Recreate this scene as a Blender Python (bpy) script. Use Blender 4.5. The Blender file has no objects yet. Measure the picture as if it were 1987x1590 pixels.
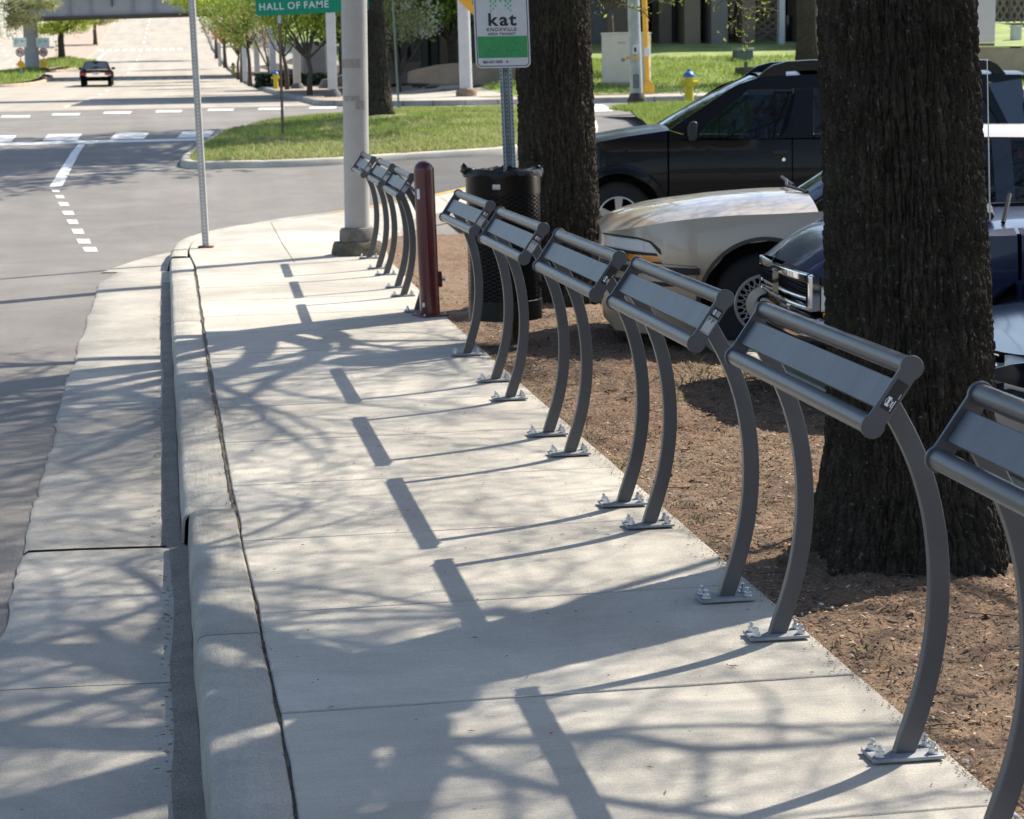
import bpy, bmesh, math, random
import numpy as np
from mathutils import Vector, Matrix
random.seed(7)
sc = bpy.context.scene
C = sc.collection
# ---------------------------------------------------------------- camera, sky, sun, exposure
FPX, CX, CY, CAMH = 3864.0, 993.5, 795.0, 1.65
YAW, PITCH, ROLL = .1625, .1648, -.0176
def cam_axes():
    f = np.array([math.sin(YAW)*math.cos(PITCH), math.cos(YAW)*math.cos(PITCH), -math.sin(PITCH)])
    r = np.array([math.cos(YAW), -math.sin(YAW), 0.]); u = np.cross(r, f)
    c, s = math.cos(ROLL), math.sin(ROLL)
    return c*r+s*u, -s*r+c*u, f
CR, CU, CF = cam_axes()
FH = np.array([math.sin(YAW), math.cos(YAW), 0.]); RH = np.array([math.cos(YAW), -math.sin(YAW), 0.])
EYE = np.array([0., 0., CAMH])
cam = bpy.data.cameras.new('camera'); camo = bpy.data.objects.new('camera', cam); C.objects.link(camo)
camo.matrix_world = Matrix(((CR[0], CU[0], -CF[0], 0), (CR[1], CU[1], -CF[1], 0), (CR[2], CU[2], -CF[2], CAMH), (0, 0, 0, 1)))
cam.sensor_width = 36; cam.lens = 36*FPX/1987; cam.clip_start = .1; cam.clip_end = 3000
cam.dof.use_dof = True; cam.dof.focus_distance = 6.5; cam.dof.aperture_fstop = 11
sc.camera = camo
SUN_EL, SUN_AZ = math.radians(46), math.radians(30)      # azimuth measured from +X towards +Y
SUN = np.array([math.cos(SUN_EL)*math.cos(SUN_AZ), math.cos(SUN_EL)*math.sin(SUN_AZ), math.sin(SUN_EL)])
wd = bpy.data.worlds.new('World'); sc.world = wd; wd.use_nodes = True
nt = wd.node_tree; sky = nt.nodes.new('ShaderNodeTexSky'); sky.sky_type = 'NISHITA'; sky.sun_disc = False
sky.sun_elevation = SUN_EL; sky.sun_rotation = math.pi/2-SUN_AZ; sky.air_density = 1.0; sky.dust_density = 1.2; sky.ozone_density = 1.0
bg = nt.nodes['Background']; nt.links.new(sky.outputs[0], bg.inputs[0]); bg.inputs[1].default_value = .12
sl = bpy.data.lights.new('sun', 'SUN'); sl.energy = 4.5; sl.angle = math.radians(.5); sl.color = (1, .935, .81)
so = bpy.data.objects.new('sun', sl); C.objects.link(so); so.rotation_euler = Vector(-SUN).to_track_quat('-Z', 'Y').to_euler()
vs = sc.view_settings; vs.view_transform = 'Standard'; vs.look = 'None'; vs.gamma = 1; vs.use_curve_mapping = False; vs.exposure = .90
sc.render.film_transparent = False
sc.cycles.max_bounces = 6; sc.cycles.diffuse_bounces = 3; sc.cycles.transparent_max_bounces = 12; sc.cycles.caustics_reflective = False
# ---------------------------------------------------------------- measuring helpers
PY = np.array([-60, 18, 20.6, 23, 26, 30, 34, 37, 41, 46, 60, 85, 110, 125, 145, 165, 205, 250, 300, 380, 450, 600, 900.])
PZ = np.array([0, 0, .0, .05, .18, .45, .72, .84, .96, 1.06, 1.18, 1.38, 1.72, 2.14, 2.7, 3.4, 5.2, 8.2, 11.6, 18, 23, 33, 50.])
def hp(y): return np.interp(y, PY, PZ)                      # level of the pavements along the street
def ray(px, py): return CR*(px-CX)/FPX-CU*(py-CY)/FPX+CF
def G(px, py, z=None):                                       # point of the ground seen there
    d = ray(px, py)
    if z is not None:
        return EYE+d*((z-CAMH)/d[2])
    t = np.linspace(2, 500, 60000); P = EYE[None]+t[:, None]*d[None]
    k = np.argmax(P[:, 2]-hp(P[:, 1]) < 0)
    return P[k]
def W(px, py, D):                                            # point at distance D along the view's horizontal heading
    d = ray(px, py); return EYE+d*(D/(d@FH))
def YP(px, py, Y):                                           # point on the cross plane y = Y
    d = ray(px, py); return EYE+d*(Y/d[1])
def colX(px, Y, z=None):
    z = hp(Y) if z is None else z
    a = FPX*CR-(px-CX)*CF
    return -(Y*a[1]+(z-CAMH)*a[2])/a[0]
# ---------------------------------------------------------------- numpy noise
def _hash(ix, iy, s):
    n = (ix.astype(np.int64)*374761393+iy.astype(np.int64)*668265263+s*974711) & 0x7fffffff
    n = ((n ^ (n >> 13))*1274126177) & 0x7fffffff
    return ((n ^ (n >> 16)) & 0xffff)/65535.
def vnoise(x, y, s=0):
    ix, iy = np.floor(x), np.floor(y); fx, fy = x-ix, y-iy
    fx, fy = fx*fx*(3-2*fx), fy*fy*(3-2*fy)
    a, b, c, d = _hash(ix, iy, s), _hash(ix+1, iy, s), _hash(ix, iy+1, s), _hash(ix+1, iy+1, s)
    return (a*(1-fx)+b*fx)*(1-fy)+(c*(1-fx)+d*fx)*fy
def fbm(x, y, s=0, o=4):
    r = 0; a = .5
    for k in range(o): r = r+a*vnoise(x*2**k, y*2**k, s+k); a *= .5
    return r
def worley(x, y, s=0, wrapx=None):
    ix, iy = np.floor(x), np.floor(y); f1 = np.full(x.shape, 9.); f2 = np.full(x.shape, 9.)
    for dx in (-1, 0, 1):
        for dy in (-1, 0, 1):
            cx, cy = ix+dx, iy+dy; hx = np.mod(cx, wrapx) if wrapx else cx
            d = np.hypot(cx+.15+.7*_hash(hx, cy, s)-x, cy+.15+.7*_hash(hx, cy, s+9)-y)
            f2 = np.where(d < f1, f1, np.minimum(f2, d)); f1 = np.minimum(f1, d)
    return f1, f2
# ---------------------------------------------------------------- materials
MATS = {}
def mat(name, base, rough=.6, metal=0., var=.0, scale=8., bump=0., bscale=60., spec=.5, coat=0., var2=None, alpha=1., island=0., speck=0., stretch=None, emis=None, streak=None, stain=0., tone=0.):
    if name in MATS: return MATS[name]
    m = bpy.data.materials.new(name); m.use_nodes = True; n = m.node_tree; b = n.nodes['Principled BSDF']; L = n.links
    def N(t, **k):
        q = n.nodes.new(t)
        for kk, v in k.items(): q.inputs[kk].default_value = v
        return q
    b.inputs['Roughness'].default_value = rough; b.inputs['Metallic'].default_value = metal
    b.inputs['Specular IOR Level'].default_value = spec; b.inputs['Coat Weight'].default_value = coat
    b.inputs['Coat Roughness'].default_value = .03; b.inputs['Alpha'].default_value = alpha
    col = base+(1,) if len(base) == 3 else base
    b.inputs['Base Color'].default_value = col
    tc = N('ShaderNodeTexCoord'); vec = tc.outputs['Object']
    if stretch:
        mp = N('ShaderNodeMapping'); mp.inputs['Scale'].default_value = stretch; L.new(vec, mp.inputs[0]); vec = mp.outputs[0]
    out = None
    def mixc(fac, a, bb):
        mx = n.nodes.new('ShaderNodeMix'); mx.data_type = 'RGBA'
        for v, i in ((fac, 0), (a, 6), (bb, 7)):
            if hasattr(v, 'node'): L.new(v, mx.inputs[i])
            else: mx.inputs[i].default_value = v
        return mx.outputs[2]
    cur = col
    if var:
        no = N('ShaderNodeTexNoise', Scale=scale, Detail=6., Roughness=.65); L.new(vec, no.inputs['Vector'])
        rp = n.nodes.new('ShaderNodeValToRGB'); rp.color_ramp.elements[0].position = .3; rp.color_ramp.elements[1].position = .7
        L.new(no.outputs[0], rp.inputs[0])
        c2 = tuple(var2)+(1,) if var2 else tuple(max(0, c*(1-var)) for c in col[:3])+(1,)
        c1 = col if var2 else tuple(min(1, c*(1+var)) for c in col[:3])+(1,)
        cur = mixc(rp.outputs[0], c2, c1)
    if tone:                                                   # each slab or section has its own slight tone
        oi = N('ShaderNodeObjectInfo'); mr = N('ShaderNodeMapRange'); mr.inputs[3].default_value = 1-tone; mr.inputs[4].default_value = 1+tone; L.new(oi.outputs['Random'], mr.inputs[0]); hv = N('ShaderNodeHueSaturation'); L.new(cur, hv.inputs['Color']); L.new(mr.outputs[0], hv.inputs['Value']); cur = hv.outputs[0]
    if stain:
        n2 = N('ShaderNodeTexNoise', Scale=.55, Detail=7., Roughness=.72, Distortion=.6); L.new(tc.outputs['Object'], n2.inputs['Vector'])
        mr = N('ShaderNodeMapRange'); mr.inputs[1].default_value = .38; mr.inputs[2].default_value = .66; mr.inputs[3].default_value = 1-stain; mr.inputs[4].default_value = 1+stain*.35
        L.new(n2.outputs[0], mr.inputs[0]); hv = N('ShaderNodeHueSaturation')
        if hasattr(cur, 'node'): L.new(cur, hv.inputs['Color'])
        else: hv.inputs['Color'].default_value = cur
        L.new(mr.outputs[0], hv.inputs['Value']); cur = hv.outputs[0]
        n3 = N('ShaderNodeTexVoronoi', Scale=5.5); L.new(tc.outputs['Object'], n3.inputs['Vector'])     # small dark spots here and there
        mr = N('ShaderNodeMapRange'); mr.inputs[1].default_value = .012; mr.inputs[2].default_value = .045; mr.inputs[3].default_value = .45; mr.inputs[4].default_value = 1.
        L.new(n3.outputs['Distance'], mr.inputs[0]); hv = N('ShaderNodeHueSaturation'); L.new(cur, hv.inputs['Color']); L.new(mr.outputs[0], hv.inputs['Value']); cur = hv.outputs[0]
    if streak:
        mp = N('ShaderNodeMapping'); mp.inputs['Scale'].default_value = streak[0]; L.new(tc.outputs['Object'], mp.inputs[0])
        n2 = N('ShaderNodeTexNoise', Scale=1., Detail=3., Roughness=.6); L.new(mp.outputs[0], n2.inputs['Vector'])
        mr = N('ShaderNodeMapRange'); mr.inputs[1].default_value = .3; mr.inputs[2].default_value = .7; mr.inputs[3].default_value = 1-streak[1]; mr.inputs[4].default_value = 1+streak[1]
        L.new(n2.outputs[0], mr.inputs[0]); hv = N('ShaderNodeHueSaturation'); L.new(cur, hv.inputs['Color']); L.new(mr.outputs[0], hv.inputs['Value']); cur = hv.outputs[0]
    if speck:
        ns = N('ShaderNodeTexNoise', Scale=bscale*1.3, Detail=2., Roughness=.8); L.new(tc.outputs['Object'], ns.inputs['Vector'])
        mr = N('ShaderNodeMapRange'); mr.inputs[1].default_value = .3; mr.inputs[2].default_value = .7; mr.inputs[3].default_value = 1-speck; mr.inputs[4].default_value = 1+speck
        L.new(ns.outputs[0], mr.inputs[0]); hv = N('ShaderNodeHueSaturation')
        if hasattr(cur, 'node'): L.new(cur, hv.inputs['Color'])
        else: hv.inputs['Color'].default_value = cur
        L.new(mr.outputs[0], hv.inputs['Value']); cur = hv.outputs[0]
    if island:
        g = N('ShaderNodeNewGeometry'); mr = N('ShaderNodeMapRange'); mr.inputs[3].default_value = 1-island; mr.inputs[4].default_value = 1+island
        L.new(g.outputs['Random Per Island'], mr.inputs[0]); hv = N('ShaderNodeHueSaturation')
        if hasattr(cur, 'node'): L.new(cur, hv.inputs['Color'])
        else: hv.inputs['Color'].default_value = cur
        L.new(mr.outputs[0], hv.inputs['Value'])
        mr2 = N('ShaderNodeMapRange'); mr2.inputs[3].default_value = .5-.04*island; mr2.inputs[4].default_value = .5+.03*island
        ma = N('ShaderNodeMath'); ma.operation = 'FRACT'; mb_ = N('ShaderNodeMath'); mb_.operation = 'MULTIPLY'; mb_.inputs[1].default_value = 17.3
        L.new(g.outputs['Random Per Island'], mb_.inputs[0]); L.new(mb_.outputs[0], ma.inputs[0]); L.new(ma.outputs[0], mr2.inputs[0]); L.new(mr2.outputs[0], hv.inputs['Hue'])
        cur = hv.outputs[0]
    if hasattr(cur, 'node'): L.new(cur, b.inputs['Base Color'])
    if bump:
        nb = N('ShaderNodeTexNoise', Scale=bscale, Detail=5., Roughness=.7); L.new(vec, nb.inputs['Vector'])
        if streak:
            ad = N('ShaderNodeMath'); ad.operation = 'ADD'; L.new(nb.outputs[0], ad.inputs[0]); L.new(n2.outputs[0], ad.inputs[1]); nb = ad
        bp = N('ShaderNodeBump', Strength=min(1., bump)); bp.inputs['Distance'].default_value = .01*max(1, bump); L.new(nb.outputs[0], bp.inputs['Height']); L.new(bp.outputs[0], b.inputs['Normal'])
    if emis:
        b.inputs['Emission Color'].default_value = emis[0]+(1,); b.inputs['Emission Strength'].default_value = emis[1]
    MATS[name] = m
    return m
def leafmat(name, base, island=.35, trans=.35):
    if name in MATS: return MATS[name]
    m = mat(name, base, rough=.55, island=island, spec=.3)
    n = m.node_tree; b = n.nodes['Principled BSDF']; o = n.nodes['Material Output']
    tr = n.nodes.new('ShaderNodeBsdfTranslucent'); mx = n.nodes.new('ShaderNodeMixShader'); mx.inputs[0].default_value = trans
    s = b.inputs['Base Color'].links[0].from_socket if b.inputs['Base Color'].links else None
    if s: n.links.new(s, tr.inputs[0])
    n.links.new(b.outputs[0], mx.inputs[1]); n.links.new(tr.outputs[0], mx.inputs[2]); n.links.new(mx.outputs[0], o.inputs[0])
    return m
# ---------------------------------------------------------------- mesh builder
class MB:
    def __init__(s): s.v = []; s.f = []; s.m = []
    def add(s, V, F, m=0):
        o = len(s.v); s.v += [tuple(map(float, p)) for p in V]; s.f += [tuple(i+o for i in f) for f in F]; s.m += [m]*len(F); return s
    def box(s, a, b, m=0):
        (x0, y0, z0), (x1, y1, z1) = a, b
        V = [(x0, y0, z0), (x1, y0, z0), (x1, y1, z0), (x0, y1, z0), (x0, y0, z1), (x1, y0, z1), (x1, y1, z1), (x0, y1, z1)]
        return s.add(V, [(0, 3, 2, 1), (4, 5, 6, 7), (0, 1, 5, 4), (1, 2, 6, 5), (2, 3, 7, 6), (3, 0, 4, 7)], m)
    def obox(s, o, ax, ay, az, m=0):                          # box from a corner and three edge vectors
        o, ax, ay, az = map(np.asarray, (o, ax, ay, az))
        V = [o, o+ax, o+ax+ay, o+ay, o+az, o+ax+az, o+ax+ay+az, o+ay+az]
        return s.add(V, [(0, 3, 2, 1), (4, 5, 6, 7), (0, 1, 5, 4), (1, 2, 6, 5), (2, 3, 7, 6), (3, 0, 4, 7)], m)
    def tube(s, P, R, n=8, m=0, caps=True, closed=False):
        P = [np.asarray(p, float) for p in P]; k = len(P)
        R = [R]*k if np.isscalar(R) else R
        V = []; up = None
        for i in range(k):
            t = (P[(i+1) % k]-P[i-1]) if closed else (P[min(i+1, k-1)]-P[max(i-1, 0)])
            t = t/(np.linalg.norm(t)+1e-9)
            if up is None:
                a = np.array([0, 0, 1.]) if abs(t[2]) < .9 else np.array([1., 0, 0])
            else: a = up
            e1 = np.cross(t, a); e1 /= np.linalg.norm(e1)+1e-9; e2 = np.cross(e1, t); up = e2
            for j in range(n):
                w = 2*math.pi*j/n; V.append(P[i]+R[i]*(math.cos(w)*e1+math.sin(w)*e2))
        F = []
        for i in range(k if closed else k-1):
            for j in range(n):
                a, b = i*n+j, i*n+(j+1) % n; c, d = ((i+1) % k)*n+(j+1) % n, ((i+1) % k)*n+j
                F.append((a, b, c, d))
        if caps and not closed:
            F.append(tuple(range(n-1, -1, -1))); F.append(tuple((k-1)*n+j for j in range(n)))
        return s.add(V, F, m)
    def lathe(s, prof, n=24, m=0, c=(0, 0, 0), caps=True):
        V = []; F = []
        for r, z in prof:
            for j in range(n):
                w = 2*math.pi*j/n; V.append((c[0]+r*math.cos(w), c[1]+r*math.sin(w), c[2]+z))
        for i in range(len(prof)-1):
            for j in range(n):
                F.append((i*n+j, i*n+(j+1) % n, (i+1)*n+(j+1) % n, (i+1)*n+j))
        if caps:
            F.append(tuple(range(n-1, -1, -1))); F.append(tuple((len(prof)-1)*n+j for j in range(n)))
        return s.add(V, F, m)
    def loft(s, curves, m=0, closed=False):                   # list of equally long polylines -> quads
        k = len(curves[0]); V = [p for c in curves for p in c]; F = []
        for i in range(len(curves)-1):
            for j in range(k if closed else k-1):
                F.append((i*k+j, i*k+(j+1) % k, (i+1)*k+(j+1) % k, (i+1)*k+j))
        return s.add(V, F, m)
    def prism(s, poly, h, m=0, axis=2, off=0.):               # polygon (2-D) pushed along an axis by h
        n = len(poly)
        def p3(a, b, c): return (a, b, c) if axis == 2 else ((a, c, b) if axis == 1 else (c, a, b))
        V = [p3(a, b, off) for a, b in poly]+[p3(a, b, off+h) for a, b in poly]
        F = [tuple(range(n)), tuple(range(2*n-1, n-1, -1))]+[(i, i+n, (i+1) % n+n, (i+1) % n) for i in range(n)]
        return s.add(V, F, m)
    def xform(s, M):
        M = np.array(M); v = np.array(s.v); s.v = [tuple(p) for p in v@M[:3, :3].T+M[:3, 3]]; return s
    def build(s, name, mats, parent=None, smooth=True, ang=35, bevel=0., seg=2, fix=True):
        me = bpy.data.meshes.new(name); me.from_pydata(s.v, [], s.f); me.update()
        return finish(name, me, mats, parent, smooth, ang, bevel, seg, s.m, fix)
def finish(name, me, mats, parent=None, smooth=True, ang=35, bevel=0., seg=2, mi=None, fix=True):
    if not isinstance(mats, (list, tuple)): mats = [mats]
    for q in mats: me.materials.append(q)
    if mi is not None and len(mats) > 1: me.polygons.foreach_set('material_index', np.array(mi, np.int32))
    if fix:
        b = bmesh.new(); b.from_mesh(me); bmesh.ops.recalc_face_normals(b, faces=b.faces); b.to_mesh(me); b.free()
    if smooth:
        me.polygons.foreach_set('use_smooth', np.ones(len(me.polygons), bool))
        if ang < 179: me.set_sharp_from_angle(angle=math.radians(ang))
    me.update()
    o = bpy.data.objects.new(name, me); C.objects.link(o)
    if parent is not None: o.parent = parent
    if bevel:
        q = o.modifiers.new('bevel', 'BEVEL'); q.width = bevel; q.segments = seg; q.limit_method = 'ANGLE'; q.angle_limit = math.radians(40)
        q.harden_normals = False
    return o
def fastmesh(name, V, F, mats, parent=None, smooth=False, mi=None):    # V (n,3), F (m,k) arrays
    me = bpy.data.meshes.new(name); V = np.asarray(V, np.float32); F = np.asarray(F, np.int32); k = F.shape[1]
    me.vertices.add(len(V)); me.vertices.foreach_set('co', V.ravel()); me.loops.add(F.size); me.loops.foreach_set('vertex_index', F.ravel())
    me.polygons.add(len(F)); me.polygons.foreach_set('loop_start', np.arange(0, F.size, k, dtype=np.int32)); me.update(calc_edges=True)
    return finish(name, me, mats, parent, smooth, 180, mi=mi, fix=False)
def empty(name, loc=(0, 0, 0), rz=0., parent=None):
    o = bpy.data.objects.new(name, None); C.objects.link(o); o.location = tuple(map(float, loc)); o.rotation_euler = (0, 0, rz); o.empty_display_size = .2
    if parent: o.parent = parent
    return o
def tag(o, label=None, cat=None, group=None, kind=None):
    if label: o['label'] = label
    if cat: o['category'] = cat
    if group: o['group'] = group
    if kind: o['kind'] = kind
    return o
KIDS = {}
def copy_tree(o, parent=None):
    ch = list(o.children)
    c = o.copy(); C.objects.link(c)
    if parent is not None: c.parent = parent
    for q in ch: copy_tree(q, c)
    return c
def text(name, s, size, m, parent, M, bold=0., ext=.0008, align='LEFT', sx=1., space=1.):
    cu = bpy.data.curves.new(name, 'FONT'); cu.body = s; cu.size = size; cu.offset = bold; cu.extrude = ext; cu.align_x = align; cu.space_character = space; cu.resolution_u = 3
    t = bpy.data.objects.new(name, cu); C.objects.link(t); bpy.context.view_layer.update()
    me = bpy.data.meshes.new_from_object(t.evaluated_get(bpy.context.evaluated_depsgraph_get()))
    bpy.data.objects.remove(t)
    me.transform(Matrix.Diagonal((sx, 1, 1, 1))); me.transform(Matrix([list(r) for r in M]))
    me.materials.clear()
    return finish(name, me, m, parent, smooth=False, fix=False)
def frame(o, x, y):                                            # matrix with columns x, y, x×y at origin o
    x = np.asarray(x, float); x = x/np.linalg.norm(x); y = np.asarray(y, float); y = y/np.linalg.norm(y); z = np.cross(x, y)
    M = np.eye(4); M[:3, 0] = x; M[:3, 1] = y; M[:3, 2] = z; M[:3, 3] = o; return M
# ================================================================ SETTING
M_conc = mat('pale_concrete', (.40, .365, .31), .85, var=.16, scale=2.2, bump=.25, bscale=140, speck=.10)
M_walk = mat('broomed_concrete', (.49, .45, .385), .85, var=.08, scale=1.6, bump=.45, bscale=120, speck=.15, stain=.28, tone=.07, streak=((2.2, 160, 1), .07))
M_kerb = mat('kerb_concrete', (.42, .39, .335), .85, var=.18, scale=3.5, bump=.6, bscale=130, speck=.22, stain=.26, tone=.08, streak=((40, 3, 20), .03))
M_gut = mat('gutter_concrete', (.44, .405, .35), .85, var=.14, scale=1.8, bump=.6, bscale=170, speck=.26, stain=.3, tone=.06, streak=((3, 120, 1), .05))
M_asph = mat('weathered_asphalt', (.215, .198, .18), .9, var=.12, scale=.35, bump=.8, bscale=150, speck=.4, stain=.2, streak=((1.3, .04, 1), .10))
M_lot = mat('parking_asphalt', (.10, .095, .09), .9, var=.2, scale=.8, bump=.5, bscale=120, speck=.25)
M_paint = mat('road_paint', (.84, .82, .78), .7, var=.3, var2=(.52, .50, .46), scale=6, bump=.2, bscale=120, speck=.2)
M_faint = mat('worn_paint', (.38, .36, .335), .8, var=.2, scale=6)
M_dirt = mat('mulch_dirt', (.215, .148, .092), .95, var=.5, scale=1.5, bump=1.4, bscale=55, var2=(.165, .095, .053), speck=.5)
def dirt_nodes():
    n = M_dirt.node_tree; L = n.links; b = n.nodes['Principled BSDF']; s = b.inputs['Base Color'].links[0].from_socket; tc = n.nodes.new('ShaderNodeTexCoord')
    for sc_, lo, hi, c, k in ((.9, .52, .66, (.20, .095, .05, 1), .6), (1.7, .58, .68, (.36, .31, .25, 1), .45), (7., .58, .68, (.07, .045, .03, 1), .8)):
        no = n.nodes.new('ShaderNodeTexNoise'); no.inputs['Scale'].default_value = sc_; no.inputs['Detail'].default_value = 7; no.inputs['Roughness'].default_value = .7; L.new(tc.outputs['Object'], no.inputs['Vector'])
        mr = n.nodes.new('ShaderNodeMapRange'); mr.inputs[1].default_value = lo; mr.inputs[2].default_value = hi; mr.inputs[4].default_value = k; L.new(no.outputs[0], mr.inputs[0])
        mx = n.nodes.new('ShaderNodeMix'); mx.data_type = 'RGBA'; L.new(mr.outputs[0], mx.inputs[0]); L.new(s, mx.inputs[6]); mx.inputs[7].default_value = c; s = mx.outputs[2]
    L.new(s, b.inputs['Base Color'])
dirt_nodes()
M_soil = mat('turf_soil', (.17, .20, .07), .95, var=.5, scale=1.5)
M_lawn = mat('lawn', (.23, .29, .085), .9, var=.35, scale=.8, bump=.8, bscale=25, speck=.35)
M_gap = mat('joint_dirt', (.05, .036, .026), .95, var=.4, scale=30)
M_yel = mat('yellow_paint', (.62, .40, .06), .6, var=.2, scale=9)

RD = .15
def GR(px, py):                                               # seen point of the road surface
    d = ray(px, py); t = np.linspace(2, 700, 90000); P = EYE[None]+t[:, None]*d[None]
    return P[np.argmax(P[:, 2]-(hp(P[:, 1])-RD) < 0)]
ys = np.unique(np.concatenate([np.arange(-30, 60, 2.), np.arange(60, 640, 8.), PY[1:-1]]))
def strip(name, x0, x1, dz, m, y=ys, nx=2):
    xs = np.linspace(x0, x1, nx)
    return MB().loft([[(x, yy, hp(yy)+dz) for x in xs] for yy in y], 0).build(name, m, ang=180)
terrain = strip('terrain', -400, 400, -.6, M_lawn); tag(terrain, kind='structure')
road = strip('road', -34, 60, -RD, M_asph); tag(road, kind='structure')
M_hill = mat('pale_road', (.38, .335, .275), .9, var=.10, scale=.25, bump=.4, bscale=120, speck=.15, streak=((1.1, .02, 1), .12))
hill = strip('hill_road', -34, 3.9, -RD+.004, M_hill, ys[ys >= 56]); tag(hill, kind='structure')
def stripe(name, quad, m=M_paint, dz=.005):
    P = [GR(*q) for q in quad]; n = 8
    if len(P) == 4:                                           # follow the road's profile
        A = [P[0]+(P[3]-P[0])*t for t in np.linspace(0, 1, n)]; B = [P[1]+(P[2]-P[1])*t for t in np.linspace(0, 1, n)]
        cs = [[(a[0], a[1], hp(a[1])-RD+dz), (b[0], b[1], hp(b[1])-RD+dz)] for a, b in zip(A, B)]
        return MB().loft(cs).build(name, m, road, ang=180)
    return MB().add([(p[0], p[1], hp(p[1])-RD+dz) for p in P], [tuple(range(len(P)))]).build(name, m, road)
stripe('stop_line', [(-40, 279), (382, 269.5), (382, 273.5), (-40, 284)])
for a, b, y in ((-62, 22, 270), (88, 150, 267), (219, 280, 264.5), (349, 406, 261.5)):
    stripe('crosswalk_bar', [(a+6, y-5.5), (b+10, y-6.5), (b, y+6), (a-6, y+7)])
for a, b, y in ((-95, -44, 231), (2, 58, 226.5), (101, 154, 222.5), (201, 254, 219.3), (302, 352, 216.5), (403, 453, 213.5), (501, 550, 211.5), (600, 652, 209.3)):
    stripe('crosswalk_bar', [(a+2, y-1.6), (b+2, y-2.2), (b-1, y+1.8), (a-1, y+2.2)])
stripe('crosswalk_bar', [(890, 204.5), (1010, 203.5), (1010, 222.5), (866, 223)])
stripe('crosswalk_bar', [(1118, 204), (1170, 203.5), (1190, 216), (1110, 219)])
stripe('lane_line', [(153, 280), (166, 280), (121, 363), (96, 363)])
for a, b, c, d in ((98, 117, 369, 373.5), (106, 126, 380, 385.5), (112, 135, 393.5, 400.5), (120, 145, 410.5, 418), (129, 153, 427.5, 435.5), (138, 164, 445.5, 454.5), (148, 177, 465, 473.5), (160, 190, 481, 489.5)):
    stripe('dotted_line_dash', [(a, c), (b-4, c), (b, d), (a+5, d)])
stripe('faint_line', [(133, 325), (318, 319.5), (318, 321), (133, 327)], M_faint)
stripe('faint_line', [(127, 340), (338, 326), (338, 328), (127, 343)], M_faint)
def dash(x, y0, y1, w=.12, name='lane_dash'):
    yy = np.linspace(y0, y1, 4)
    return MB().loft([[(x-w/2, y, hp(y)-RD+.012), (x+w/2, y, hp(y)-RD+.012)] for y in yy]).build(name, M_paint, road, ang=180)
for k in range(17):                                            # far crosswalks on the hill
    dash(colX(104+15.3*k, 205), 204.0, 207.4, .42, 'crosswalk_bar')
for k in range(15):
    dash(colX(110+20*k, 125), 124.3, 126.4, .36, 'crosswalk_bar')
for k in range(-3, 2): dash(colX(52+20*k, 125), 124.3, 126.4, .36, 'crosswalk_bar')
for k in range(16):
    y = 128+11.5*k
    if abs(y-205) > 4: dash(-3.15, y, y+4.2, .15)
dash(colX(195, 186), 178, 201, .22)
for k in range(5): dash(-3.2-.9*0, 60+9*k, 62.5+9*k, .14)
for k in range(6): dash(colX(28-6*k, 150+14*k)-.0, 150+14*k, 154+14*k, .15)
# ---- kerb, gutter and pavement slabs beside the camera
yL = [-6, 4.37, 5.09, 6.13, 7.73, 7.77, 10.87, 14.3, 19.9]; xL = [.11, .019, .006, -.008, -.014, -.042, -.062, -.092, -.124]
def XL(y): return np.interp(y, yL, xL)
def XR(y): return np.interp(y, [-6, 4.33, 5.12, 6.15, 7.86, 11.6, 19.4, 20.1], [.26, .198, .197, .183, .160, .134, .100, .11])
def XE(y): return np.interp(y, [-6, 11, 13.7, 20.6], [1.79, 1.80, 1.81, 1.93])
def XG(y): return np.interp(y, [-6, 6.63, 7.67, 12.33, 18.5, 20.6, 21.4], [-.60, -.656, -.666, -.733, -.77, -.55, -.2])
kerb = MB().box((-.02, -6, -.5), (.18, 18.9, -.2)).build('kerb', M_gap); tag(kerb, kind='structure')
def kerb_sec(y0, y1, dz, name='kerb_section'):
    cs = []; rnd = np.random.RandomState(int(y0*10)+99)
    yy = np.concatenate([[y0, y0, y0+.012], np.linspace(y0+.03, y1-.03, max(3, int((y1-y0)/.12))), [y1-.012, y1, y1]])
    for i, y in enumerate(yy):
        l, r = XL(y), XR(y)-.002; e = .006 if i in (1, len(yy)-2) else 0
        w1, w2 = .016*(fbm(np.array(y*2.2), np.array(.3), 5)-.5), .022*(fbm(np.array(y*5.), np.array(1.7), 8)-.5)
        pr = [(l-.022+w1, -.30), (l-.018+w1, -.175), (l-.012+w1, -.12), (l-.006+w1, -.045), (l-.002+w1, -.022), (l+.008+w1, -.008), (l+.022, -.001), ((l+r)/2, .0), (r-.012+w2, -.002), (r-.004+w2, -.008), (r+w2, -.02), (r+w2, -.30)]
        if i in (0, len(yy)-1): pr = [((l+r)/2+(a-(l+r)/2)*.9, -.16+(b+.16)*.93) for a, b in pr]
        cs.append([(a, y, b+dz-e+.003*(fbm(np.array(y*1.3), np.array(a*3), 3)-.5)) for a, b in pr])
    return MB().loft(cs, closed=True).build(name, M_kerb, kerb, ang=50)
def gut_sec(y0, y1, dz):
    cs = []; n = max(3, int((y1-y0)/.1))
    for i in range(n+1):
        y = y0+(y1-y0)*i/n; l = XG(y)+.045*(fbm(np.array(y*1.9), np.array(7.7), 4)-.47)+.02*(vnoise(np.array(y*9.), np.array(2.), 6)-.5); r = XL(y)-.012
        u = [0, .03, .35, .7, 1]; z = [-.146, -.134, -.136, -.141, -.146]
        cs.append([(l, y, -.25)]+[(l+(r-l)*a, y, b+dz) for a, b in zip(u, z)]+[(r, y, -.25)])
    return MB().loft(cs, closed=True).build('gutter_slab', M_gut, gutter, ang=50)
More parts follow.
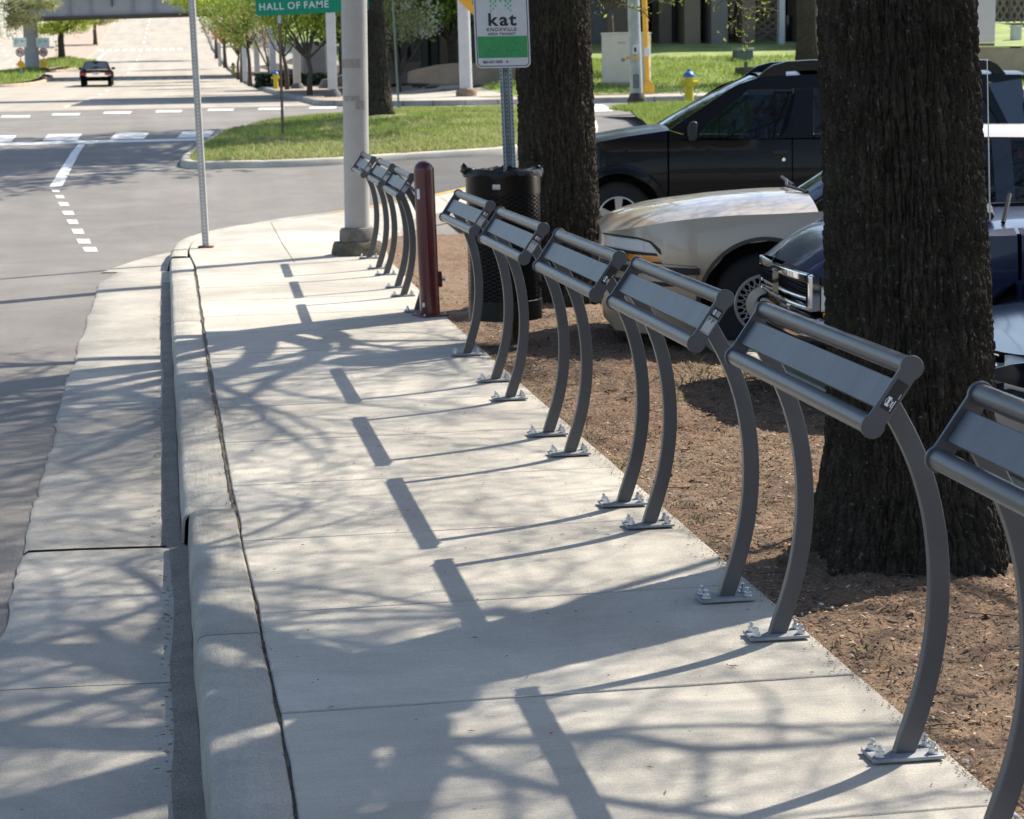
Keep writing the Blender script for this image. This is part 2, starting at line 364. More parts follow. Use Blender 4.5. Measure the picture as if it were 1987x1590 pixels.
gutter = MB().box((-.55, -6, -.5), (-.1, 19, -.22)).build('gutter', M_gap); tag(gutter, kind='structure')
jk = [-6, -2, 1.6, 5.92, 7.75, 11.0, 14.3, 17.4, 19.6]
for i in range(len(jk)-1):
    g0 = .026 if abs(jk[i]-7.75) < .01 else .003; g1 = .020 if abs(jk[i+1]-7.75) < .01 else .003
    kerb_sec(jk[i]+g0*.9, jk[i+1]-g1*.9, (.006 if jk[i] < 7.7 else -.014)+.003*math.sin(i*2.3))
    gut_sec(jk[i]+g0, jk[i+1]-g1, (.004 if jk[i] < 7.7 else .002))
# corner: kerb sweeping round to the side street
cpx = [(331, 497), (333, 483), (341, 470), (360, 460), (390, 451), (440, 440), (560, 421), (670, 408), (800, 385), (905, 362), (1010, 343)]
cor = np.array([G(*q) for q in cpx]); tt = np.linspace(0, len(cor)-1, 61)
cor = np.stack([np.interp(tt, range(len(cor)), cor[:, k]) for k in range(3)], 1)
for _ in range(3): cor[1:-1] = (cor[:-2]+2*cor[1:-1]+cor[2:])/4
tg = np.gradient(cor, axis=0); nrm = np.stack([tg[:, 1], -tg[:, 0]], 1); nrm /= np.linalg.norm(nrm, axis=1)[:, None]   # to the right of travel = pavement side
cin = cor[:, :2]+nrm*.17
def zc(y): return hp(y)
secs = [0, 9, 20, 32, 46, 60]
for a, b in zip(secs[:-1], secs[1:]):
    cs = []
    for i in range(a, b+1):
        p, q = cor[i, :2], nrm[i]; z = zc(p[1]); t = .006 if i in (a, b) else 0
        pr = [(-.05, -.3), (-.045, -.15), (-.012, -.04), (.012, -.006), (.03, 0), (.15, 0), (.160, -.008), (.160, -.3)]
        cs.append([(p[0]+q[0]*u, p[1]+q[1]*u, z+w-t) for u, w in pr])
    o = MB().loft(cs, closed=True).build('kerb_section', M_kerb, kerb, ang=50)
cs = []
for i in range(40, 61):
    p, q = cor[i, :2], nrm[i]; cs.append([(p[0]+q[0]*u, p[1]+q[1]*u, zc(p[1])+w) for u, w in ((-.03, -.07), (.012, -.001), (.05, .004), (.12, .004))])
MB().loft(cs).build('yellow_kerb_paint', M_yel, kerb)
# tapering end of the gutter apron round the corner
cs = []
for i in range(0, 17):
    p, q = cor[i, :2], nrm[i]; w = .62*(1-i/16.)**.8+.01
    cs.append([(p[0]-q[0]*.035, p[1]-q[1]*.035, -.150+hp(p[1])), (p[0]-q[0]*(.035+w), p[1]-q[1]*(.035+w), -.139+hp(p[1])), (p[0]-q[0]*(.04+w), p[1]-q[1]*(.04+w), -.25)])
MB().loft(cs).build('gutter_slab', M_gut, gutter)
walk = MB().box((.3, -6, -.4), (1.6, 18.4, -.16)).build('pavement', M_gap); tag(walk, kind='structure')
jy = [-6.21]+[5.12+1.03*k for k in range(-10, 14)]
slabpos = []
for i in range(len(jy)-1):
    y0, y1 = jy[i], jy[i+1]
    gw0 = .009 if abs(y0-5.12) < .01 else .004; gw1 = .009 if abs(y1-5.12) < .01 else .004
    V = []; n = 9; dz = .003*math.sin(i*12.9)
    ring = []
    for t in np.linspace(0, 1, n): y = y0+gw0+(y1-y0-gw0-gw1)*t; ring.append((XR(y)+.004+.018*(fbm(np.array(y*4.), np.array(3.), 2)-.5), y))
    for t in np.linspace(0, 1, 40)[1:-1]: x_ = XR(y1)+(XE(y1)-XR(y1))*t; ring.append((x_, y1-gw1+.0035*(vnoise(np.array(x_*19), np.array(i*3.1), 5)-.6)))
    for t in np.linspace(0, 1, n): y = y1-gw1-(y1-y0-gw0-gw1)*t; ring.append((XE(y)+.006*(fbm(np.array(y*3.), np.array(9.), 2)-.5), y))
    MB().prism(ring, .14, off=-.14+dz).build('slab', M_walk, walk, bevel=.005)
yend = jy[-1]+.005
poly = [(XR(yend)+.01, yend)]+[tuple(p+q*.012) for p, q in zip(cin[2:], nrm[2:])]
back = [G(*q)[:2] for q in ((1010, 378), (905, 402), (830, 418), (800, 427), (785, 437), (776, 450), (745, 462))]
poly += [tuple(p) for p in back]+[(XE(yend), yend)]
# split in slabs by planes across
def split_poly(poly, axis, cuts, gap):
    bm = bmesh.new(); f = bm.faces.new([bm.verts.new((x, y, 0)) for x, y in poly]); bmesh.ops.triangulate(bm, faces=[f]); out = []
    lims = [-1e3]+list(cuts)+[1e3]
    for a, b in zip(lims[:-1], lims[1:]):
        c = bm.copy(); nv = [0, 0, 0]; nv[axis] = 1.
        for lim, sgn in ((a+gap, -1), (b-gap, 1)):
            co = [0, 0, 0]; co[axis] = lim
            bmesh.ops.bisect_plane(c, geom=c.verts[:]+c.edges[:]+c.faces[:], plane_co=co, plane_no=[sgn*q for q in nv], clear_outer=True)
        if c.faces: out.append(c)
        else: c.free()
    bm.free(); return out
def corner_slab(bm, name, m, parent, thick=.14, dz=0.):
    fs = bm.faces[:]; ex = bmesh.ops.extrude_face_region(bm, geom=fs)
    for v in bm.verts: v.co.z = zc(v.co.y)-thick
    for g in ex['geom']:
        if isinstance(g, bmesh.types.BMVert): g.co.z = zc(g.co.y)+dz
    bmesh.ops.recalc_face_normals(bm, faces=bm.faces); me = bpy.data.meshes.new(name); bm.to_mesh(me); bm.free()
    return finish(name, me, m, parent, True, 30)
for bm in split_poly(poly, 0, [1.02, 2.1, 3.3, 4.5, 6.0], .004):
    corner_slab(bm, 'slab', M_walk, walk)
# ---- dirt bed under the trees
def relief(x, y): return .035*(fbm(x*1.6, y*1.6, 21)-.5)+.022*(fbm(x*9, y*9, 22, 3)-.5)+.012*(vnoise(x*34, y*34, 23)-.5)
T1 = W(1766, 600, 6.76)[:2]; T2 = W(1084, 400, 14.85)[:2]
def dirt_z(x, y):
    d1 = np.hypot(x-T1[0], y-T1[1]); d2 = np.hypot(x-T2[0], y-T2[1])
    e = np.clip((x-XE(y))/.15, 0, 1)
    return -.03+e*relief(x, y)*1.6+.06*np.exp(-(d1/.5)**2)+.05*np.exp(-(d2/.6)**2)-.02*np.clip(x-2.6, 0, 1)+np.where(y > 18, hp(y), 0)
def dirt_sheet(name, x0, x1, y0, y1, st):
    nx, ny = int((x1-x0)/st)+1, int((y1-y0)/st)+1
    X, Y = np.meshgrid(np.linspace(0, 1, nx), np.linspace(y0, y1, ny)); X = (XE(Y)-.05)*(1-X)+x1*X
    Z = dirt_z(X, Y); V = np.stack([X, Y, Z], -1).reshape(-1, 3); a = np.arange(nx*ny).reshape(ny, nx)
    F = np.stack([a[:-1, :-1], a[:-1, 1:], a[1:, 1:], a[1:, :-1]], -1).reshape(-1, 4)
    return fastmesh(name, V, F, M_dirt, smooth=True)
dirt = dirt_sheet('dirt_bed', 1.75, 3.35, -6, 11.5, .022); tag(dirt, kind='structure')
dirt2 = dirt_sheet('dirt_bed', 1.75, 3.6, 11.5, 21.5, .045); tag(dirt2, kind='structure')
lot = MB().loft([[(x, y, -.09+np.where(y > 18, hp(y), 0)*.9) for x in (3.2, 5, 8, 14, 40)] for y in np.arange(-12, 33, 1.)]).build('parking_lot', M_lot, ang=180); tag(lot, kind='structure')
lk = MB().box((3.36, -6, -.3), (3.44, 20, -.1)).build('lot_kerb', M_conc); tag(lk, kind='structure')
for k in range(9):
    y0 = -6+2.9*k; MB().prism([(3.26, -.3), (3.25, -.01), (3.28, .02), (3.42, .02), (3.45, -.01), (3.47, -.3)], 2.88, axis=1, off=y0).build('kerb_section', M_conc, lk, bevel=.008)
# litter on the dirt: bark chips, twigs, leaf scraps, pebbles
rs = np.random.RandomState(5)
def litter(n, lx, lw, x0, x1, y0, y1, seed, tilt=.3, up=.004, dens=None):
    r = np.random.RandomState(seed); x = r.uniform(x0, x1, n); y = y0+(y1-y0)*r.rand(n)**1.3
    keep = x > XE(y)+.01; x, y = x[keep], y[keep]; n = len(x)
    z = dirt_z(x, y)+up; a = r.rand(n)*6.283; L = lx*r.uniform(.4, 1.6, n); w = lw*r.uniform(.5, 1.5, n); t = r.normal(0, tilt, n)
    ca, sa = np.cos(a), np.sin(a); d = np.stack([ca*np.cos(t), sa*np.cos(t), np.sin(t)], -1)*L[:, None]/2; s = np.stack([-sa, ca, r.normal(0, .35, n)], -1)*w[:, None]/2
    c = np.stack([x, y, z], -1); h = np.stack([0*x, 0*x, w*.45], -1)
    V = np.stack([c-d-s, c+d-s*.6, c+d+s*.7, c-d+s, c+h+d*.1], 1).reshape(-1, 3)
    b = np.arange(n)[:, None]*5; F = np.concatenate([b+np.array([[i, (i+1) % 4, 4]]) for i in range(4)])
    return V, F
def litter_obj(name, m, *a, **k):
    V, F = litter(*a, **k); o = fastmesh(name, V, F, m); return tag(o, kind='stuff')
litter_obj('bark_chips', mat('chip_brown', (.18, .12, .08), .9, island=.5), 42000, .011, .005, 1.8, 3.25, 2.5, 14, 1)
litter_obj('pale_chips', mat('chip_pale', (.42, .30, .20), .9, island=.4), 1800, .016, .006, 1.8, 3.25, 2.5, 14, 2)
litter_obj('twigs', mat('twig_brown', (.10, .068, .045), .9, island=.4), 2600, .09, .005, 1.8, 3.25, 2.5, 14, 3, tilt=.1, up=.008)
litter_obj('pebbles', mat('pebble_grey', (.42, .39, .36), .8, island=.3), 900, .010, .008, 1.8, 3.25, 2.5, 14, 4)
litter_obj('leaf_litter', mat('leaf_red', (.22, .12, .07), .85, island=.5), 2600, .022, .011, 1.8, 3.25, 2.5, 20, 5)
def tufts(name, pts, m, n=9, h=.05, seed=0, w=.004, spread=.03):
    r = np.random.RandomState(seed); V = []; F = []
    P = np.repeat(np.asarray(pts, float), n, 0); k = len(P); P[:, :2] += r.normal(0, spread, (k, 2)); a = r.rand(k)*6.283; hh = h*r.uniform(.4, 1.3, k); ln = r.normal(0, .6, (k, 2))*hh[:, None]
    wv = np.stack([np.cos(a), np.sin(a), 0*a], -1)*w; tip = P+np.concatenate([ln, hh[:, None]], 1); mid = P+np.concatenate([ln*.35, hh[:, None]*.6], 1)
    V = np.stack([P-wv, P+wv, mid+wv*.8, tip, mid-wv*.8], 1).reshape(-1, 3); b = np.arange(k)[:, None]*5
    F = np.concatenate([b+np.array([[0, 1, 2]]), b+np.array([[0, 2, 4]]), b+np.array([[4, 2, 3]])])
    o = fastmesh(name, V, F, m); return tag(o, kind='stuff')
M_weed = leafmat('weed_green', (.10, .13, .035), .4); M_weedd = leafmat('weed_dry', (.13, .105, .05), .4)
yy = np.concatenate([rs.normal(5.9, .45, 26), rs.uniform(4.2, 11, 40)])
tufts('crack_weeds', [(XR(y)-.002, y, -.02) for y in yy], M_weedd, 9, .022, 1, .0018, .012)
tufts('edge_weeds', [(XE(y)+.03+abs(rs.normal(0, .05)), y, -.02) for y in np.concatenate([rs.uniform(4.6, 12, 14), rs.uniform(15, 17.5, 18)])], M_weed, 8, .028, 2, .003, .03)
tufts('lot_weeds', [(x, y, -.03) for x, y in zip(rs.uniform(2.5, 3.2, 16), rs.uniform(9.5, 12, 16))], M_weed, 9, .045, 3, .004, .06)
V, F = litter(700, .022, .006, 1.8, 3, 4, 10, 8)
def spill():
    r = np.random.RandomState(12); n = 1500; y = 3.6+10*r.rand(n)**1.4; x = XE(y)-np.abs(r.normal(0, .035, n))*(.4+1.2*vnoise(y*2.1, y*0, 3))+.012; a = r.rand(n)*6.28; L_ = r.uniform(.002, .006, n)[:, None]; c = np.stack([x, y, np.full(n, .003)], -1)
    d = np.stack([np.cos(a), np.sin(a), 0*a], -1)*L_; s = np.stack([-np.sin(a), np.cos(a), 0*a], -1)*L_*.5; V = np.stack([c-d, c+s, c+d, c-s, c+[0, 0, .004]], 1).reshape(-1, 3); b = np.arange(n)[:, None]*5
    tag(fastmesh('spilled_chips', V, np.concatenate([b+np.array([[i, (i+1) % 4, 4]]) for i in range(4)]), mat('spill_brown', (.26, .19, .13), .95, island=.4)), kind='stuff')
    n = 260; y = r.uniform(4, 17, n); x = r.uniform(.25, 1.75, n); a = r.rand(n)*6.28; L_ = r.uniform(.003, .014, n)[:, None]; c = np.stack([x, y, np.full(n, .0035)], -1); d = np.stack([np.cos(a), np.sin(a), 0*a], -1)*L_; s = np.stack([-np.sin(a), np.cos(a), 0*a], -1)*.0025
    V = np.stack([c-d, c+s, c+d, c-s, c+[0, 0, .003]], 1).reshape(-1, 3); b = np.arange(n)[:, None]*5
    tag(fastmesh('pavement_litter', V, np.concatenate([b+np.array([[i, (i+1) % 4, 4]]) for i in range(4)]), mat('leaf_red', (.2, .1, .06))), kind='stuff')
    cs = [[(XR(y)-.012, y, -.016+.010*float(vnoise(np.array(y*13), np.array(2.), 4))), (XR(y)+.022, y, -.016+.010*float(vnoise(np.array(y*17), np.array(5.), 4)))] for y in np.arange(-5, 18.4, .04)]
    tag(MB().loft(cs).build('crack_dirt', mat('crack_dirt', (.16, .12, .085), .95, var=.6, scale=25, speck=.5, bump=1., bscale=90), ang=180), kind='stuff')
spill()
def kerb_litter():
    r = np.random.RandomState(3); n = 500; y = r.uniform(4.5, 17, n); x = XL(y)-.06-.05*np.abs(r.normal(0, .8, n)); c = np.stack([x, y, np.full(n, -.139)], -1)
    a = r.rand(n)*6.28; d = np.stack([np.cos(a), np.sin(a), 0*a], -1)*r.uniform(.004, .012, n)[:, None]; s = np.stack([-np.sin(a), np.cos(a), 0*a+.3], -1)*.004
    V = np.stack([c-d, c+s, c+d, c-s+[0, 0, .003]], 1).reshape(-1, 3); F = np.arange(n*4).reshape(n, 4)
    return tag(fastmesh('gutter_litter', V, F, mat('leaf_red', (.2, .09, .05))), kind='stuff')
kerb_litter()
def silt_shade():  # grit strip along the kerb, coloured dark to deepen the kerb's shadow too
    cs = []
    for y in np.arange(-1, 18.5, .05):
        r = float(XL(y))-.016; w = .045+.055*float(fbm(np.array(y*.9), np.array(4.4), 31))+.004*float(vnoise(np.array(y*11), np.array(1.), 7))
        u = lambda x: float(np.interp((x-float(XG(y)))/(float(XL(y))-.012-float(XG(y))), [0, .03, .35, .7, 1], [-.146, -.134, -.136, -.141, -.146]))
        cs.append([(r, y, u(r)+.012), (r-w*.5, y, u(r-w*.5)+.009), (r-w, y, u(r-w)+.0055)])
    tag(MB().loft(cs).build('gutter_silt_shade', mat('gutter_silt_shade', (.29, .265, .225), .95, var=.5, scale=5, var2=(.19, .165, .135), bump=1., bscale=120, speck=.5), ang=180), kind='stuff')
silt_shade()
# ---- grass island with its kerb
out = [(347, 324), (350, 312), (366, 303), (391, 284), (423, 266), (476, 250), (560, 240), (666, 231), (760, 222), (860, 219), (970, 217), (1100, 217), (1150, 222), (1168, 262), (1120, 279), (970, 299), (850, 306), (730, 313), (666, 318), (564, 323), (458, 325), (380, 327)]
isl = np.array([GR(q[0], q[1]+2)[:2] for q in out]); n0 = len(isl)
def smooth_loop(P, m=6, it=4):
    t = np.arange(len(P)*m)/m; Q = np.stack([np.interp(t, range(len(P)+1), np.append(P[:, k], P[0, k])) for k in range(2)], 1)
    for _ in range(it): Q = (np.roll(Q, 1, 0)+2*Q+np.roll(Q, -1, 0))/4
    return Q
isl = smooth_loop(isl); cen = isl.mean(0)
tl = np.roll(isl, -1, 0)-np.roll(isl, 1, 0); nl = np.stack([-tl[:, 1], tl[:, 0]], 1); nl /= np.linalg.norm(nl, axis=1)[:, None]
sa = sum(isl[i, 0]*isl[(i+1) % len(isl), 1]-isl[(i+1) % len(isl), 0]*isl[i, 1] for i in range(len(isl)))
if sa < 0: nl = -nl
ik = tag(empty('island_kerb', (cen[0], cen[1], hp(cen[1]))), kind='structure')
def ring_kerb(loop, nrmls, parent, per=9, hgt=.0, m=M_kerb):
    n = len(loop); o0 = np.array(parent.matrix_world.translation) if False else np.array(parent.location)
    for a in range(0, n, per):
        cs = []
        for i in range(a, a+per+1):
            p, q = loop[i % n], nrmls[i % n]; z = hp(p[1]); t = .006 if i in (a, a+per) else 0
            pr = [(0, -.3), (.005, -.15), (.025, -.03), (.05, -.004), (.08, 0), (.17, 0), (.18, -.02), (.18, -.3)]
            cs.append([(p[0]+q[0]*u-o0[0], p[1]+q[1]*u-o0[1], z+w-t+hgt-o0[2]) for u, w in pr])
        MB().loft(cs, closed=True).build('kerb_section', m, parent, ang=50)
ring_kerb(isl, nl, ik, hgt=-.035, m=mat('island_kerb', (.47, .43, .36), .85, var=.2, scale=2.5, speck=.12))
def in_poly(x, y, P):
    r = np.zeros(x.shape, bool); n = len(P)
    for i in range(n):
        a, b = P[i], P[(i+1) % n]; c = (a[1] > y) != (b[1] > y)
        r ^= c & (x < (b[0]-a[0])*(y-a[1])/(b[1]-a[1]+1e-12)+a[0])
    return r
T3 = np.array([colX(733, 38.2), 38.2])
def isl_z(x, y):
    d = np.full(x.shape, 9.)
    for p in isl[::2]: d = np.minimum(d, np.hypot(x-p[0], y-p[1]))
    return hp(y)-.06+.22*(1-np.exp(-d/1.6))*0.6+.05*(fbm(x*.8, y*.8, 4)-.5)+.12*np.exp(-((x-T3[0])**2+(y-T3[1])**2)/.9)
inner = isl+nl*.17
def fill_grid(name, loop, zf, st, m, x=None):
    bm = bmesh.new(); f = bm.faces.new([bm.verts.new((p[0], p[1], 0)) for p in loop]); bmesh.ops.triangulate(bm, faces=[f])
    lo, hi = loop.min(0), loop.max(0)
    for ax in (0, 1):
        for c in np.arange(lo[ax]+st, hi[ax], st):
            co = [0, 0, 0]; co[ax] = c; nv = [0, 0, 0]; nv[ax] = 1
            bmesh.ops.bisect_plane(bm, geom=bm.verts[:]+bm.edges[:]+bm.faces[:], plane_co=co, plane_no=nv)
    xy = np.array([v.co[:2] for v in bm.verts]); z = zf(xy[:, 0], xy[:, 1])
    for v, q in zip(bm.verts, z): v.co.z = q
    bmesh.ops.recalc_face_normals(bm, faces=bm.faces)
    me = bpy.data.meshes.new(name); bm.to_mesh(me); bm.free(); return finish(name, me, m, None, True, 180)
gi = fill_grid('grass_island', inner, isl_z, .7, M_soil); tag(gi, kind='structure')
def blades(name, loops, zf, n, m, h=.08, w=.007, seed=0, excl=None, keepf=None):
    r = np.random.RandomState(seed); P = []
    lo, hi = loops.min(0), loops.max(0); x = r.uniform(lo[0], hi[0], n*3); y = r.uniform(lo[1], hi[1], n*3)
    k = in_poly(x, y, loops)
    if excl is not None: k &= np.hypot(x-excl[0], y-excl[1]) > excl[2]*r.uniform(.7, 1.5, len(x))
    if keepf is not None: k &= r.rand(len(x)) < keepf(x, y)
    x, y = x[k][:n], y[k][:n]; n = len(x); z = zf(x, y); a = r.rand(n)*6.283
    hh = h*r.uniform(.45, 1.5, n)*(.6+.8*vnoise(x*1.4, y*1.4, seed+3)); ln = r.normal(0, .45, (n, 2))*hh[:, None]
    B = np.stack([x, y, z-.01], -1); wv = np.stack([np.cos(a), np.sin(a), 0*a], -1)*w*r.uniform(.7, 1.4, n)[:, None]
    tip = B+np.concatenate([ln, hh[:, None]], 1)
    V = np.stack([B-wv, B+wv, tip], 1).reshape(-1, 3); F = np.arange(3*n).reshape(n, 3)
    return tag(fastmesh(name, V, F, m), kind='stuff')
M_grass = leafmat('grass_blade', (.25, .325, .075), .5, .45); M_grassd = leafmat('grass_dry', (.47, .44, .22), .35, .45)
blades('grass', inner, isl_z, 110000, M_grass, .062, .007, 1, (T3[0], T3[1], .8))
blades('dry_grass', inner, isl_z, 80000, M_grassd, .055, .007, 2, (T3[0], T3[1], .3), keepf=lambda x, y: np.clip(1.25-(isl_z(x, y)-hp(y)+.04)*9+1.2*(vnoise(x*.9, y*.9, 5)-.5), .05, 1))
# ---- paved link and grass wedge right of the island
lk_px = [(1140, 218), (1262, 218), (1310, 250), (1345, 294), (1150, 302), (1150, 262)]
link = np.array([G(*q)[:2] for q in lk_px]); M_pathshade = mat('shaded_path_grey', (.15, .145, .14), .9, var=.2, scale=.8, bump=.5, bscale=120, speck=.2); bmq = split_poly([tuple(p) for p in link], 1, [36.3], .01)  # concrete path greyed: the tree shade over it is put into its colour
side = tag(empty('side_path', (link.mean(0)[0], link.mean(0)[1], 0)), kind='structure')
for b in bmq:
    o = corner_slab(b, 'slab', M_pathshade, side, .15, -.09); o.location = (-side.location[0], -side.location[1], 0)
wp = np.array([G(*q)[:2] for q in ((1180, 219), (1226, 213), (1330, 209), (1420, 206), (1500, 212), (1500, 290), (1310, 290), (1266, 258), (1224, 224))])
wz = lambda x, y: hp(y)+.03+.08*fbm(x*.6, y*.6, 9)
gw = fill_grid('grass_wedge', wp, wz, .8, M_soil); tag(gw, kind='structure')
blades('grass', wp, wz, 40000, M_grass, .09, .009, 5)
# ---- far side of the cross street: kerb, pavement, lawn
YF = 52.
def far_out(n=14):                                             # outer line: up the street, round the corner, along the cross street
    L = [(3.8, y) for y in (420, 380, 340, 300, 270, 240, 210, 190, 170, 155, 140, 125, 110, 100, 90, 80, 72, 66, 61)]
    L += [(3.8+4.5*(1-math.cos(t)), YF+4.5-4.5*math.sin(t)+0) for t in np.linspace(0.05, math.pi/2, 9)]
    L += [(x, YF) for x in np.arange(10, 60, 2.5)]
    return np.array(L)
fo = far_out(); tg = np.gradient(fo, axis=0); fn = np.stack([-tg[:, 1], tg[:, 0]], 1); fn /= np.linalg.norm(fn, axis=1)[:, None]
fk = tag(empty('far_kerb', (8, YF, hp(YF))), kind='structure')
M_kerbd = mat('kerb_old', (.30, .275, .24), .85, var=.3, scale=2)
for a in range(0, len(fo)-1):
    cs = []
    for i, e in ((a, .01), (a+1, -.01)):
        p = fo[i]+(fo[min(a+1, len(fo)-1)]-fo[a])/np.linalg.norm(fo[a+1]-fo[a])*e; q = fn[i]; z = hp(p[1])
        cs.append([(p[0]+q[0]*u-8, p[1]+q[1]*u-YF, z+w-hp(YF)) for u, w in ((0, -.3), (.01, -.15), (.03, -.02), (.06, 0.005), (.2, .005), (.2, -.3))])
    MB().loft(cs, closed=True).build('kerb_section', M_kerbd, fk, ang=50)
def far_z(x, y):                                               # pavement, then the lawn bank rising behind it
    yb = np.clip(y-YF-4.2, 0, 30); xb = np.clip(x-9, 0, 60)
    rise = np.where(x > 7, yb*np.clip(.03+.014*(xb), .03, .085), 0)*np.clip((x-7)/3, 0, 1)
    return hp(np.clip(y, YF, None))+rise-np.where(y > 75, 0, 0)
fpx = []
M_fwalk = mat('far_pavement', (.42, .375, .31), .85, var=.12, scale=.6, speck=.08)
M_brick = mat('brick_paving', (.33, .25, .19), .85, var=.2, scale=1.2)
fw = tag(empty('far_pavement', (8, YF, hp(YF))), kind='structure')
def fsheet(name, x0, x1, y0, y1, m, parent, gap=.02, dz=0., n=4):
    cs = [[(x-8, y-YF, float(far_z(np.array(x), np.array(y)))+dz-hp(YF)) for x in np.linspace(x0+gap, x1-gap, n)] for y in np.linspace(y0+gap, y1-gap, max(2, n))]
    return MB().loft(cs).build(name, m, parent, ang=180)
MB().loft([[(x-8, y-YF, float(far_z(np.array(x), np.array(y)))-.03-hp(YF)) for x in np.linspace(4.0, 9.5, 4)] for y in np.concatenate([np.arange(YF+4.5, 100, 3), np.arange(100, 420, 10)])]).build('pavement_bed', M_gap, fw)
for k in range(14): fsheet('slab', 8.4+2.2*k, 8.4+2.2*(k+1), YF+.2, YF+2.1, M_fwalk, fw); fsheet('slab', 8.4+2.2*k, 8.4+2.2*(k+1), YF+2.1, YF+4.2, M_brick if k < 2 else M_fwalk, fw)
for k in range(22):
    y0 = 56.6+4.2*k
    fsheet('slab', 4.0, 6.2, y0, y0+4.2, M_brick, fw, .015); fsheet('slab', 6.2, 9.5, y0, y0+4.2, M_fwalk, fw, .015)
for k in range(16): fsheet('slab', 4.0, 9.5, 149+17*k, 149+17*(k+1), M_fwalk, fw, .02)
arc = np.array([p+q*.22 for p, q in zip(fo[17:29], fn[17:29])])
cpoly = [tuple(p) for p in arc]+[(8.4, YF+4.18), (8.4, 56.58), (4.05, 56.58)]
cpoly = [(p[0], p[1]) for p in cpoly if p[1] < 56.6]
b = split_poly(cpoly, 0, [6.2], .01)
for q in b: o = corner_slab(q, 'slab', M_fwalk, fw, .15); o.location = (-8, -YF, -hp(YF))
lawn = MB().loft([[(x, y, float(far_z(np.array(x), np.array(y)))+.01) for x in (9.4, 10, 11, 12.5, 14, 16, 18, 21, 25, 30, 40, 70)] for y in np.concatenate([np.arange(YF+4.2, 80, 1.5), np.arange(80, 420, 12)])]).build('lawn', M_lawn, ang=180); tag(lawn, kind='structure')
lw = np.array([(9.5, 56.4), (34, 56.4), (34, 68), (9.5, 68)])
blades('grass', lw, far_z, 90000, M_grass, .11, .013, 8)
def flowers():
    r = np.random.RandomState(4); n = 260; x = r.uniform(9.5, 30, n); y = r.uniform(56.5, 66, n); z = far_z(x, y)+r.uniform(.08, .16, n); c = np.stack([x, y, z], -1)
    V = np.stack([c+[.03, 0, 0], c+[0, 0, .03], c-[.03, 0, 0], c-[0, 0, .03]], 1).reshape(-1, 3)
    tag(fastmesh('lawn_flowers', V, np.arange(n*4).reshape(n, 4), mat('white_petal', (.7, .68, .6))), kind='stuff')
flowers()
# ---- medians on the hill
def median(name, loop, top, hump):
    P = smooth_loop(np.array(loop, float), 5, 3); t = np.roll(P, -1, 0)-np.roll(P, 1, 0); q = np.stack([-t[:, 1], t[:, 0]], 1); q /= np.linalg.norm(q, axis=1)[:, None]
    s = sum(P[i, 0]*P[(i+1) % len(P), 1]-P[(i+1) % len(P), 0]*P[i, 1] for i in range(len(P)))
    if s < 0: q = -q
    c = P.mean(0); e = tag(empty(name, (c[0], c[1], hp(c[1]))), kind='structure')
    ring_kerb(P, q, e, 7, .02, mat('median_kerb', (.40, .30, .22), .85, var=.2, scale=2))
    zf = lambda x, y: hp(y)+.02+sum(h*np.exp(-((x-a)**2/(rx*rx)+(y-b)**2/(ry*ry))) for a, b, rx, ry, h in hump)
    o = fill_grid(name, P+q*.17, zf, 1.2, top); tag(o, kind='structure'); return P+q*.17, zf
XP = colX(63, 128); XT = colX(126, 160)
mA, zA = median('median', [(-13.5, 116), (-11, 112), (-8.6, 113), (-7.4, 118), (-7.6, 134), (-9, 137), (-13, 136), (-14.5, 128)], M_lawn, [(XP, 126, 3, 8, .45)])
mB, zB = median('median', [(-10.6, 147), (-8.2, 147), (-7.2, 152), (-7.5, 200), (-8.0, 300), (-8.6, 380), (-10.5, 380), (-12.5, 300), (-12, 200), (-11, 160)], mat('median_paving', (.42, .31, .24), .85, var=.2, scale=1.5), [(XT, 156, 2.6, 7, .55)])
gB = np.array([(XT-2.6, 148), (XT+2.6, 148), (XT+2.2, 166), (XT-2.6, 166)])
blades('grass', mA, zA, 9000, M_grass, .16, .03, 11); blades('grass', gB, zB, 7000, M_grass, .2, .035, 12)
# ================================================================ LEANING RAILS
M_steel = mat('grey_powder_coat', (.060, .064, .073), .33, var=.14, scale=7, bump=.06, bscale=900, spec=.7)
M_panel = mat('dusty_powder_coat', (.078, .082, .092), .40, var=.15, scale=5, bump=.06, bscale=900, spec=.5, streak=((2, 14, 2), .22))
M_base = mat('dusty_base_plate', (.36, .365, .37), .6, metal=.1, var=.5, scale=16, var2=(.17, .175, .185))
M_zinc = mat('zinc_bolt', (.62, .64, .66), .35, metal=.9, var=.2, scale=60)
M_blk = mat('label_black', (.012, .012, .014), .4); M_wht = mat('label_white', (.75, .75, .76), .5); M_gry = mat('label_grey', (.16, .16, .175), .5)
PB, PT = np.array([-.112, .832]), np.array([-.020, .967])      # tube centres in the rail's cross plane
ax = (PT-PB)/np.linalg.norm(PT-PB); nx_ = np.array([-ax[1], ax[0]]); PLEN = np.linalg.norm(PT-PB)
HALF, LEGY = .605, .54
def arc_smooth(pts, n=24):
    pts = np.array(pts, float); t = np.linspace(0, len(pts)-1, n); Q = np.stack([np.interp(t, range(len(pts)), pts[:, k]) for k in range(pts.shape[1])], 1)
    for _ in range(3): Q[1:-1] = (Q[:-2]+2*Q[1:-1]+Q[2:])/4
    return Q
LEG = arc_smooth([(0, 0), (.032, .093), (.062, .192), (.082, .32), (.084, .44), (.074, .55), (.05, .66), (.015, .75), (-.028, .83), (-.06, .885)])
